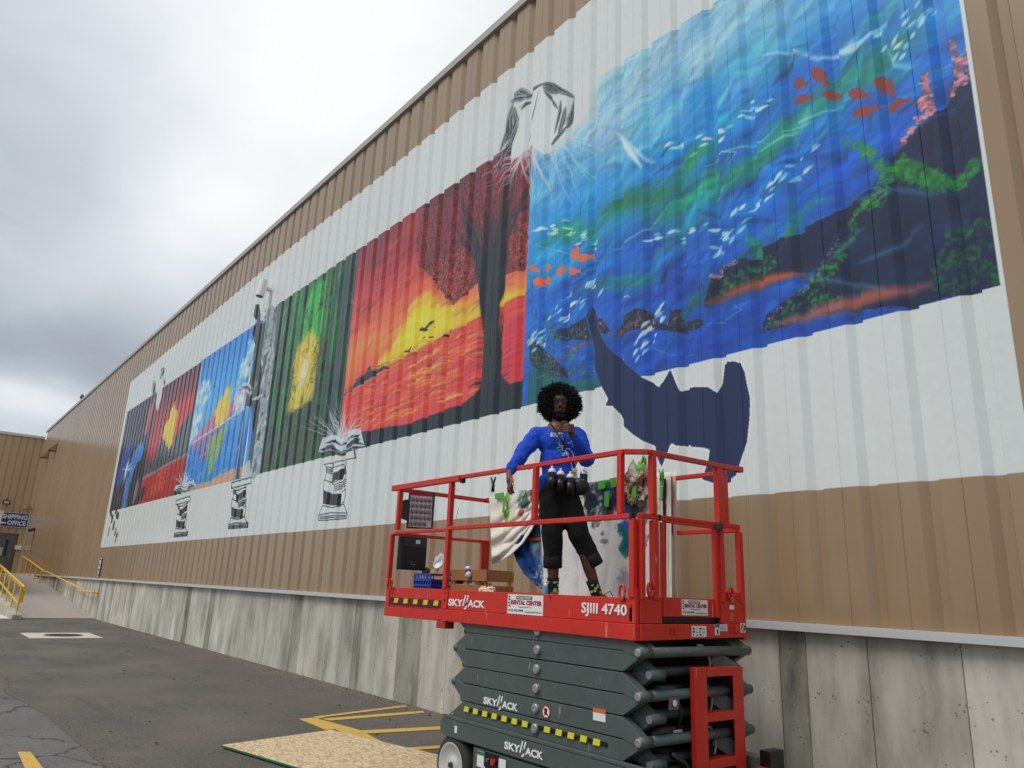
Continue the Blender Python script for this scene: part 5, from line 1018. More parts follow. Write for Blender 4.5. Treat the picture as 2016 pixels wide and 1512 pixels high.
# scissor stack
ZP = [1.317, 1.187, 1.053, .920, .786, .652]; JL = -5.52; JR = -3.45; H = .127
def armpoly(k, inner=False):
    z = ZP[k]; t, b = z+H/2, z-H/2; up_right = ((k % 2 == 1) != inner) and k > 0; up_left = (k % 2 == 0) != inner
    jr = z+.067 if up_right else z-.067; jl = z+.067 if up_left else z-.067
    P = []
    if up_right: P += [(-3.66, b), (-3.60, b)] + [(JR+.032*math.cos(a), jr+.032*math.sin(a)) for a in np.linspace(-.9, 1.6, 6)] + [(-3.60, t)]
    else: P += [(-3.60, b)] + [(JR+.032*math.cos(a), jr+.032*math.sin(a)) for a in np.linspace(-1.6, .9, 6)] + [(-3.60, t), (-3.66, t)]
    if up_left: P += [(-5.37, t)] + [(JL+.028*math.cos(a), jl+.028*math.sin(a)) for a in np.linspace(1.6, 3.9, 6)] + [(-5.37, b)]
    else: P += [(-5.37, t)] + [(JL+.028*math.cos(a), jl+.028*math.sin(a)) for a in np.linspace(2.4, 4.7, 6)] + [(-5.37, b)]
    return P
for k in range(6):
    for (ya, yb, inn) in ((Y0+.02, Y0+.09, 0), (Y0+.115, Y0+.175, 1), (Y1-.175, Y1-.115, 1), (Y1-.09, Y1-.02, 0)):
        e = .004*(k % 2)
        q = MB(); q.prism(armpoly(k, bool(inn)), ya+e, yb+e*.5); q.build('scissor_arm', GREY, lift, bevel=.004)
for k in range(6):
    q = MB(); q.lathe((-4.448, Y0+.022, ZP[k]), (0, -1, 0), [(.034, -.02), (.034, .018), (.028, .024), (.012, .026), (.0, .022)], 20); q.build('pivot_pin', pmat('pin_cap', (150, 152, 150), .4, metal=.3) if k == 0 else bpy.data.materials['pin_cap'], lift, smooth=False)
    q = MB(); q.cyl((-4.448, Y0+.09, ZP[k]), (-4.448, Y1-.09, ZP[k]), .026, 12); q.build('pivot_tube', GREYD, lift, smooth=True)
for i, zj in enumerate((ZP[0]-.067, ZP[2]-.067, ZP[4]-.067)):
    q = MB(); q.cyl((JR, Y0+.012, zj), (JR, Y0+.115, zj), .036, 16); q.build('joint_boss', GREY, lift, smooth=True)
    q = MB(); q.cyl((JR, Y0+.115, zj), (JR, Y1+.0, zj), .034, 16); q.build('cross_tube', GREY, lift, smooth=True)
    q = MB(); q.lathe((JR, Y0+.011, zj), (0, -1, 0), [(.027, 0), (.027, .010), (.020, .014), (0, .014)], 18); q.build('pin_cap', bpy.data.materials['pin_cap'], lift)
    zi = zj-.135
    q = MB(); q.cyl((JR+.01, Y0+.10, zi), (JR+.01, Y0+.225, zi), .036, 16); q.build('joint_boss', GREY, lift, smooth=True)
    q = MB(); q.lathe((JR+.01, Y0+.099, zi), (0, -1, 0), [(.026, 0), (.026, .006), (0, .008)], 14); q.build('pin_cap', bpy.data.materials['pin_cap'], lift)
    q = MB(); q.cyl((JR-.06, Y0+.22, zi+.01), (JR-.06, Y1-.18, zi+.01), .032, 14); q.build('inner_cross_tube', GREYD, lift, smooth=True)
for i, zj in enumerate((ZP[1]-.067, ZP[3]-.067, ZP[5]-.067)):
    q = MB(); q.cyl((JL, Y0+.015, zj), (JL, Y1-.015, zj), .026, 14); q.build('cross_tube', GREY, lift, smooth=True)
# cylinders and hoses inside the stack
for p0, p1, r_ in (((-3.62, 4.30, 1.02), (-5.2, 4.40, 1.22), .075), ((-3.60, 4.42, .86), (-5.2, 4.5, .70), .085), ((-3.58, 4.30, .58), (-5.2, 4.35, .62), .08)):
    q = MB(); q.cyl(p0, p1, r_, 18); q.build('hydraulic_cylinder', BLACK, lift, smooth=True)
bx('inner_shroud', -5.3, -3.78, 4.10, 4.80, .62, 1.30, BLACK, 0)
for z, n_ in ((.99, 0), (.735, 1), (.50, 2)):
    q = MB(); q.cyl((-3.56, 4.02, z), (-3.56, 4.72, z+.0), .06, 18); q.build('hydraulic_cylinder', BLACK, lift, smooth=True)
for (zc, y_) in ((1.17, 4.56), (.93, 4.57), (.66, 4.60)):
    q = MB(); q.tube([(-3.45, y_-.14+.12*math.sin(a*1.0), zc+.12*math.cos(a)) for a in np.linspace(-.1, 2.2, 12)], .009, 6); q.build('hose', pmat('pale_hose', (120, 122, 120), .5) if zc > 1.1 else bpy.data.materials['pale_hose'], lift, smooth=True)
q = MB(); q.tube([(-3.44, 4.10, .97), (-3.43, 4.17, .94), (-3.43, 4.20, .86), (-3.44, 4.17, .78)], .012, 6); q.build('hose', BLACK, lift, smooth=True)
q = MB(); q.tube([(-3.42, 4.08, .64), (-3.40, 4.18, .58), (-3.40, 4.24, .50), (-3.42, 4.22, .40)], .022, 8); q.build('hose', BLACK, lift, smooth=True)
for zq in (1.19, .93, .665):      # slanted inner links seen past the ladder
    q = MB(); q.bar((-3.50, 4.62, zq+.02), (-3.40, 4.80, zq-.09), .05, .10); q.build('link_plate', GREY, lift, bevel=.004)
for zq, y in ((.985, 4.20), (.735, 4.20)):
    q = MB(); plate(q, (-3.495, y, zq-.01), (0, 1, .02), (0, -.3, 1), .09, .035, .003); q.build('label_plate', DECALW, lift)
# base
q = MB(); q.prism([(-5.635, .449), (-5.56, .43), (-3.25, .43), (-3.25, .565), (-5.60, .565), (-5.635, .54)], Y0-.01, Y0+.12); q.build('base_beam', GREY, lift, bevel=.006)
q = MB(); q.prism([(-5.635, .449), (-5.56, .43), (-3.25, .43), (-3.25, .565), (-5.60, .565), (-5.635, .54)], Y1-.12, Y1+.01); q.build('base_beam', GREY, lift, bevel=.006)
bx('base_ledge', -5.60, -3.25, Y0-.014, Y0+.018, .567, .592, GREY); bx('base_end_beam', -5.632, -5.55, Y0+.125, Y1-.125, .44, .56, GREY)
bx('chassis', -5.1, -3.3, Y0+.03, Y1-.03, .12, .425, GREYD, .01); bx('axle_beam', -5.52, -5.12, Y0+.22, Y1-.22, .14, .40, GREYD)
bx('service_door', -5.17, -3.95, Y0+.004, Y0+.028, .10, .412, GREY, .006)
bx('control_recess', -5.02, -4.84, Y0-.002, Y0+.003, .30, .405, BLACK, 0)
MB().disc((-4.89, Y0-.004, .352), (0, -1, 0), .022, 14, .02).build('stop_button', pmat('red_button', (210, 30, 34), .35), lift)
MB().disc((-4.96, Y0-.004, .355), (0, -1, 0), .013, 10, .02).build('key_switch', STEEL, lift)
q = MB(); plate(q, (-5.11, Y0+.002, .285), (1, 0, 0), (0, 0, 1), .105, .11, .003); st_ = q.build('sticker', DECALW, lift)
q = MB(); plate(q, (-5.11, Y0-.002, .372), (1, 0, 0), (0, 0, 1), .105, .022, .002); q.build('sticker_header', DECALG, st_)
q = MB(); plate(q, (-4.83, Y0-.002, .20), (1, 0, 0), (0, 0, 1), .085, .19, .004); mc = q.build('sticker', DECALW, lift); textm('MC', 'lettering', DECALK, mc, (-4.822, Y0-.0075, .28), (1, 0, 0), (0, 0, 1), .068, .048, .03)
q = MB(); plate(q, (-5.42, Y0-.0105, .475), (1, 0, 0), (0, 0, 1), .035, .052, .002); q.build('sticker', DECALW, lift)
def mkwheel(x, y, sgn):
    w = MB(); w.lathe((x, y, .226), (0, sgn, 0), [(.165, -.002), (.195, 0), (.216, .012), (.226, .03), (.226, .12), (.21, .15), (.165, .152)], 40)
    root = bpy.data.objects.new('wheel', w.mesh('wheel', RUBBER, origin(lift), True)); COL.objects.link(root); root.parent = lift; ORG[root.name] = origin(lift)
    rm = MB(); rm.lathe((x, y, .226), (0, sgn, 0), [(.168, -.004), (.162, -.008), (.15, .004), (.10, .016), (.06, .03), (.05, .012), (.028, .01), (.0, .01)], 40); rm.build('rim', pmat('rim_paint', (196, 196, 192), .45, var=.1, dirt=(140, 138, 130), dirt_amt=.4) if 'rim_paint' not in bpy.data.materials else bpy.data.materials['rim_paint'], root, smooth=True)
    hb = MB(); hb.cyl((x, y+sgn*.012, .226), (x, y-sgn*.012, .226), .022, 8); hb.build('hub_nut', GREYD, root)
for x in (-5.465, -3.62):
    mkwheel(x, Y0-.0, 1); mkwheel(x, Y1, -1)
bx('rear_bumper', -3.30, -3.22, 4.86, 5.03, .40, .62, BLACK); bx('rear_bumper_plate', -3.29, -3.19, 4.80, 4.855, .50, .52, REDD); bx('rear_frame', -3.40, -3.25, Y0+.13, Y1-.13, .30, .42, GREYD); 
q = MB(); q.cyl((-3.27, 4.2, .37), (-3.27, 4.7, .37), .012, 8); q.tube([(-3.27, 4.28, .37), (-3.25, 4.33, .40), (-3.27, 4.38, .37)], .01, 6); q.build('tie_rod', STEEL, lift)
# ladder
XL = -3.37
q = MB(); q.box(XL-.045, XL, 4.275, 4.40, .13, 1.156); q.build('ladder_stile', RED, lift, bevel=.004)
q = MB(); q.box(XL-.006, XL, 4.69, 4.805, .13, 1.150); q.box(XL-.10, XL-.0065, 4.79, 4.805, .13, 1.150); q.build('ladder_stile', RED, lift, bevel=.003)
for z in (1.150, .868, .580, .29):
    q = MB(); q.box(XL-.004, XL+.002, 4.401, 4.689, z-.055, z); q.box(XL-.09, XL-.0045, 4.401, 4.785, z-.008, z); q.build('ladder_rung', RED, lift, bevel=.002)
# markings
def deco(s_, x, z, w, h, m=WHITE, y=Y0-.004, bold=.03, par=None, sh=0.): return textm(s_, 'lettering', m, par or lift, (x, y, z), (1, 0, 0), (0, 0, 1), w, h, bold, .002, sh)
def skyjack(x, z, w, h, y):
    deco('SKY', x, z, w*.42, h*.62, y=y, bold=.035); deco('ACK', x+w*.55, z, w*.45, h*.62, y=y, bold=.035)
    q = MB()
    for k in (0, 1):      # two slanting strokes, the second one hooked like a J
        a = x+w*(.40+.075*k); yk = y
        q.prism([(a, z+h*.05), (a+w*.035, z+h*.05), (a+w*.10, z+h), (a+w*.065, z+h)], yk-.002, yk)
    q.prism([(x+w*.455, z-h*.22), (x+w*.50, z-h*.22), (x+w*.525, z-h*.10), (x+w*.525, z+h*.5), (x+w*.485, z+h*.45), (x+w*.485, z-h*.10), (x+w*.455, z-h*.14)], y-.002, y)
    q.build('lettering', WHITE, lift)
skyjack(-5.63, 1.455, .53, .095, Y0-.0045); skyjack(-5.085, .735, .43, .085, Y0+.018); skyjack(-4.76, .468, .44, .085, Y0-.0125)
deco('SJIII 4740', -3.965, 1.452, .43, .092, bold=.02); deco('1', -3.512, 1.44, .022, .085, DECALK, bold=.03)
def rental(x, z, w, h, U, O):
    q = MB(); plate(q, O, U, (0, 0, 1), w, h, .003); s0 = q.build('rental_sticker', DECALW, lift)
    Un = Vector(U); Nn = Un.cross(Vector((0, 0, 1))); o = Vector(O)+Nn*.0035
    q = MB(); plate(q, o+Un*w*.25+Vector((0, 0, h*.76)), U, (0, 0, 1), w*.45, h*.18, .001); q.build('band', DECALG, s0)
    textm('WOOD STREET', 'lettering', DECALW, s0, o+Nn*.0015+Un*w*.27+Vector((0, 0, h*.79)), U, (0, 0, 1), w*.41, h*.11, .02, .001)
    textm('RENTAL CENTER', 'lettering', DECALR, s0, o+Un*w*.10+Vector((0, 0, h*.48)), U, (0, 0, 1), w*.87, h*.24, .05, .001)
    textm('STEVENS POINT, WI', 'lettering', DECALK, s0, o+Un*w*.33+Vector((0, 0, h*.34)), U, (0, 0, 1), w*.35, h*.05, .01, .001)
    textm('(715) 342-9099', 'lettering', DECALK, s0, o+Un*w*.03+Vector((0, 0, h*.10)), U, (0, 0, 1), w*.43, h*.14, .02, .001)
    textm('woodstreetrental.com', 'lettering', DECALK, s0, o+Un*w*.50+Vector((0, 0, h*.11)), U, (0, 0, 1), w*.47, h*.08, .0, .001)
    q = MB()
    for k, (a, b_) in enumerate(((.02, .84), (.03, .70), (.02, .52), (.035, .38))): plate(q, o+Un*w*a+Vector((0, 0, h*b_)), U, (0, 0, 1), w*.05, h*.08, .001)
    q.build('figures', DECALK, s0)
rental(0, 0, .425, .145, (1, 0, 0), (-4.80, Y0-.0025, 1.430))
rental(0, 0, .285, .105, (0, 1, 0), (XR-.0115, 4.27, 1.487))
# warning tapes
q = MB(); q.box(XE+.07, XE+.98, Y0+.004, Y0+.0075, 1.425, 1.495); st_ = q.build('warning_tape', MAROON, lift)
for k in range(5): x = XE+.165+k*.175; q = MB(); q.prism([(x, 1.447), (x+.075, 1.447), (x+.085, 1.490), (x+.010, 1.490)], Y0+.001, Y0+.0035); q.build('tape_block', TAPEG, st_)
q = MB(); q.box(-5.34, -3.73, Y0+.0165, Y0+.0195, .650, .676); st_ = q.build('warning_tape', BLACK, lift)
for k in range(13):
    x = -5.34+k*.1235
    if abs(x+.03+4.448) > .05: q = MB(); q.prism([(x, .645), (x+.062, .645), (x+.07, .684), (x+.008, .684)], Y0+.012, Y0+.0163); q.build('tape_block', TAPEY, st_)
# stickers
q = MB(); q.disc((-4.335, Y0+.0185, .778), (0, -1, 0), .046, 24, .002); st_ = q.build('warning_sticker', DECALR, lift)
q = MB(); q.disc((-4.335, Y0+.0163, .778), (0, -1, 0), .036, 24, .001); q.build('ground', DECALW, st_)
q = MB(); q.box(-4.352, -4.322, Y0+.0138, Y0+.0152, .758, .790); 
for k in range(4): q.box(-4.352+k*.008, -4.346+k*.008, Y0+.0138, Y0+.0152, .790, .802)
q.build('hand_symbol', DECALK, st_); q = MB(); q.bar((-4.36, Y0+.0128, .80), (-4.31, Y0+.0128, .756), .006, .001, up=(0, -1, 0)); q.build('slash', DECALR, st_)
q = MB(); plate(q, (-3.86, Y0+.0175, .795), (1, 0, 0), (0, 0, 1), .115, .075, .002); st_ = q.build('warning_sticker', DECALW, lift); q = MB(); plate(q, (-3.86, Y0+.0153, .845), (1, 0, 0), (0, 0, 1), .115, .025, .001); q.build('header', DECALO, st_)
def stk(y, z, w, h, m=DECALW): q = MB(); plate(q, (XR+.0145, y, z), (0, 1, 0), (0, 0, 1), w, h, .002); return q.build('sticker', m, lift)
s0 = stk(4.34, 1.346, .16, .072)
q = MB()
for k in range(12): plate(q, (XR+.0168, 4.35+(k % 4)*.036, 1.354+(k//4)*.02), (0, 1, 0), (0, 0, 1), .022 if k % 3 else .01, .006 if k % 2 else .012, .0008)
q.build('print', DECALK, s0)
s0 = stk(4.60, 1.358, .05, .072); q = MB(); plate(q, (XR+.0168, 4.60, 1.408), (0, 1, 0), (0, 0, 1), .05, .022, .001); q.build('header', DECALB, s0); q = MB(); plate(q, (XR+.0168, 4.617, 1.365), (0, 1, 0), (0, 0, 1), .018, .03, .001); q.build('print', DECALK, s0)
s0 = stk(4.655, 1.385, .085, .045); q = MB()
for k in range(4): plate(q, (XR+.0168, 4.66, 1.392+k*.009), (0, 1, 0), (0, 0, 1), .07, .003, .0008)
q.build('print', DECALB, s0)
s0 = stk(4.90, 1.375, .055, .065); q = MB(); q.tube([(XR+.018, 4.9275+.020*math.cos(a), 1.4075+.024*math.sin(a)) for a in np.linspace(0, 6.3, 16)], .003, 5); q.bar((XR+.018, 4.913, 1.424), (XR+.018, 4.942, 1.392), .005, .002); q.build('print', DECALK, s0)
q = MB(); plate(q, (XR+.0045, 4.79, 1.535), (0, 1, 0), (0, 0, 1), .055, .030, .002); q.build('sticker', DECALW, lift)
textm('STOP', 'lettering', DECALW, lift, (XR+.0045, 4.79, 1.59), (0, 1, 0), (0, 0, 1), .055, .02, .02, .002)
q = MB()
for k in range(5): plate(q, (XR+.0045, 4.795, 1.455+k*.012), (0, 1, 0), (0, 0, 1), .045 if k % 2 else .035, .004, .001)
q.build('print', pmat('pale_red_print', (226, 130, 120), .5), lift)
q = MB(); plate(q, (-3.50, Y0+.235, .905), (0, 1, 0), (.1, 0, 1), .10, .075, .003)
tg = q.build('tag', pmat('purple_grey_tag', (112, 92, 104), .5), lift)
for v_ in tg.data.vertices: v_.co.x += .10
q = MB(); q.disc((-3.388, 4.085, .945), (1, 0, 0), .020, 16, .002); q.build('print', DECALW, tg)
# placards and document box hung on the extension end
sg = MB(); sg.prism([(3.93, 2.165), (3.93, 2.54), (4.245, 2.565), (4.245, 2.185)], XE+.07, XE+.082, 'X')
sg.prism([(3.86, 2.26), (3.86, 2.44), (3.93, 2.46), (3.93, 2.24)], XE+.0702, XE+.0818, 'X'); sgo = sg.build('placard', GREYD, lift, bevel=.004)
U = Vector((0, 1, .035)).normalized(); V = Vector((0, -.015, 1)).normalized(); O = Vector((XE+.0825, 3.952, 2.185))
q = MB(); plate(q, O, U, V, .265, .36, .001); sh_ = q.build('pictogram_sheet', pmat('pink_sheet', (224, 196, 202), .5), lift)
q = MB(); plate(q, O+V*.318+Vector((.0012, 0, 0)), U, V, .265, .042, .001); q.build('header', DECALR, sh_)
q = MB()
for r_ in range(5):
    for c_ in range(5 if r_ > 0 else 4):
        p = O+U*(.030+c_*.051)+V*(.032+r_*.060)+Vector((.0025, 0, 0))
        q.tube([p+U*(.021*math.cos(a))+V*(.021*math.sin(a)) for a in np.linspace(0, 6.283, 13)], .0028, 4)
        q.bar(p-U*.014+V*.014, p+U*.014-V*.014, .003, .002)
        plate(q, p-U*.009-V*.012, U, V, .016, .018, .001)
q.build('pictograms', DECALK, sh_)
db = bx('document_box', XE+.05, XE+.13, 3.86, 4.16, 1.76, 2.085, BLACK, .012)
q = MB(); q.box(XE+.131, XE+.134, 3.88, 4.14, 1.99, 2.07); q.build('flap', GREYD, db); q = MB(); q.box(XE+.1345, XE+.136, 4.02, 4.07, 2.02, 2.055); q.build('sticker', DECALW, db)
q = MB(); q.tube([(XE+.137, 3.98, 1.84), (XE+.137, 3.98, 1.815), (XE+.137, 4.01, 1.813), (XE+.137, 4.03, 1.82)], .003, 5); q.build('scratch', STEEL, db)
for (a, b_) in (((890, 960), (904, 967)), ((903, 1000), (898, 1020))):
    p0 = onY(*a, 4.6); p1 = onY(*b_, 4.6); q = MB(); q.tube([p0, (p0+p1)/2+np.array([0, 0, .005]), p1], .0022, 5); q.build('wire', GREYD, lift)

# ------------------------------------------------------------------ painted drop cloths clamped to the far railing
def cloth_material(name, base, splats, Yp, rough=.9):
    m = bpy.data.materials.new(name); m.use_nodes = True; t = m.node_tree; b = t.nodes['Principled BSDF']; b.inputs['Roughness'].default_value = rough; b.inputs['Specular IOR Level'].default_value = .2
    g = N(t, 'ShaderNodeNewGeometry'); n = N(t, 'ShaderNodeTexNoise'); n.inputs['Scale'].default_value = 9; n.inputs['Detail'].default_value = 5; L(t, g.outputs['Position'], n.inputs['Vector'])
    n2 = N(t, 'ShaderNodeTexNoise'); n2.inputs['Scale'].default_value = 30; n2.inputs['Detail'].default_value = 4; L(t, g.outputs['Position'], n2.inputs['Vector'])
    f = M(t, 'MULTIPLY_ADD', n.outputs[0], .24, .88); sc = N(t, 'ShaderNodeVectorMath', operation='SCALE'); sc.inputs[0].default_value = lin(base); L(t, f, sc.inputs['Scale']); out = sc.outputs[0]
    for px, py, r, c, a, st in splats:
        p = onY(px, py, Yp); sb = N(t, 'ShaderNodeVectorMath', operation='SUBTRACT'); L(t, g.outputs['Position'], sb.inputs[0]); sb.inputs[1].default_value = tuple(p)
        s2 = N(t, 'ShaderNodeVectorMath', operation='MULTIPLY'); L(t, sb.outputs[0], s2.inputs[0]); s2.inputs[1].default_value = (1, .2, 1/st)
        ln = N(t, 'ShaderNodeVectorMath', operation='LENGTH'); L(t, s2.outputs[0], ln.inputs[0])
        k = M(t, 'SUBTRACT', 1.0, M(t, 'DIVIDE', ln.outputs['Value'], r*1.7)); k = M(t, 'ADD', k, M(t, 'MULTIPLY', M(t, 'SUBTRACT', n.outputs[0], .5), 2.4)); k = M(t, 'ADD', k, M(t, 'MULTIPLY', M(t, 'SUBTRACT', n2.outputs[0], .5), .8)); k = M(t, 'MULTIPLY', k, 2.2, clamp=True); k = M(t, 'MULTIPLY', k, a)
        mx = N(t, 'ShaderNodeMix', data_type='RGBA'); L(t, k, mx.inputs[0]); L(t, out, mx.inputs[6]); mx.inputs[7].default_value = (*lin(c), 1); out = mx.outputs[2]
    L(t, out, b.inputs['Base Color']); bp = N(t, 'ShaderNodeBump'); bp.inputs['Strength'].default_value = .35; bp.inputs['Distance'].default_value = .01; L(t, n2.outputs[0], bp.inputs['Height']); L(t, bp.outputs[0], b.inputs['Normal']); return m
def interp(pts, u):
    s = [0]
    for a, b_ in zip(pts[:-1], pts[1:]): s.append(s[-1]+math.dist(a, b_))
    u *= s[-1]; xs_ = [p[0] for p in pts]; ys_ = [p[1] for p in pts]; return float(np.interp(u, s, xs_)), float(np.interp(u, s, ys_))
def hang(name, label, top, bot, Yc, mat, folds, amp=.03, nu=60, nv=40, group=None, swag=0.):
    def fn(u, v):
        a = interp(top, u); b_ = interp(bot, u); px = a[0]*(1-v)+b_[0]*v; py = a[1]*(1-v)+b_[1]*v
        d = amp*(.25+v)*math.sin(folds*u*6.283+1.3*v+.6*math.sin(4*u)) + amp*.5*math.sin(folds*2.3*u*6.283+2*v) + .012*mnoise.noise(Vector((u*7, v*5, Yc*3)))
        if swag: d += amp*1.5*v*math.sin(swag*(v*1.15+.10*u)*6.283)
        return tuple(onY(px, py, Yc-abs(d) if v > 0 else Yc))
    t = thing(name, label, 'cloth', tuple(onY(*top[0], Yc)), group); q = MB(); q.grid(fn, nu, nv); o = q.build('fabric', mat, t, smooth=True)
    sm = o.modifiers.new('thickness', 'SOLIDIFY'); sm.thickness = .004; return t
YB = 4.945
CA = cloth_material('canvas_cream_stained', (230, 224, 210), [(1034, 984, .07, (30, 70, 60), .9, 1.4), (1030, 1008, .05, (170, 50, 60), .8, .7), (1026, 975, .04, (60, 130, 80), .8, 1.6), (1050, 968, .08, (30, 34, 36), .8, .6), (1000, 1000, .03, (120, 170, 60), .9, 5.), (1012, 1012, .03, (200, 190, 150), .6, 1)], YB)
ca = hang('drop_cloth', 'cream drop cloth swagged on the left of the far rail, green tape along its top', [(963, 980), (1000, 968), (1062, 961)], [(968, 1111), (985, 1105), (1006, 1092), (1030, 1070), (1047, 1045), (1060, 1018)], YB, CA, .7, .020, 70, 70, 'drop cloths on the far rail', 3.2)
CB_ = cloth_material('canvas_blue', (206, 204, 198), [(1035, 1085, .22, (20, 44, 96), 1., 1.6), (1050, 1115, .15, (22, 60, 120), .9, 1.6), (1060, 1070, .06, (40, 110, 80), .8, 1.5), (1064, 1085, .05, (170, 50, 46), .8, 1), (1066, 1095, .06, (70, 130, 170), .7, 2)], YB+.03)
hang('drop_cloth', 'blue stained cloth sagging in a curve behind the cream cloth and the red post', [(1062, 1000), (1072, 1060), (1076, 1160)], [(1008, 1080), (1016, 1104), (1032, 1130), (1050, 1148), (1070, 1162)], YB+.035, CB_, .8, .03, 50, 40, 'drop cloths on the far rail', 1.5)
CC = cloth_material('canvas_spattered', (228, 224, 218), [(1180, 960, .22, (60, 68, 80), .85, .9), (1170, 985, .12, (22, 30, 40), .95, .8), (1200, 975, .12, (40, 60, 110), .75, 1.2), (1225, 965, .10, (46, 66, 110), .8, 1.4), (1195, 945, .06, (60, 130, 60), .8, .8), (1185, 1000, .10, (20, 60, 52), .85, .6),
     (1215, 1000, .12, (52, 60, 76), .8, .8), (1240, 995, .12, (26, 32, 34), .9, .8), (1270, 1000, .10, (24, 74, 60), .8, 1.), (1236, 1040, .05, (28, 84, 170), .95, 2.2), (1235, 1065, .045, (20, 120, 110), .95, 2.), (1190, 1050, .03, (50, 54, 56), .8, .8), (1192, 1066, .03, (60, 64, 66), .7, .6),
     (1262, 1060, .08, (50, 44, 70), .75, 1.4), (1270, 1080, .04, (140, 30, 70), .7, .8), (1262, 1110, .05, (200, 120, 60), .6, 1), (1258, 1122, .045, (40, 42, 48), .9, .8), (1240, 1140, .06, (120, 120, 140), .6, 1.5), (1210, 1015, .03, (190, 60, 70), .5, 1), (1100, 975, .2, (60, 66, 70), .6, 1.), (1070, 1010, .06, (40, 90, 70), .8, 1), (1155, 1085, .03, (60, 62, 66), .7, .6)], YB)
hang('drop_cloth', 'large paint spattered drop cloth hanging behind the man', [(1060, 968), (1120, 956), (1200, 944), (1283, 936)], [(1072, 1182), (1140, 1184), (1220, 1184), (1286, 1186)], YB-.02, CC, 2.3, .022, 130, 50, 'drop cloths on the far rail')
CD = cloth_material('canvas_plain', (222, 214, 200), [(1300, 1000, .03, (90, 88, 84), .4, 1), (1312, 985, .02, (60, 60, 60), .6, .6)], YB)
hang('drop_cloth', 'narrow plain folded cloth with a green clamp, to the right of the big spattered cloth', [(1284, 935), (1302, 931), (1321, 929)], [(1286, 1184), (1306, 1184), (1323, 1184)], YB-.05, CD, 2.0, .014, 50, 30, 'drop cloths on the far rail')
hang('drop_cloth', 'thin strip of cloth hanging right of the dark far post', [(1324, 930), (1331, 929)], [(1326, 1184), (1334, 1184)], YB+.02, CD, 1, .02, 12, 24, 'drop cloths on the far rail')
bx('upper_post', onY(1323, 1000, 4.97)[0]-.008, onY(1323, 1000, 4.97)[0]+.010, 4.86, 4.90, 1.50, 2.56, pmat('painted_post_shade', (44, 20, 18), .6))  # far post strip with its shade painted in as a dark colour
GT = pmat('green_tape', (84, 168, 40), .5, var=.1)
def tape(label, quads, Yp):
    c = onY(*quads[0][0], Yp); t = thing('green_tape', label, 'tape', tuple(c), 'green tape pieces on the cloths')
    for qd in quads:
        q = MB(); f = [onY(*p, Yp) for p in qd]; bk = [p+np.array([0, .004, 0]) for p in f]; q.add(f+bk, [(0, 1, 2, 3), (7, 6, 5, 4), (0, 4, 5, 1), (1, 5, 6, 2), (2, 6, 7, 3), (3, 7, 4, 0)]); q.build('strip', GT, t)
tape('green tape strips along the top of the cream cloth', [[(974, 972), (992, 969), (992, 979), (975, 983)], [(992, 978), (996, 977), (992, 1008), (988, 1010)]], YB-.045)
tape('green tape patches on top of the spattered cloth right of the man', [[(1176, 948), (1190, 945), (1192, 960), (1178, 964)], [(1200, 942), (1216, 939), (1212, 958), (1203, 960)], [(1190, 968), (1200, 966), (1198, 998), (1190, 996)]], YB-.06)
tape('green tape strip down the front of the stained paper bag', [[(1244, 951), (1253, 950), (1252, 980), (1243, 979)]], 4.835)
tape('green tape hanging on the narrow folded cloth', [[(1298, 930), (1307, 929), (1306, 958), (1300, 956)], [(1300, 958), (1305, 958), (1304, 979), (1300, 979)]], YB-.12)
# stained crumpled bag
BM = cloth_material('stained_paper', (176, 148, 126), [(1240, 940, .05, (60, 34, 30), .9, 1), (1262, 960, .06, (90, 44, 36), .9, 1.5), (1250, 930, .05, (200, 184, 168), .9, 1), (1268, 975, .04, (214, 206, 196), .9, 1), (1246, 970, .03, (40, 28, 28), .9, 1)], 4.85)
t = thing('paper_bag', 'crumpled brown and cream paint stained bag clamped near the right end of the far rail', 'bag', tuple(onY(1255, 960, 4.87)))
c = onY(1255, 956, 4.885); q = MB()
def bagfn(u, v):
    a = u*6.283; ph = v*math.pi; d = Vector((math.sin(ph)*math.cos(a), math.sin(ph)*math.sin(a), math.cos(ph))); k = 1+.55*mnoise.noise(d*2.6)+.30*mnoise.noise(d*7+Vector((3, 1, 2)))+.12*abs(mnoise.noise(d*17))
    return (c[0]+.145*d.x*k, c[1]+.055*d.y*k, c[2]+.15*d.z*k*(1.1 if d.z > 0 else .95))
q.grid(bagfn, 44, 26); q.build('paper', BM, t)
def clamp(name, label, px, py, Yp, m, s=1.):
    c = Vector(onY(px, py, Yp)); t = thing(name, label, 'clamp', tuple(c))
    for sg_ in (-1, 1):
        q = MB(); q.tube([c+Vector((sg_*.040*s, -.01, .10*s)), c+Vector((sg_*.018*s, -.01, .055*s)), c+Vector((-sg_*.006*s, -.01, .01)), c+Vector((-sg_*.018*s, -.01, -.06*s))], .011*s, 8, True, [.010*s, .011*s, .013*s, .009*s]); q.build('jaw', m, t, smooth=True)
    q = MB(); q.cyl(c+Vector((0, -.025, .012*s)), c+Vector((0, .01, .012*s)), .012*s, 10); q.build('pivot', STEEL, t)
clamp('spring_clamp', 'black spring clamp with crossed handles at the corner of the cream cloth', 972, 958, YB-.03, BLACK, 1.)
clamp('spring_clamp', 'green spring clamp on the narrow folded cloth', 1303, 938, YB-.13, GT, .6)
c = Vector(onY(1263, 925, 4.90)); t = thing('green_cup', 'bright green cup with an upright handle on the far rail above the stained bag', 'cup', tuple(c))
q = MB(); q.lathe(c+Vector((0, 0, -.055)), (0, -.12, 1), [(0, 0), (.048, .002), (.056, .10), (.050, .10), (.044, .012), (0, .01)], 22); q.build('bowl', GT, t, smooth=True)
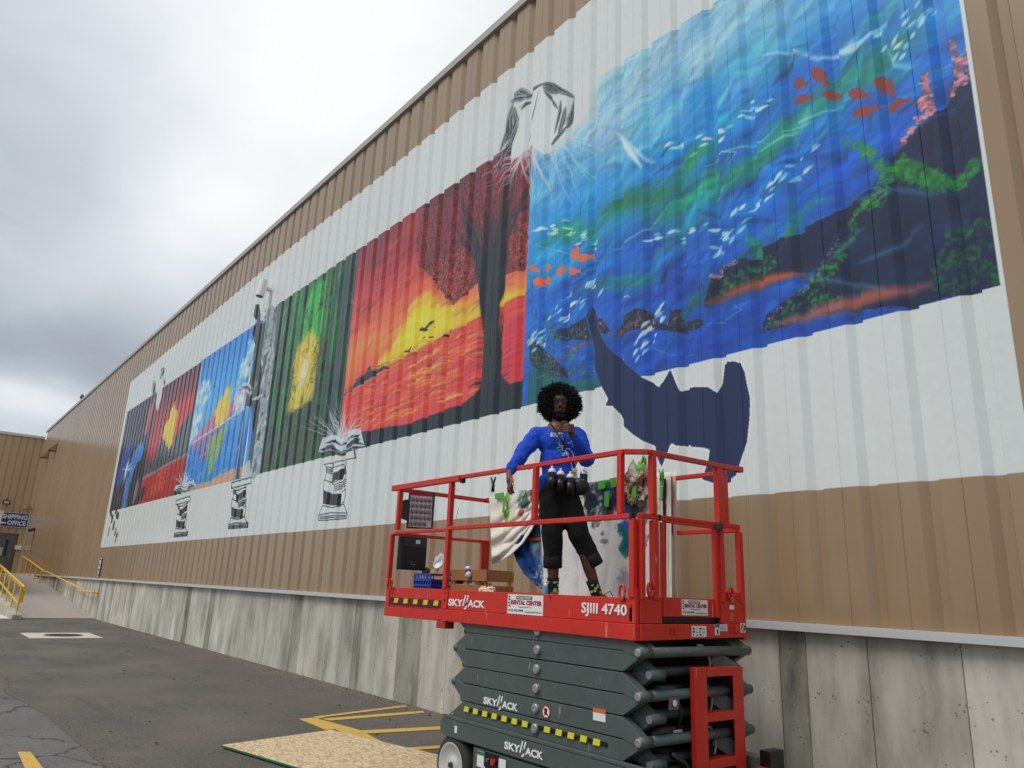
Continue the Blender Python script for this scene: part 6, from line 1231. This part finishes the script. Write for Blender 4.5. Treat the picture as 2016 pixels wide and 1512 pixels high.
q = MB(); q.tube([c+Vector((.0, 0, .035)), c+Vector((.012, 0, .085)), c+Vector((.025, 0, .12)), c+Vector((.04, 0, .10)), c+Vector((.045, 0, .05))], .012, 8); q.build('handle', GT, t, smooth=True)

# ------------------------------------------------------------------ things standing on the platform
WOOD = pmat('crate_pine', (196, 146, 92), .7, var=.2, scale=14, bump=.2); WOODD = pmat('crate_brown', (172, 112, 66), .7, var=.18, scale=14, bump=.2)
def crate(label, pxa, pxb, pyt, Yf, depth, m, slats, grp):
    a = onY(pxa, pyt, Yf); b_ = onY(pxb, pyt, Yf); x0, x1, zt_ = a[0], b_[0], a[2]; z0 = FL+.006; hh = zt_-z0
    t = thing('wooden_crate', label, 'crate', ((x0+x1)/2, Yf+depth/2, z0), grp)
    for yy_ in (Yf, Yf+depth-.012):
        for s0, s1 in slats: MB().box(x0, x1, yy_, yy_+.012, z0+hh*s0, z0+hh*s1).build('slat', m, t, bevel=.002)
    for xx_ in (x0, x1-.014):
        for s0, s1 in slats: MB().box(xx_+(.0125 if xx_ == x0 else -.0125), xx_+.014+(.0125 if xx_ == x0 else -.0125), Yf+.0125, Yf+depth-.0125, z0+hh*s0, z0+hh*s1).build('slat', m, t, bevel=.002)
    for xx_ in (x0+.03, x1-.05):
        for yy_ in (Yf+.013, Yf+depth-.033): MB().box(xx_, xx_+.02, yy_, yy_+.02, z0, zt_-.004).build('corner_post', m, t)
    MB().box(x0+.03, x1-.03, Yf+.014, Yf+depth-.014, z0, z0+.012).build('bottom', m, t); return t, x0, x1, z0, zt_
GR = 'wooden crates on the platform'
crate('brown slatted wooden crate in the middle of the platform with tools inside', 889, 958, 1121, 4.42, .34, WOODD, [(.0, .06), (.10, .48), (.62, 1.)], GR)
crate('pale slatted wooden crate half hidden behind the red post', 846, 884, 1121, 4.60, .30, WOOD, [(.05, .20), (.28, .46), (.56, .74), (.82, 1.)], GR)
# blue milk crate
BL = pmat('blue_crate_plastic', (24, 62, 170), .4, var=.08)
a = onY(815, 1130, 4.35); b_ = onY(843, 1130, 4.35); t = thing('milk_crate', 'small blue plastic lattice crate left of the wooden crates', 'crate', (a[0], 4.35, FL)); x0, x1, z0, z1 = a[0], b_[0]+.06, FL+.006, a[2]
for k in range(5): 
    z = z0+(z1-z0)*k/4; MB().box(x0, x1, 4.35, 4.36, z-.010, z+.010).build('rail', BL, t); MB().box(x0-.0, x0+.01, 4.361, 4.60, z-.010, z+.010).build('rail', BL, t); MB().box(x1-.01, x1, 4.361, 4.60, z-.010, z+.010).build('rail', BL, t)
for k in range(8): x = x0+(x1-x0-.012)*k/7; MB().box(x, x+.012, 4.352, 4.358, z0, z1).build('bar', BL, t)
for k in range(7): y = 4.36+.23*k/6; MB().box(x0+.002, x0+.008, y, y+.01, z0, z1).build('bar', BL, t)
MB().box(x0+.012, x1-.012, 4.362, 4.59, z0+.012, z0+.16).build('liner', pmat('dark_blue_liner', (16, 40, 120), .5), t)
# things poking out of the crates
PL = bpy.data.materials.new('clear_plastic'); PL.use_nodes = True; pb = PL.node_tree.nodes['Principled BSDF']; pb.inputs['Base Color'].default_value = (.85, .87, .88, 1); pb.inputs['Roughness'].default_value = .25; pb.inputs['Alpha'].default_value = .45
c = onY(868, 1110, 4.72); q = MB()
def crump(c, r, seed, sc=(1, 1, 1)):
    def f(u, v):
        a = u*6.283; ph = v*math.pi; d = Vector((math.sin(ph)*math.cos(a), math.sin(ph)*math.sin(a), math.cos(ph))); k = 1+.5*mnoise.noise(d*2.4+Vector((seed, 0, 0)))+.35*mnoise.noise(d*6+Vector((0, seed, 0)))
        return (c[0]+r*sc[0]*d.x*k, c[1]+r*sc[1]*d.y*k, c[2]+r*sc[2]*d.z*k)
    return f
q.grid(crump(c, .085, 3, (.9, .8, 1.1)), 30, 20); t = thing('plastic_bag', 'crumpled clear plastic bag standing up behind the red post', 'bag', tuple(c)); q.build('film', PL, t)
c = onY(864, 1113, 4.62); q = MB(); q.lathe(c, (.3, -.75, .5), [(.052, 0), (.058, .015), (.05, .03), (.05, .02), (.04, .01), (0, .008)], 20); t = thing('paint_lid', 'white round container lid leaning on the pale crate', 'lid', tuple(c)); q.build('lid', pmat('lid_plastic', (222, 226, 232), .4), t, smooth=True)
t = thing('respirator', 'white and navy respirator mask lying on the brown crate', 'mask', tuple(onY(921, 1126, 4.40))); 
q = MB(); q.sphere(onY(921, 1119, 4.43), .034, 12, 8, (1, .8, .7)); q.build('filter', pmat('mask_white', (226, 226, 226), .5), t, smooth=True)
q = MB(); q.sphere(onY(922, 1132, 4.395), .040, 12, 8, (.9, .7, .9)); q.build('filter', pmat('mask_lilac', (206, 206, 226), .4), t, smooth=True)
q = MB(); q.sphere(onY(922, 1125.5, 4.42), .045, 14, 8, (1, .6, .6)); q.build('facepiece', pmat('mask_navy', (24, 30, 46), .5), t, smooth=True)
for k, (px, py, cc, nm, lb) in enumerate(((905, 1143, (40, 42, 44), 'rag', 'dark crumpled rag in the gap of the brown crate'), (925, 1141, (186, 170, 196), 'rag', 'lilac crumpled rag in the gap of the brown crate'), (942, 1144, (214, 202, 180), 'rag', 'cream crumpled rag in the gap of the brown crate'), (952, 1163, (232, 214, 160), 'paper_scrap', 'pale yellow folded scrap at the toe board'), (966, 1163, (236, 210, 200), 'paper_scrap', 'pinkish folded scrap at the toe board'),
        (862, 1133, (170, 190, 80), 'rag', 'lime green rag in the pale crate'), (870, 1145, (222, 222, 216), 'rag', 'white rag in the lower gap of the pale crate'), (838, 1124, (52, 62, 58), 'rag', 'dark green rag hanging over the blue crate'))):
    Yq = 4.50 if px > 880 else 4.66
    if px in (952, 966): Yq = 3.98
    if px == 838: Yq = 4.40
    c = onY(px, py, Yq); q = MB(); q.grid(crump(c, .045, 7+k, (1.1, .8, .75)), 20, 14); t = thing(nm, lb, 'rag' if nm == 'rag' else 'paper', tuple(c)); q.build('fold', pmat('scrap_cloth', cc, .8, var=.15, scale=20), t)
def can(label, base, up, r, h, body, top, grp=None):
    b0 = Vector(base); d = Vector(up).normalized(); t = thing('spray_can', label, 'spray can', tuple(b0), grp)
    q = MB(); q.lathe(b0, d, [(0, .003), (r*.92, 0), (r, .006), (r, h*.70), (r*.98, h*.715)], 18); q.build('body', body, t, smooth=True)
    q = MB(); q.lathe(b0+d*h*.715, d, [(r*1.0, 0), (r*1.0, h*.05), (r*.93, h*.10), (r*.72, h*.15), (r*.45, h*.18), (0, h*.185)], 18); q.build('dome', top, t, smooth=True)
    q = MB(); q.cyl(b0+d*h*.90, b0+d*h, r*.28, 10); q.build('nozzle', WHITE, t, smooth=True)
    q = MB(); q.lathe(b0, d, [(r*1.03, 0), (r*1.05, .004), (r*1.0, .008)], 18); q.build('rim', STEEL, t)
c = onY(1073, 1172, 4.62); can('light blue spray can standing left of the man\'s foot', (c[0], 4.62, FL+.006), (.10, 0, 1), .034, .20, pmat('light_blue_can', (120, 176, 206), .35), pmat('can_dome', (190, 196, 198), .3, metal=.5))

# ------------------------------------------------------------------ the man
AN = np.array([-4.75, 4.25]); NC = np.array([.781, -.624, 0.])          # where he stands, and the way he faces
NA = float(np.dot(NC[:2], AN))
def pj(px, py, back=0.):
    d = ray(px, py); return Vector(EYE + d*((NA-back)/float(np.dot(NC, d))))
RT = Vector((.624, .781, 0)); FW = Vector(tuple(NC)); UP = Vector((0, 0, 1))
man = thing('person', 'man with a big black afro and sunglasses in a blue sweatshirt on the lift platform', 'person', (AN[0], AN[1], FL))
SKIN = pmat('dark_skin', (98, 58, 44), .48, var=.1, scale=12); LIP = pmat('lip_skin', (140, 84, 80), .45)
SHIRT = pmat('royal_blue_fleece', (8, 70, 190), .85, var=.1, scale=7, bump=.25, bscale=220); PANTS = pmat('black_denim', (12, 12, 14), .9, var=.25, scale=9, bump=.3, bscale=200); HAIR = pmat('black_hair', (13, 9, 8), .85, var=.3, scale=30)
def cap(q, a, b_, ra, rb=None, n=14):
    rb = rb or ra; a = Vector(a); b_ = Vector(b_); q.cyl(a, b_, ra, n, rb); q.sphere(a, ra, n, 8); q.sphere(b_, rb, n, 8)
def ell(q, c, sx, sy, sz): # sx along RT, sy along FW, sz up
    rot = Matrix((RT, FW, UP)).transposed(); q.sphere(c, 1, 20, 14, (sx, sy, sz), rot)
def remesh(q, name, mat, parent, vox, smooth=6, disp=None):
    o = q.build(name, mat, parent, smooth=True); r_ = o.modifiers.new('merge', 'REMESH'); r_.mode = 'VOXEL'; r_.voxel_size = vox; r_.use_smooth_shade = True
    s_ = o.modifiers.new('smooth', 'SMOOTH'); s_.iterations = smooth; s_.factor = .5
    if disp:
        tx = bpy.data.textures.new('folds', 'CLOUDS'); tx.noise_scale = disp[1]; tx.noise_depth = 2; dm = o.modifiers.new('folds', 'DISPLACE'); dm.texture = tx; dm.strength = disp[0]; dm.texture_coords = 'GLOBAL'
    bpy.context.view_layer.update(); dg = bpy.context.evaluated_depsgraph_get(); me = bpy.data.meshes.new_from_object(o.evaluated_get(dg)); o.modifiers.clear(); o.data = me
    me.polygons.foreach_set('use_smooth', [True]*len(me.polygons)); return o
HC = pj(1102, 798, .01)       # centre of the head
sR, eR = pj(1056, 857, .03), pj(1026, 896, -.14); wR = Vector(onY(1003, 930, 3.752))
sL, eL = pj(1135, 858, .03), pj(1155, 905, -.05); wL = pj(1128, 858, -.235)
hipR, hipL = pj(1084, 968, .0), pj(1112, 968, .0); kR, kL = pj(1088, 1052, -.03), pj(1140, 1052, -.03); aR, aL = pj(1090, 1150, .0), pj(1176, 1146, .0)
aR.z = FL+.09; aL.z = FL+.09
neck = pj(1097, 838, .02)
# body: one continuous mesh
q = MB()
ell(q, HC+UP*.03, .076, .095, .098); ell(q, HC-UP*.035+FW*.022, .060, .070, .080); ell(q, HC-UP*.085+FW*.045, .038, .040, .036)
ell(q, HC+FW*.093-UP*.018, .014, .020, .016); q.cyl(HC+FW*.080+UP*.022, HC+FW*.098-UP*.010, .008, 8, .011); ell(q, HC+FW*.088-UP*.022+RT*.012, .008, .010, .008); ell(q, HC+FW*.088-UP*.022-RT*.012, .008, .010, .008)
ell(q, HC+FW*.070+UP*.034, .050, .022, .012); ell(q, HC+FW*.062-UP*.012+RT*.036, .022, .022, .020); ell(q, HC+FW*.062-UP*.012-RT*.036, .022, .022, .020)
for s_ in (-1, 1): ell(q, HC+RT*(.078*s_)-UP*.0, .012, .022, .032)
cap(q, HC-UP*.06-FW*.01, neck-UP*.02, .054, .060); cap(q, neck-UP*.05, pj(1098, 900, .03), .10, .10); cap(q, pj(1098, 900, .03), pj(1098, 960, .02), .10, .11)
cap(q, neck-UP*.06, sR, .055, .05); cap(q, neck-UP*.06, sL, .055, .05)
for s0, e0, w0 in ((sR, eR, wR), (sL, eL, wL)): cap(q, s0, e0, .046, .038); cap(q, e0, w0, .038, .027)
for h0, k0, a0 in ((hipR, kR, aR), (hipL, kL, aL)): cap(q, h0, k0, .072, .052); cap(q, k0, k0*.45+a0*.55, .052, .050); cap(q, k0*.45+a0*.55, a0+UP*.03, .050, .036); cap(q, a0, a0+UP*.04, .036, .036)
cap(q, aR, aR+FW*.12-UP*.05, .036, .030); cap(q, aL, aL+RT*.12-UP*.05, .036, .030)
# right hand hanging over the rail
pal0 = Vector(onY(1004, 944, 3.742)); pal1 = Vector(onY(1006, 956, 3.735)); cap(q, wR, pal0, .027, .030); 
for k in range(4):
    off = (k-1.5)*.019; a0 = pal0+Vector((off*.9, -.004*k, -.01)); b0 = pal1+Vector((off*.9, -.004, 0)); cap(q, a0, b0, .0135, .0115, 8)
    tipz = (.060, .072, .066, .050)[3-k]; mid = b0+Vector((.002+off*.1, -.008, -tipz*.5)); cap(q, b0, mid, .0105, .0095, 8); cap(q, mid, mid+Vector((.003+off*.1, .008+.003*k, -tipz*.5)), .0095, .0078, 8)
th0 = pal0+Vector((.032, -.01, -.005)); th1 = th0+Vector((.022, -.014, -.035)); cap(q, pal0, th0, .018, .015, 8); cap(q, th0, th1, .0135, .0115, 8); cap(q, th1, th1+Vector((-.001, -.01, -.034)), .0112, .009, 8)
# left hand raised to the chin, fingers curled
pc = pj(1121, 845, -.255); cap(q, wL, pc, .029, .030)
for k in range(4):
    yy_ = .030-k*.0195; kn = pc+UP*yy_+RT*.028+FW*.018; m1 = kn-RT*.040+FW*.022; m2 = m1-RT*.030-FW*.010; m3 = m2+RT*.006-FW*.024
    cap(q, pc+UP*yy_*.8+RT*.02, kn, .0145, .0125, 8); cap(q, kn, m1, .0120, .0112, 8); cap(q, m1, m2, .0110, .0100, 8); cap(q, m2, m3, .0098, .0085, 8)
th0 = pc+UP*.040-RT*.005+FW*.0; th1 = th0+UP*.018-RT*.032+FW*.012; cap(q, pc, th0, .018, .0145, 8); cap(q, th0, th1, .0130, .0112, 8); cap(q, th1, th1-RT*.026-UP*.004+FW*.004, .0110, .0088, 8)
body = remesh(q, 'body', SKIN, man, .0052, 3)
# sweatshirt
q = MB()
ell(q, pj(1097, 872, .02), .175, .120, .135); ell(q, pj(1099, 905, .02), .165, .118, .15); ell(q, pj(1102, 935, .02), .158, .115, .12); ell(q, neck-UP*.06, .12, .085, .055)
cap(q, neck-UP*.075+FW*.0, sR, .062, .076); cap(q, neck-UP*.075, sL, .062, .074)
cap(q, sR, eR, .078, .066); cap(q, eR, eR*.3+wR*.7, .066, .052); cap(q, eR*.3+wR*.7, wR-(wR-eR).normalized()*.018, .054, .042)
cap(q, sL, eL, .078, .068); cap(q, eL, wL*.72+eL*.28, .068, .050)
cap(q, wL*.72+eL*.28, wL*.93+eL*.07, .050, .038)
ell(q, pj(1103, 950, .02), .160, .118, .07)
cap(q, pj(1070, 945, -.06), pj(1067, 962, -.02), .045, .05)
shirt = remesh(q, 'sweatshirt', SHIRT, man, .011, 5, (.034, .085))
q = MB(); q.lathe(neck-UP*.022-FW*.005, UP*1+FW*.25, [(.080, -.012), (.078, .0), (.070, .010), (.060, .012), (.058, -.01)], 26); q.build('collar', SHIRT, man, smooth=True)
for w0, e0, r_ in ((wR-(wR-eR).normalized()*.004, eR, .038), (wL*.955+eL*.045, eL, .037)):
    d0 = (w0-e0).normalized(); q = MB(); q.lathe(w0-d0*.03, d0, [(r_+.006, -.03), (r_+.004, -.01), (r_, .02), (r_-.008, .022), (r_-.01, -.01)], 20); q.build('cuff', SHIRT, man, smooth=True)
# trousers, rolled at the calf
q = MB()
cR, cL = pj(1088, 1100, -.0), pj(1163, 1098, -.0)
ell(q, pj(1099, 972, .02), .165, .122, .10); cap(q, hipR, kR, .110, .090); cap(q, hipL, kL, .110, .090); cap(q, kR, cR, .090, .077); cap(q, kL, cL, .090, .077); cap(q, hipR, hipL, .112)
ell(q, pj(1100, 955, .02), .156, .116, .06)
pants = remesh(q, 'trousers', PANTS, man, .012, 4, (.022, .08))
for c_, k_ in ((cR, kR), (cL, kL)):
    d0 = (c_-k_).normalized(); q = MB(); q.lathe(c_+d0*.02, d0, [(.062, -.05), (.079, -.046), (.080, 0), (.079, .050), (.073, .054), (.062, .04)], 26); q.build('turn_up', pmat('turn_up_denim', (24, 24, 28), .9, var=.2, scale=12, bump=.2) if 'turn_up_denim' not in bpy.data.materials else bpy.data.materials['turn_up_denim'], man, smooth=True)
# socks and shoes
SOCK = pmat('black_sock', (24, 24, 26), .9); SOCKP = pmat('lime_sock_pattern', (186, 200, 110), .9); SHOE = pmat('black_shoe', (26, 24, 24), .6); SOLE = pmat('dark_sole', (36, 30, 30), .7)
for a0, dr_ in ((aR, FW), (aL, (RT*.8+FW*.6).normalized())):
    kk = kR if a0 is aR else kL; d0 = (kk-a0).normalized(); q = MB(); q.lathe(a0-UP*.02, d0, [(.044, 0), (.043, .05), (.046, .10), (.052, .15), (.048, .151), (.040, .10)], 20); q.build('sock', SOCK, man, smooth=True)
    q = MB()
    for k in range(9):
        th = random.uniform(-1.1, 1.1); h0 = random.uniform(.03, .12); dirv = (FW*math.cos(th)+RT*math.sin(th)); c0 = a0-UP*.02+d0*h0+dirv*.0455; q.disc(c0, dirv, random.uniform(.008, .014), 6, .0025)
    q.build('sock_pattern', SOCKP, man)
    q = MB(); c0 = Vector((a0.x, a0.y, FL+.045)); sd_ = dr_.cross(UP); rot = Matrix((dr_, sd_, UP)).transposed()
    q.sphere(c0+dr_*.06, 1, 18, 12, (.135, .048, .040), rot); q.sphere(c0-dr_*.02, 1, 16, 10, (.062, .044, .055), rot); remesh(q, 'shoe', SHOE, man, .008, 3)
    q = MB(); q.sphere(c0+dr_*.045-UP*.033, 1, 20, 8, (.155, .052, .010), rot); q.build('sole', SOLE, man, smooth=True)
q = MB(); q.tube([Vector((aL.x, aL.y, FL+.1))+RT*.05+FW*.03, Vector((aL.x, aL.y, FL+.13))+RT*.10+FW*.05, Vector((aL.x, aL.y, FL+.09))+RT*.12+FW*.05], .004, 5); q.build('lace', SHOE, man)
# afro and beard: a dense core wrapped in thousands of small tufts
AC = HC+UP*.030-FW*.055
q = MB()
def hairf(u, v):
    a = u*6.283; ph = v*math.pi; d = Vector((math.sin(ph)*math.cos(a), math.sin(ph)*math.sin(a), math.cos(ph))); k = 1+.13*mnoise.noise(d*2.6)+.08*mnoise.noise(d*9)
    return AC + (RT*d.x*.166+FW*d.y*.125+UP*d.z*.155)*k
q.grid(hairf, 60, 36)
def tuft(q, p, d, l, r_):
    d = d.normalized(); u = d.orthogonal().normalized(); w_ = d.cross(u); v = []
    n = 4; bend = Vector((random.gauss(0, .3), random.gauss(0, .3), random.gauss(0, .3)))*l*.5
    for k, (t_, rr_) in enumerate(((0, r_), (.5, r_*.9))):
        for i in range(n): a = 6.283*i/n; v.append(p+d*l*t_+bend*t_*t_+u*(rr_*math.cos(a))+w_*(rr_*math.sin(a)))
    v.append(p+d*l+bend)
    q.add(v, [(i, (i+1) % n, n+(i+1) % n, n+i) for i in range(n)]+[(n+i, n+(i+1) % n, 2*n) for i in range(n)])
cnt = 0
while cnt < 5200:
    d = Vector((random.gauss(0, 1), random.gauss(0, 1), random.gauss(0, 1))).normalized(); r_ = random.uniform(.90, 1.04)*(1+.14*mnoise.noise(d*2.6)+.09*mnoise.noise(d*7))
    p = AC + RT*d.x*.172*r_ + FW*d.y*.140*r_ + UP*d.z*.162*r_
    rel = p-HC; fx, fz, ff = rel.dot(RT), rel.dot(UP), rel.dot(FW)
    if ff > .0 and (fx/.070)**2+((fz+.035)/.115)**2 < 1: continue
    if fz < -.155: continue
    if fz < -.10 and abs(fx) < .06: continue
    tuft(q, p, (RT*d.x+FW*d.y+UP*d.z)+Vector((random.gauss(0, .5), random.gauss(0, .5), random.gauss(0, .5))), random.uniform(.012, .042), random.uniform(.003, .0065)); cnt += 1
q.build('hair', HAIR, man)
q = MB(); ell(q, HC-UP*.098+FW*.040, .058, .052, .040); cnt = 0
while cnt < 1500:
    th = random.uniform(-1.5, 1.5); z = random.uniform(-.150, -.018); 
    fx = math.sin(th)*(.072+.004*random.random()); 
    if z > -.072 and abs(th) < .95 and not (-.048 < z < -.036 and abs(th) < .5): continue
    w_ = .074 if z > -.07 else .074*max(.35, 1-(abs(z)-.07)/.13)
    p = HC+UP*z+RT*(math.sin(th)*w_)+FW*(.022+math.cos(th)*(.075 if z > -.1 else .062)*max(.5, w_/.074))
    tuft(q, p, FW*math.cos(th)+RT*math.sin(th)-UP*.7, random.uniform(.006, .016), .0028); cnt += 1
q.build('beard', HAIR, man)
q = MB(); ell(q, HC-UP*.052+FW*.088, .022, .008, .0045); ell(q, HC-UP*.061+FW*.087, .020, .009, .0055); q.build('lips', LIP, man, smooth=True)
# sunglasses
GLS = pmat('dark_lens_glass', (14, 10, 10), .22, var=0, spec=.35); q = MB()
for s_ in (-1, 1):
    o_ = HC+UP*.020+RT*(.034*s_)+FW*.100; P_ = [(-.027, .016), (.027, .016), (.028, .000), (.018, -.020), (-.012, -.021), (-.026, -.004)]
    P_ = [o_+RT*(x*s_*-1)+UP*z for x, z in P_]; q.add(P_+[p-FW*.004 for p in P_], [tuple(range(6)), tuple(range(11, 5, -1))]+[(i, 6+i, 6+(i+1) % 6, (i+1) % 6) for i in range(6)])
lens = q.build('lenses', GLS, man)
q = MB()
for s_ in (-1, 1):
    o_ = HC+UP*.020+RT*(.034*s_)+FW*.101; P_ = [(-.027, .016), (.027, .016), (.028, .000), (.018, -.020), (-.012, -.021), (-.026, -.004), (-.027, .016)]
    q.tube([o_+RT*(x*s_*-1)+UP*z for x, z in P_], .0014, 5); q.tube([o_+RT*(.028*s_)+UP*.012, HC+RT*(.078*s_)+UP*.022+FW*.03, HC+RT*(.08*s_)+UP*.018-FW*.02], .002, 5)
q.tube([HC+UP*.030-RT*.010+FW*.103, HC+UP*.033+FW*.105, HC+UP*.030+RT*.010+FW*.103], .002, 5); q.build('glasses_frame', pmat('gold_frame', (60, 46, 34), .4, metal=.4), man)
# ring, lanyard, badge, belt
fin = pc+UP*.0105-RT*.004+FW*.033; q = MB(); q.tube([fin+UP*.0125*math.cos(a)+FW*.0125*math.sin(a) for a in np.linspace(0, 6.283, 15)], .0022, 6); q.build('ring', pmat('silver', (220, 220, 220), .2, metal=1.), man, smooth=True)
bv = BVHTree.FromObject(shirt, bpy.context.evaluated_depsgraph_get())
mo = origin(man)
def onshirt(px, py, off=.004, tgt=bv):
    o_ = Vector(EYE)-mo; d = Vector(ray(px, py)); h_ = tgt.ray_cast(o_, d)
    return (h_[0]-d*off+mo) if h_[0] is not None else pj(px, py, -.11)
LAN = pmat('black_lanyard', (24, 24, 28), .8)
q = MB(); q.tube([onshirt(x, y, .004) for x, y in ((1083, 829+6), (1087, 838), (1092, 846), (1098, 855), (1105, 866), (1110, 876), (1112, 886))], .006, 6); q.tube([onshirt(x, y, .004) for x, y in ((1110, 846), (1111, 860), (1112, 874), (1112, 886))], .006, 6)
q.build('lanyard', LAN, man)
q = MB(); q.tube([onshirt(x, y, .006) for x, y in ((1113, 886), (1117, 894), (1122, 906), (1126, 918), (1129, 926))], .004, 6); q.tube([onshirt(x, y, .006) for x, y in ((1112, 884), (1121, 884), (1128, 893), (1131, 905), (1133, 915))], .004, 6); q.tube([onshirt(x, y, .006) for x, y in ((1118, 874), (1126, 868), (1128, 880))], .003, 6); q.build('badge_strap', WHITE, man)
b0 = onshirt(1131, 922, .03); q = MB(); plate(q, b0-RT*.024-UP*.085, RT, UP, .048, .085, .003); q.build('badge', pmat('badge_card', (206, 196, 150), .5), man)
q = MB(); plate(q, b0-RT*.014-UP*.06+FW*.0, RT, UP, .028, .03, .0045); q.build('badge_photo', pmat('badge_print', (150, 130, 90), .5), man)
def chest(s_, pxa, pxb, pya, pyb, m, bold=.03):
    o = textm(s_, 'lettering', m, man, (0, 0, 0), (1, 0, 0), (0, 1, 0), 1, 1, bold, .0)
    for v_ in o.data.vertices:
        c_ = v_.co+mo; u_, w_ = c_.x, c_.y; p = onshirt(pxa+(pxb-pxa)*u_, pya+(pyb-pya)*w_, .003); v_.co = p-mo
    return o
chest('BOOT T', 1084, 1109, 860.5, 851.5, WHITE, .04); chest('2018', 1106, 1121, 897.5, 891, WHITE, .04)
q = MB()
random.seed(5); 
def wig(px, py, n, m_, w_=.0016):
    pts = [(px, py)]
    for k in range(n): pts.append((pts[-1][0]+random.uniform(-5, 5), pts[-1][1]+random.uniform(-5, 5)))
    q.tube([onshirt(max(1091, min(1116, a)), max(863, min(888, b_)), .003) for a, b_ in pts], w_, 4)
for k in range(14): wig(random.uniform(1094, 1112), random.uniform(864, 886), 4, 0)
q.build('shirt_drawing', pmat('teal_print', (90, 160, 150), .7), man); q = MB()
for k in range(7): wig(random.uniform(1098, 1114), random.uniform(866, 880), 3, 0)
q.build('shirt_drawing', WHITE, man)
# work belt with pouches and spray cans
q = MB(); wc = pj(1102, 951, .02); q.lathe(wc-UP*.03, UP, [(.10, 0), (.172, .0), (.176, .03), (.172, .06), (.10, .06)], 32)
for k, f_ in enumerate(q.v): 
    v_ = Vector(f_)-wc; q.v[k] = tuple(wc+RT*v_.dot(RT)+FW*v_.dot(FW)*.78+UP*v_.z)
q.build('belt', BLACK, man, smooth=True)
CAN = pmat('black_can', (13, 13, 15), .35, var=.05); DOME = pmat('white_dome', (224, 226, 226), .35)
gcan = 'spray cans in the man\'s belt'
for k, (px, py, lb) in enumerate(((1086, 961, 'black spray can in the belt, leftmost and highest of the row in front'), (1103, 966, 'black spray can in the middle of the belt'), (1122, 972, 'black spray can in the belt directly under the white badge'))):
    b0 = pj(px, py, -.165); can(lb, b0, (.02*(k-1)*.3, 0, 1), .0325, .185, CAN, DOME, gcan)
    q = MB(); q.lathe(b0-UP*.004, UP, [(.0, -.004), (.036, -.002), (.0375, .05), (.0375, .095), (.0345, .095)], 16); q.build('pouch', BLACK, man, smooth=True)
b0 = pj(1148, 962, -.07); can('silver capped spray can at the man\'s hip behind the black pouch', b0, (.05, 0, 1), .033, .17, CAN, bpy.data.materials['can_dome'], gcan)
q = MB(); rot = Matrix((RT, FW, UP)).transposed(); q.sphere(pj(1143, 958, -.12), 1, 14, 8, (.075, .04, .075), rot); q.build('pouch', BLACK, man, smooth=True)
q = MB(); plate(q, pj(1143, 945, -.166), RT, UP, .028, .006, .002); q.build('pouch_label', STEEL, man)
# marker pen in the hanging hand
m0 = Vector(onY(1009, 936, 3.70)); m1 = Vector(onY(1010, 957, 3.70)); t = thing('marker_pen', 'orange marker pen held in the man\'s hanging hand', 'pen', tuple(m0))
q = MB(); q.cyl(m0, m0*.25+m1*.75, .0062, 10); q.build('barrel', pmat('orange_pen', (235, 110, 30), .4), t, smooth=True); q = MB(); q.cyl(m0*.25+m1*.75, m1, .0062, 10, .002); q.build('tip', pmat('pen_tip', (220, 200, 170), .5), t, smooth=True)
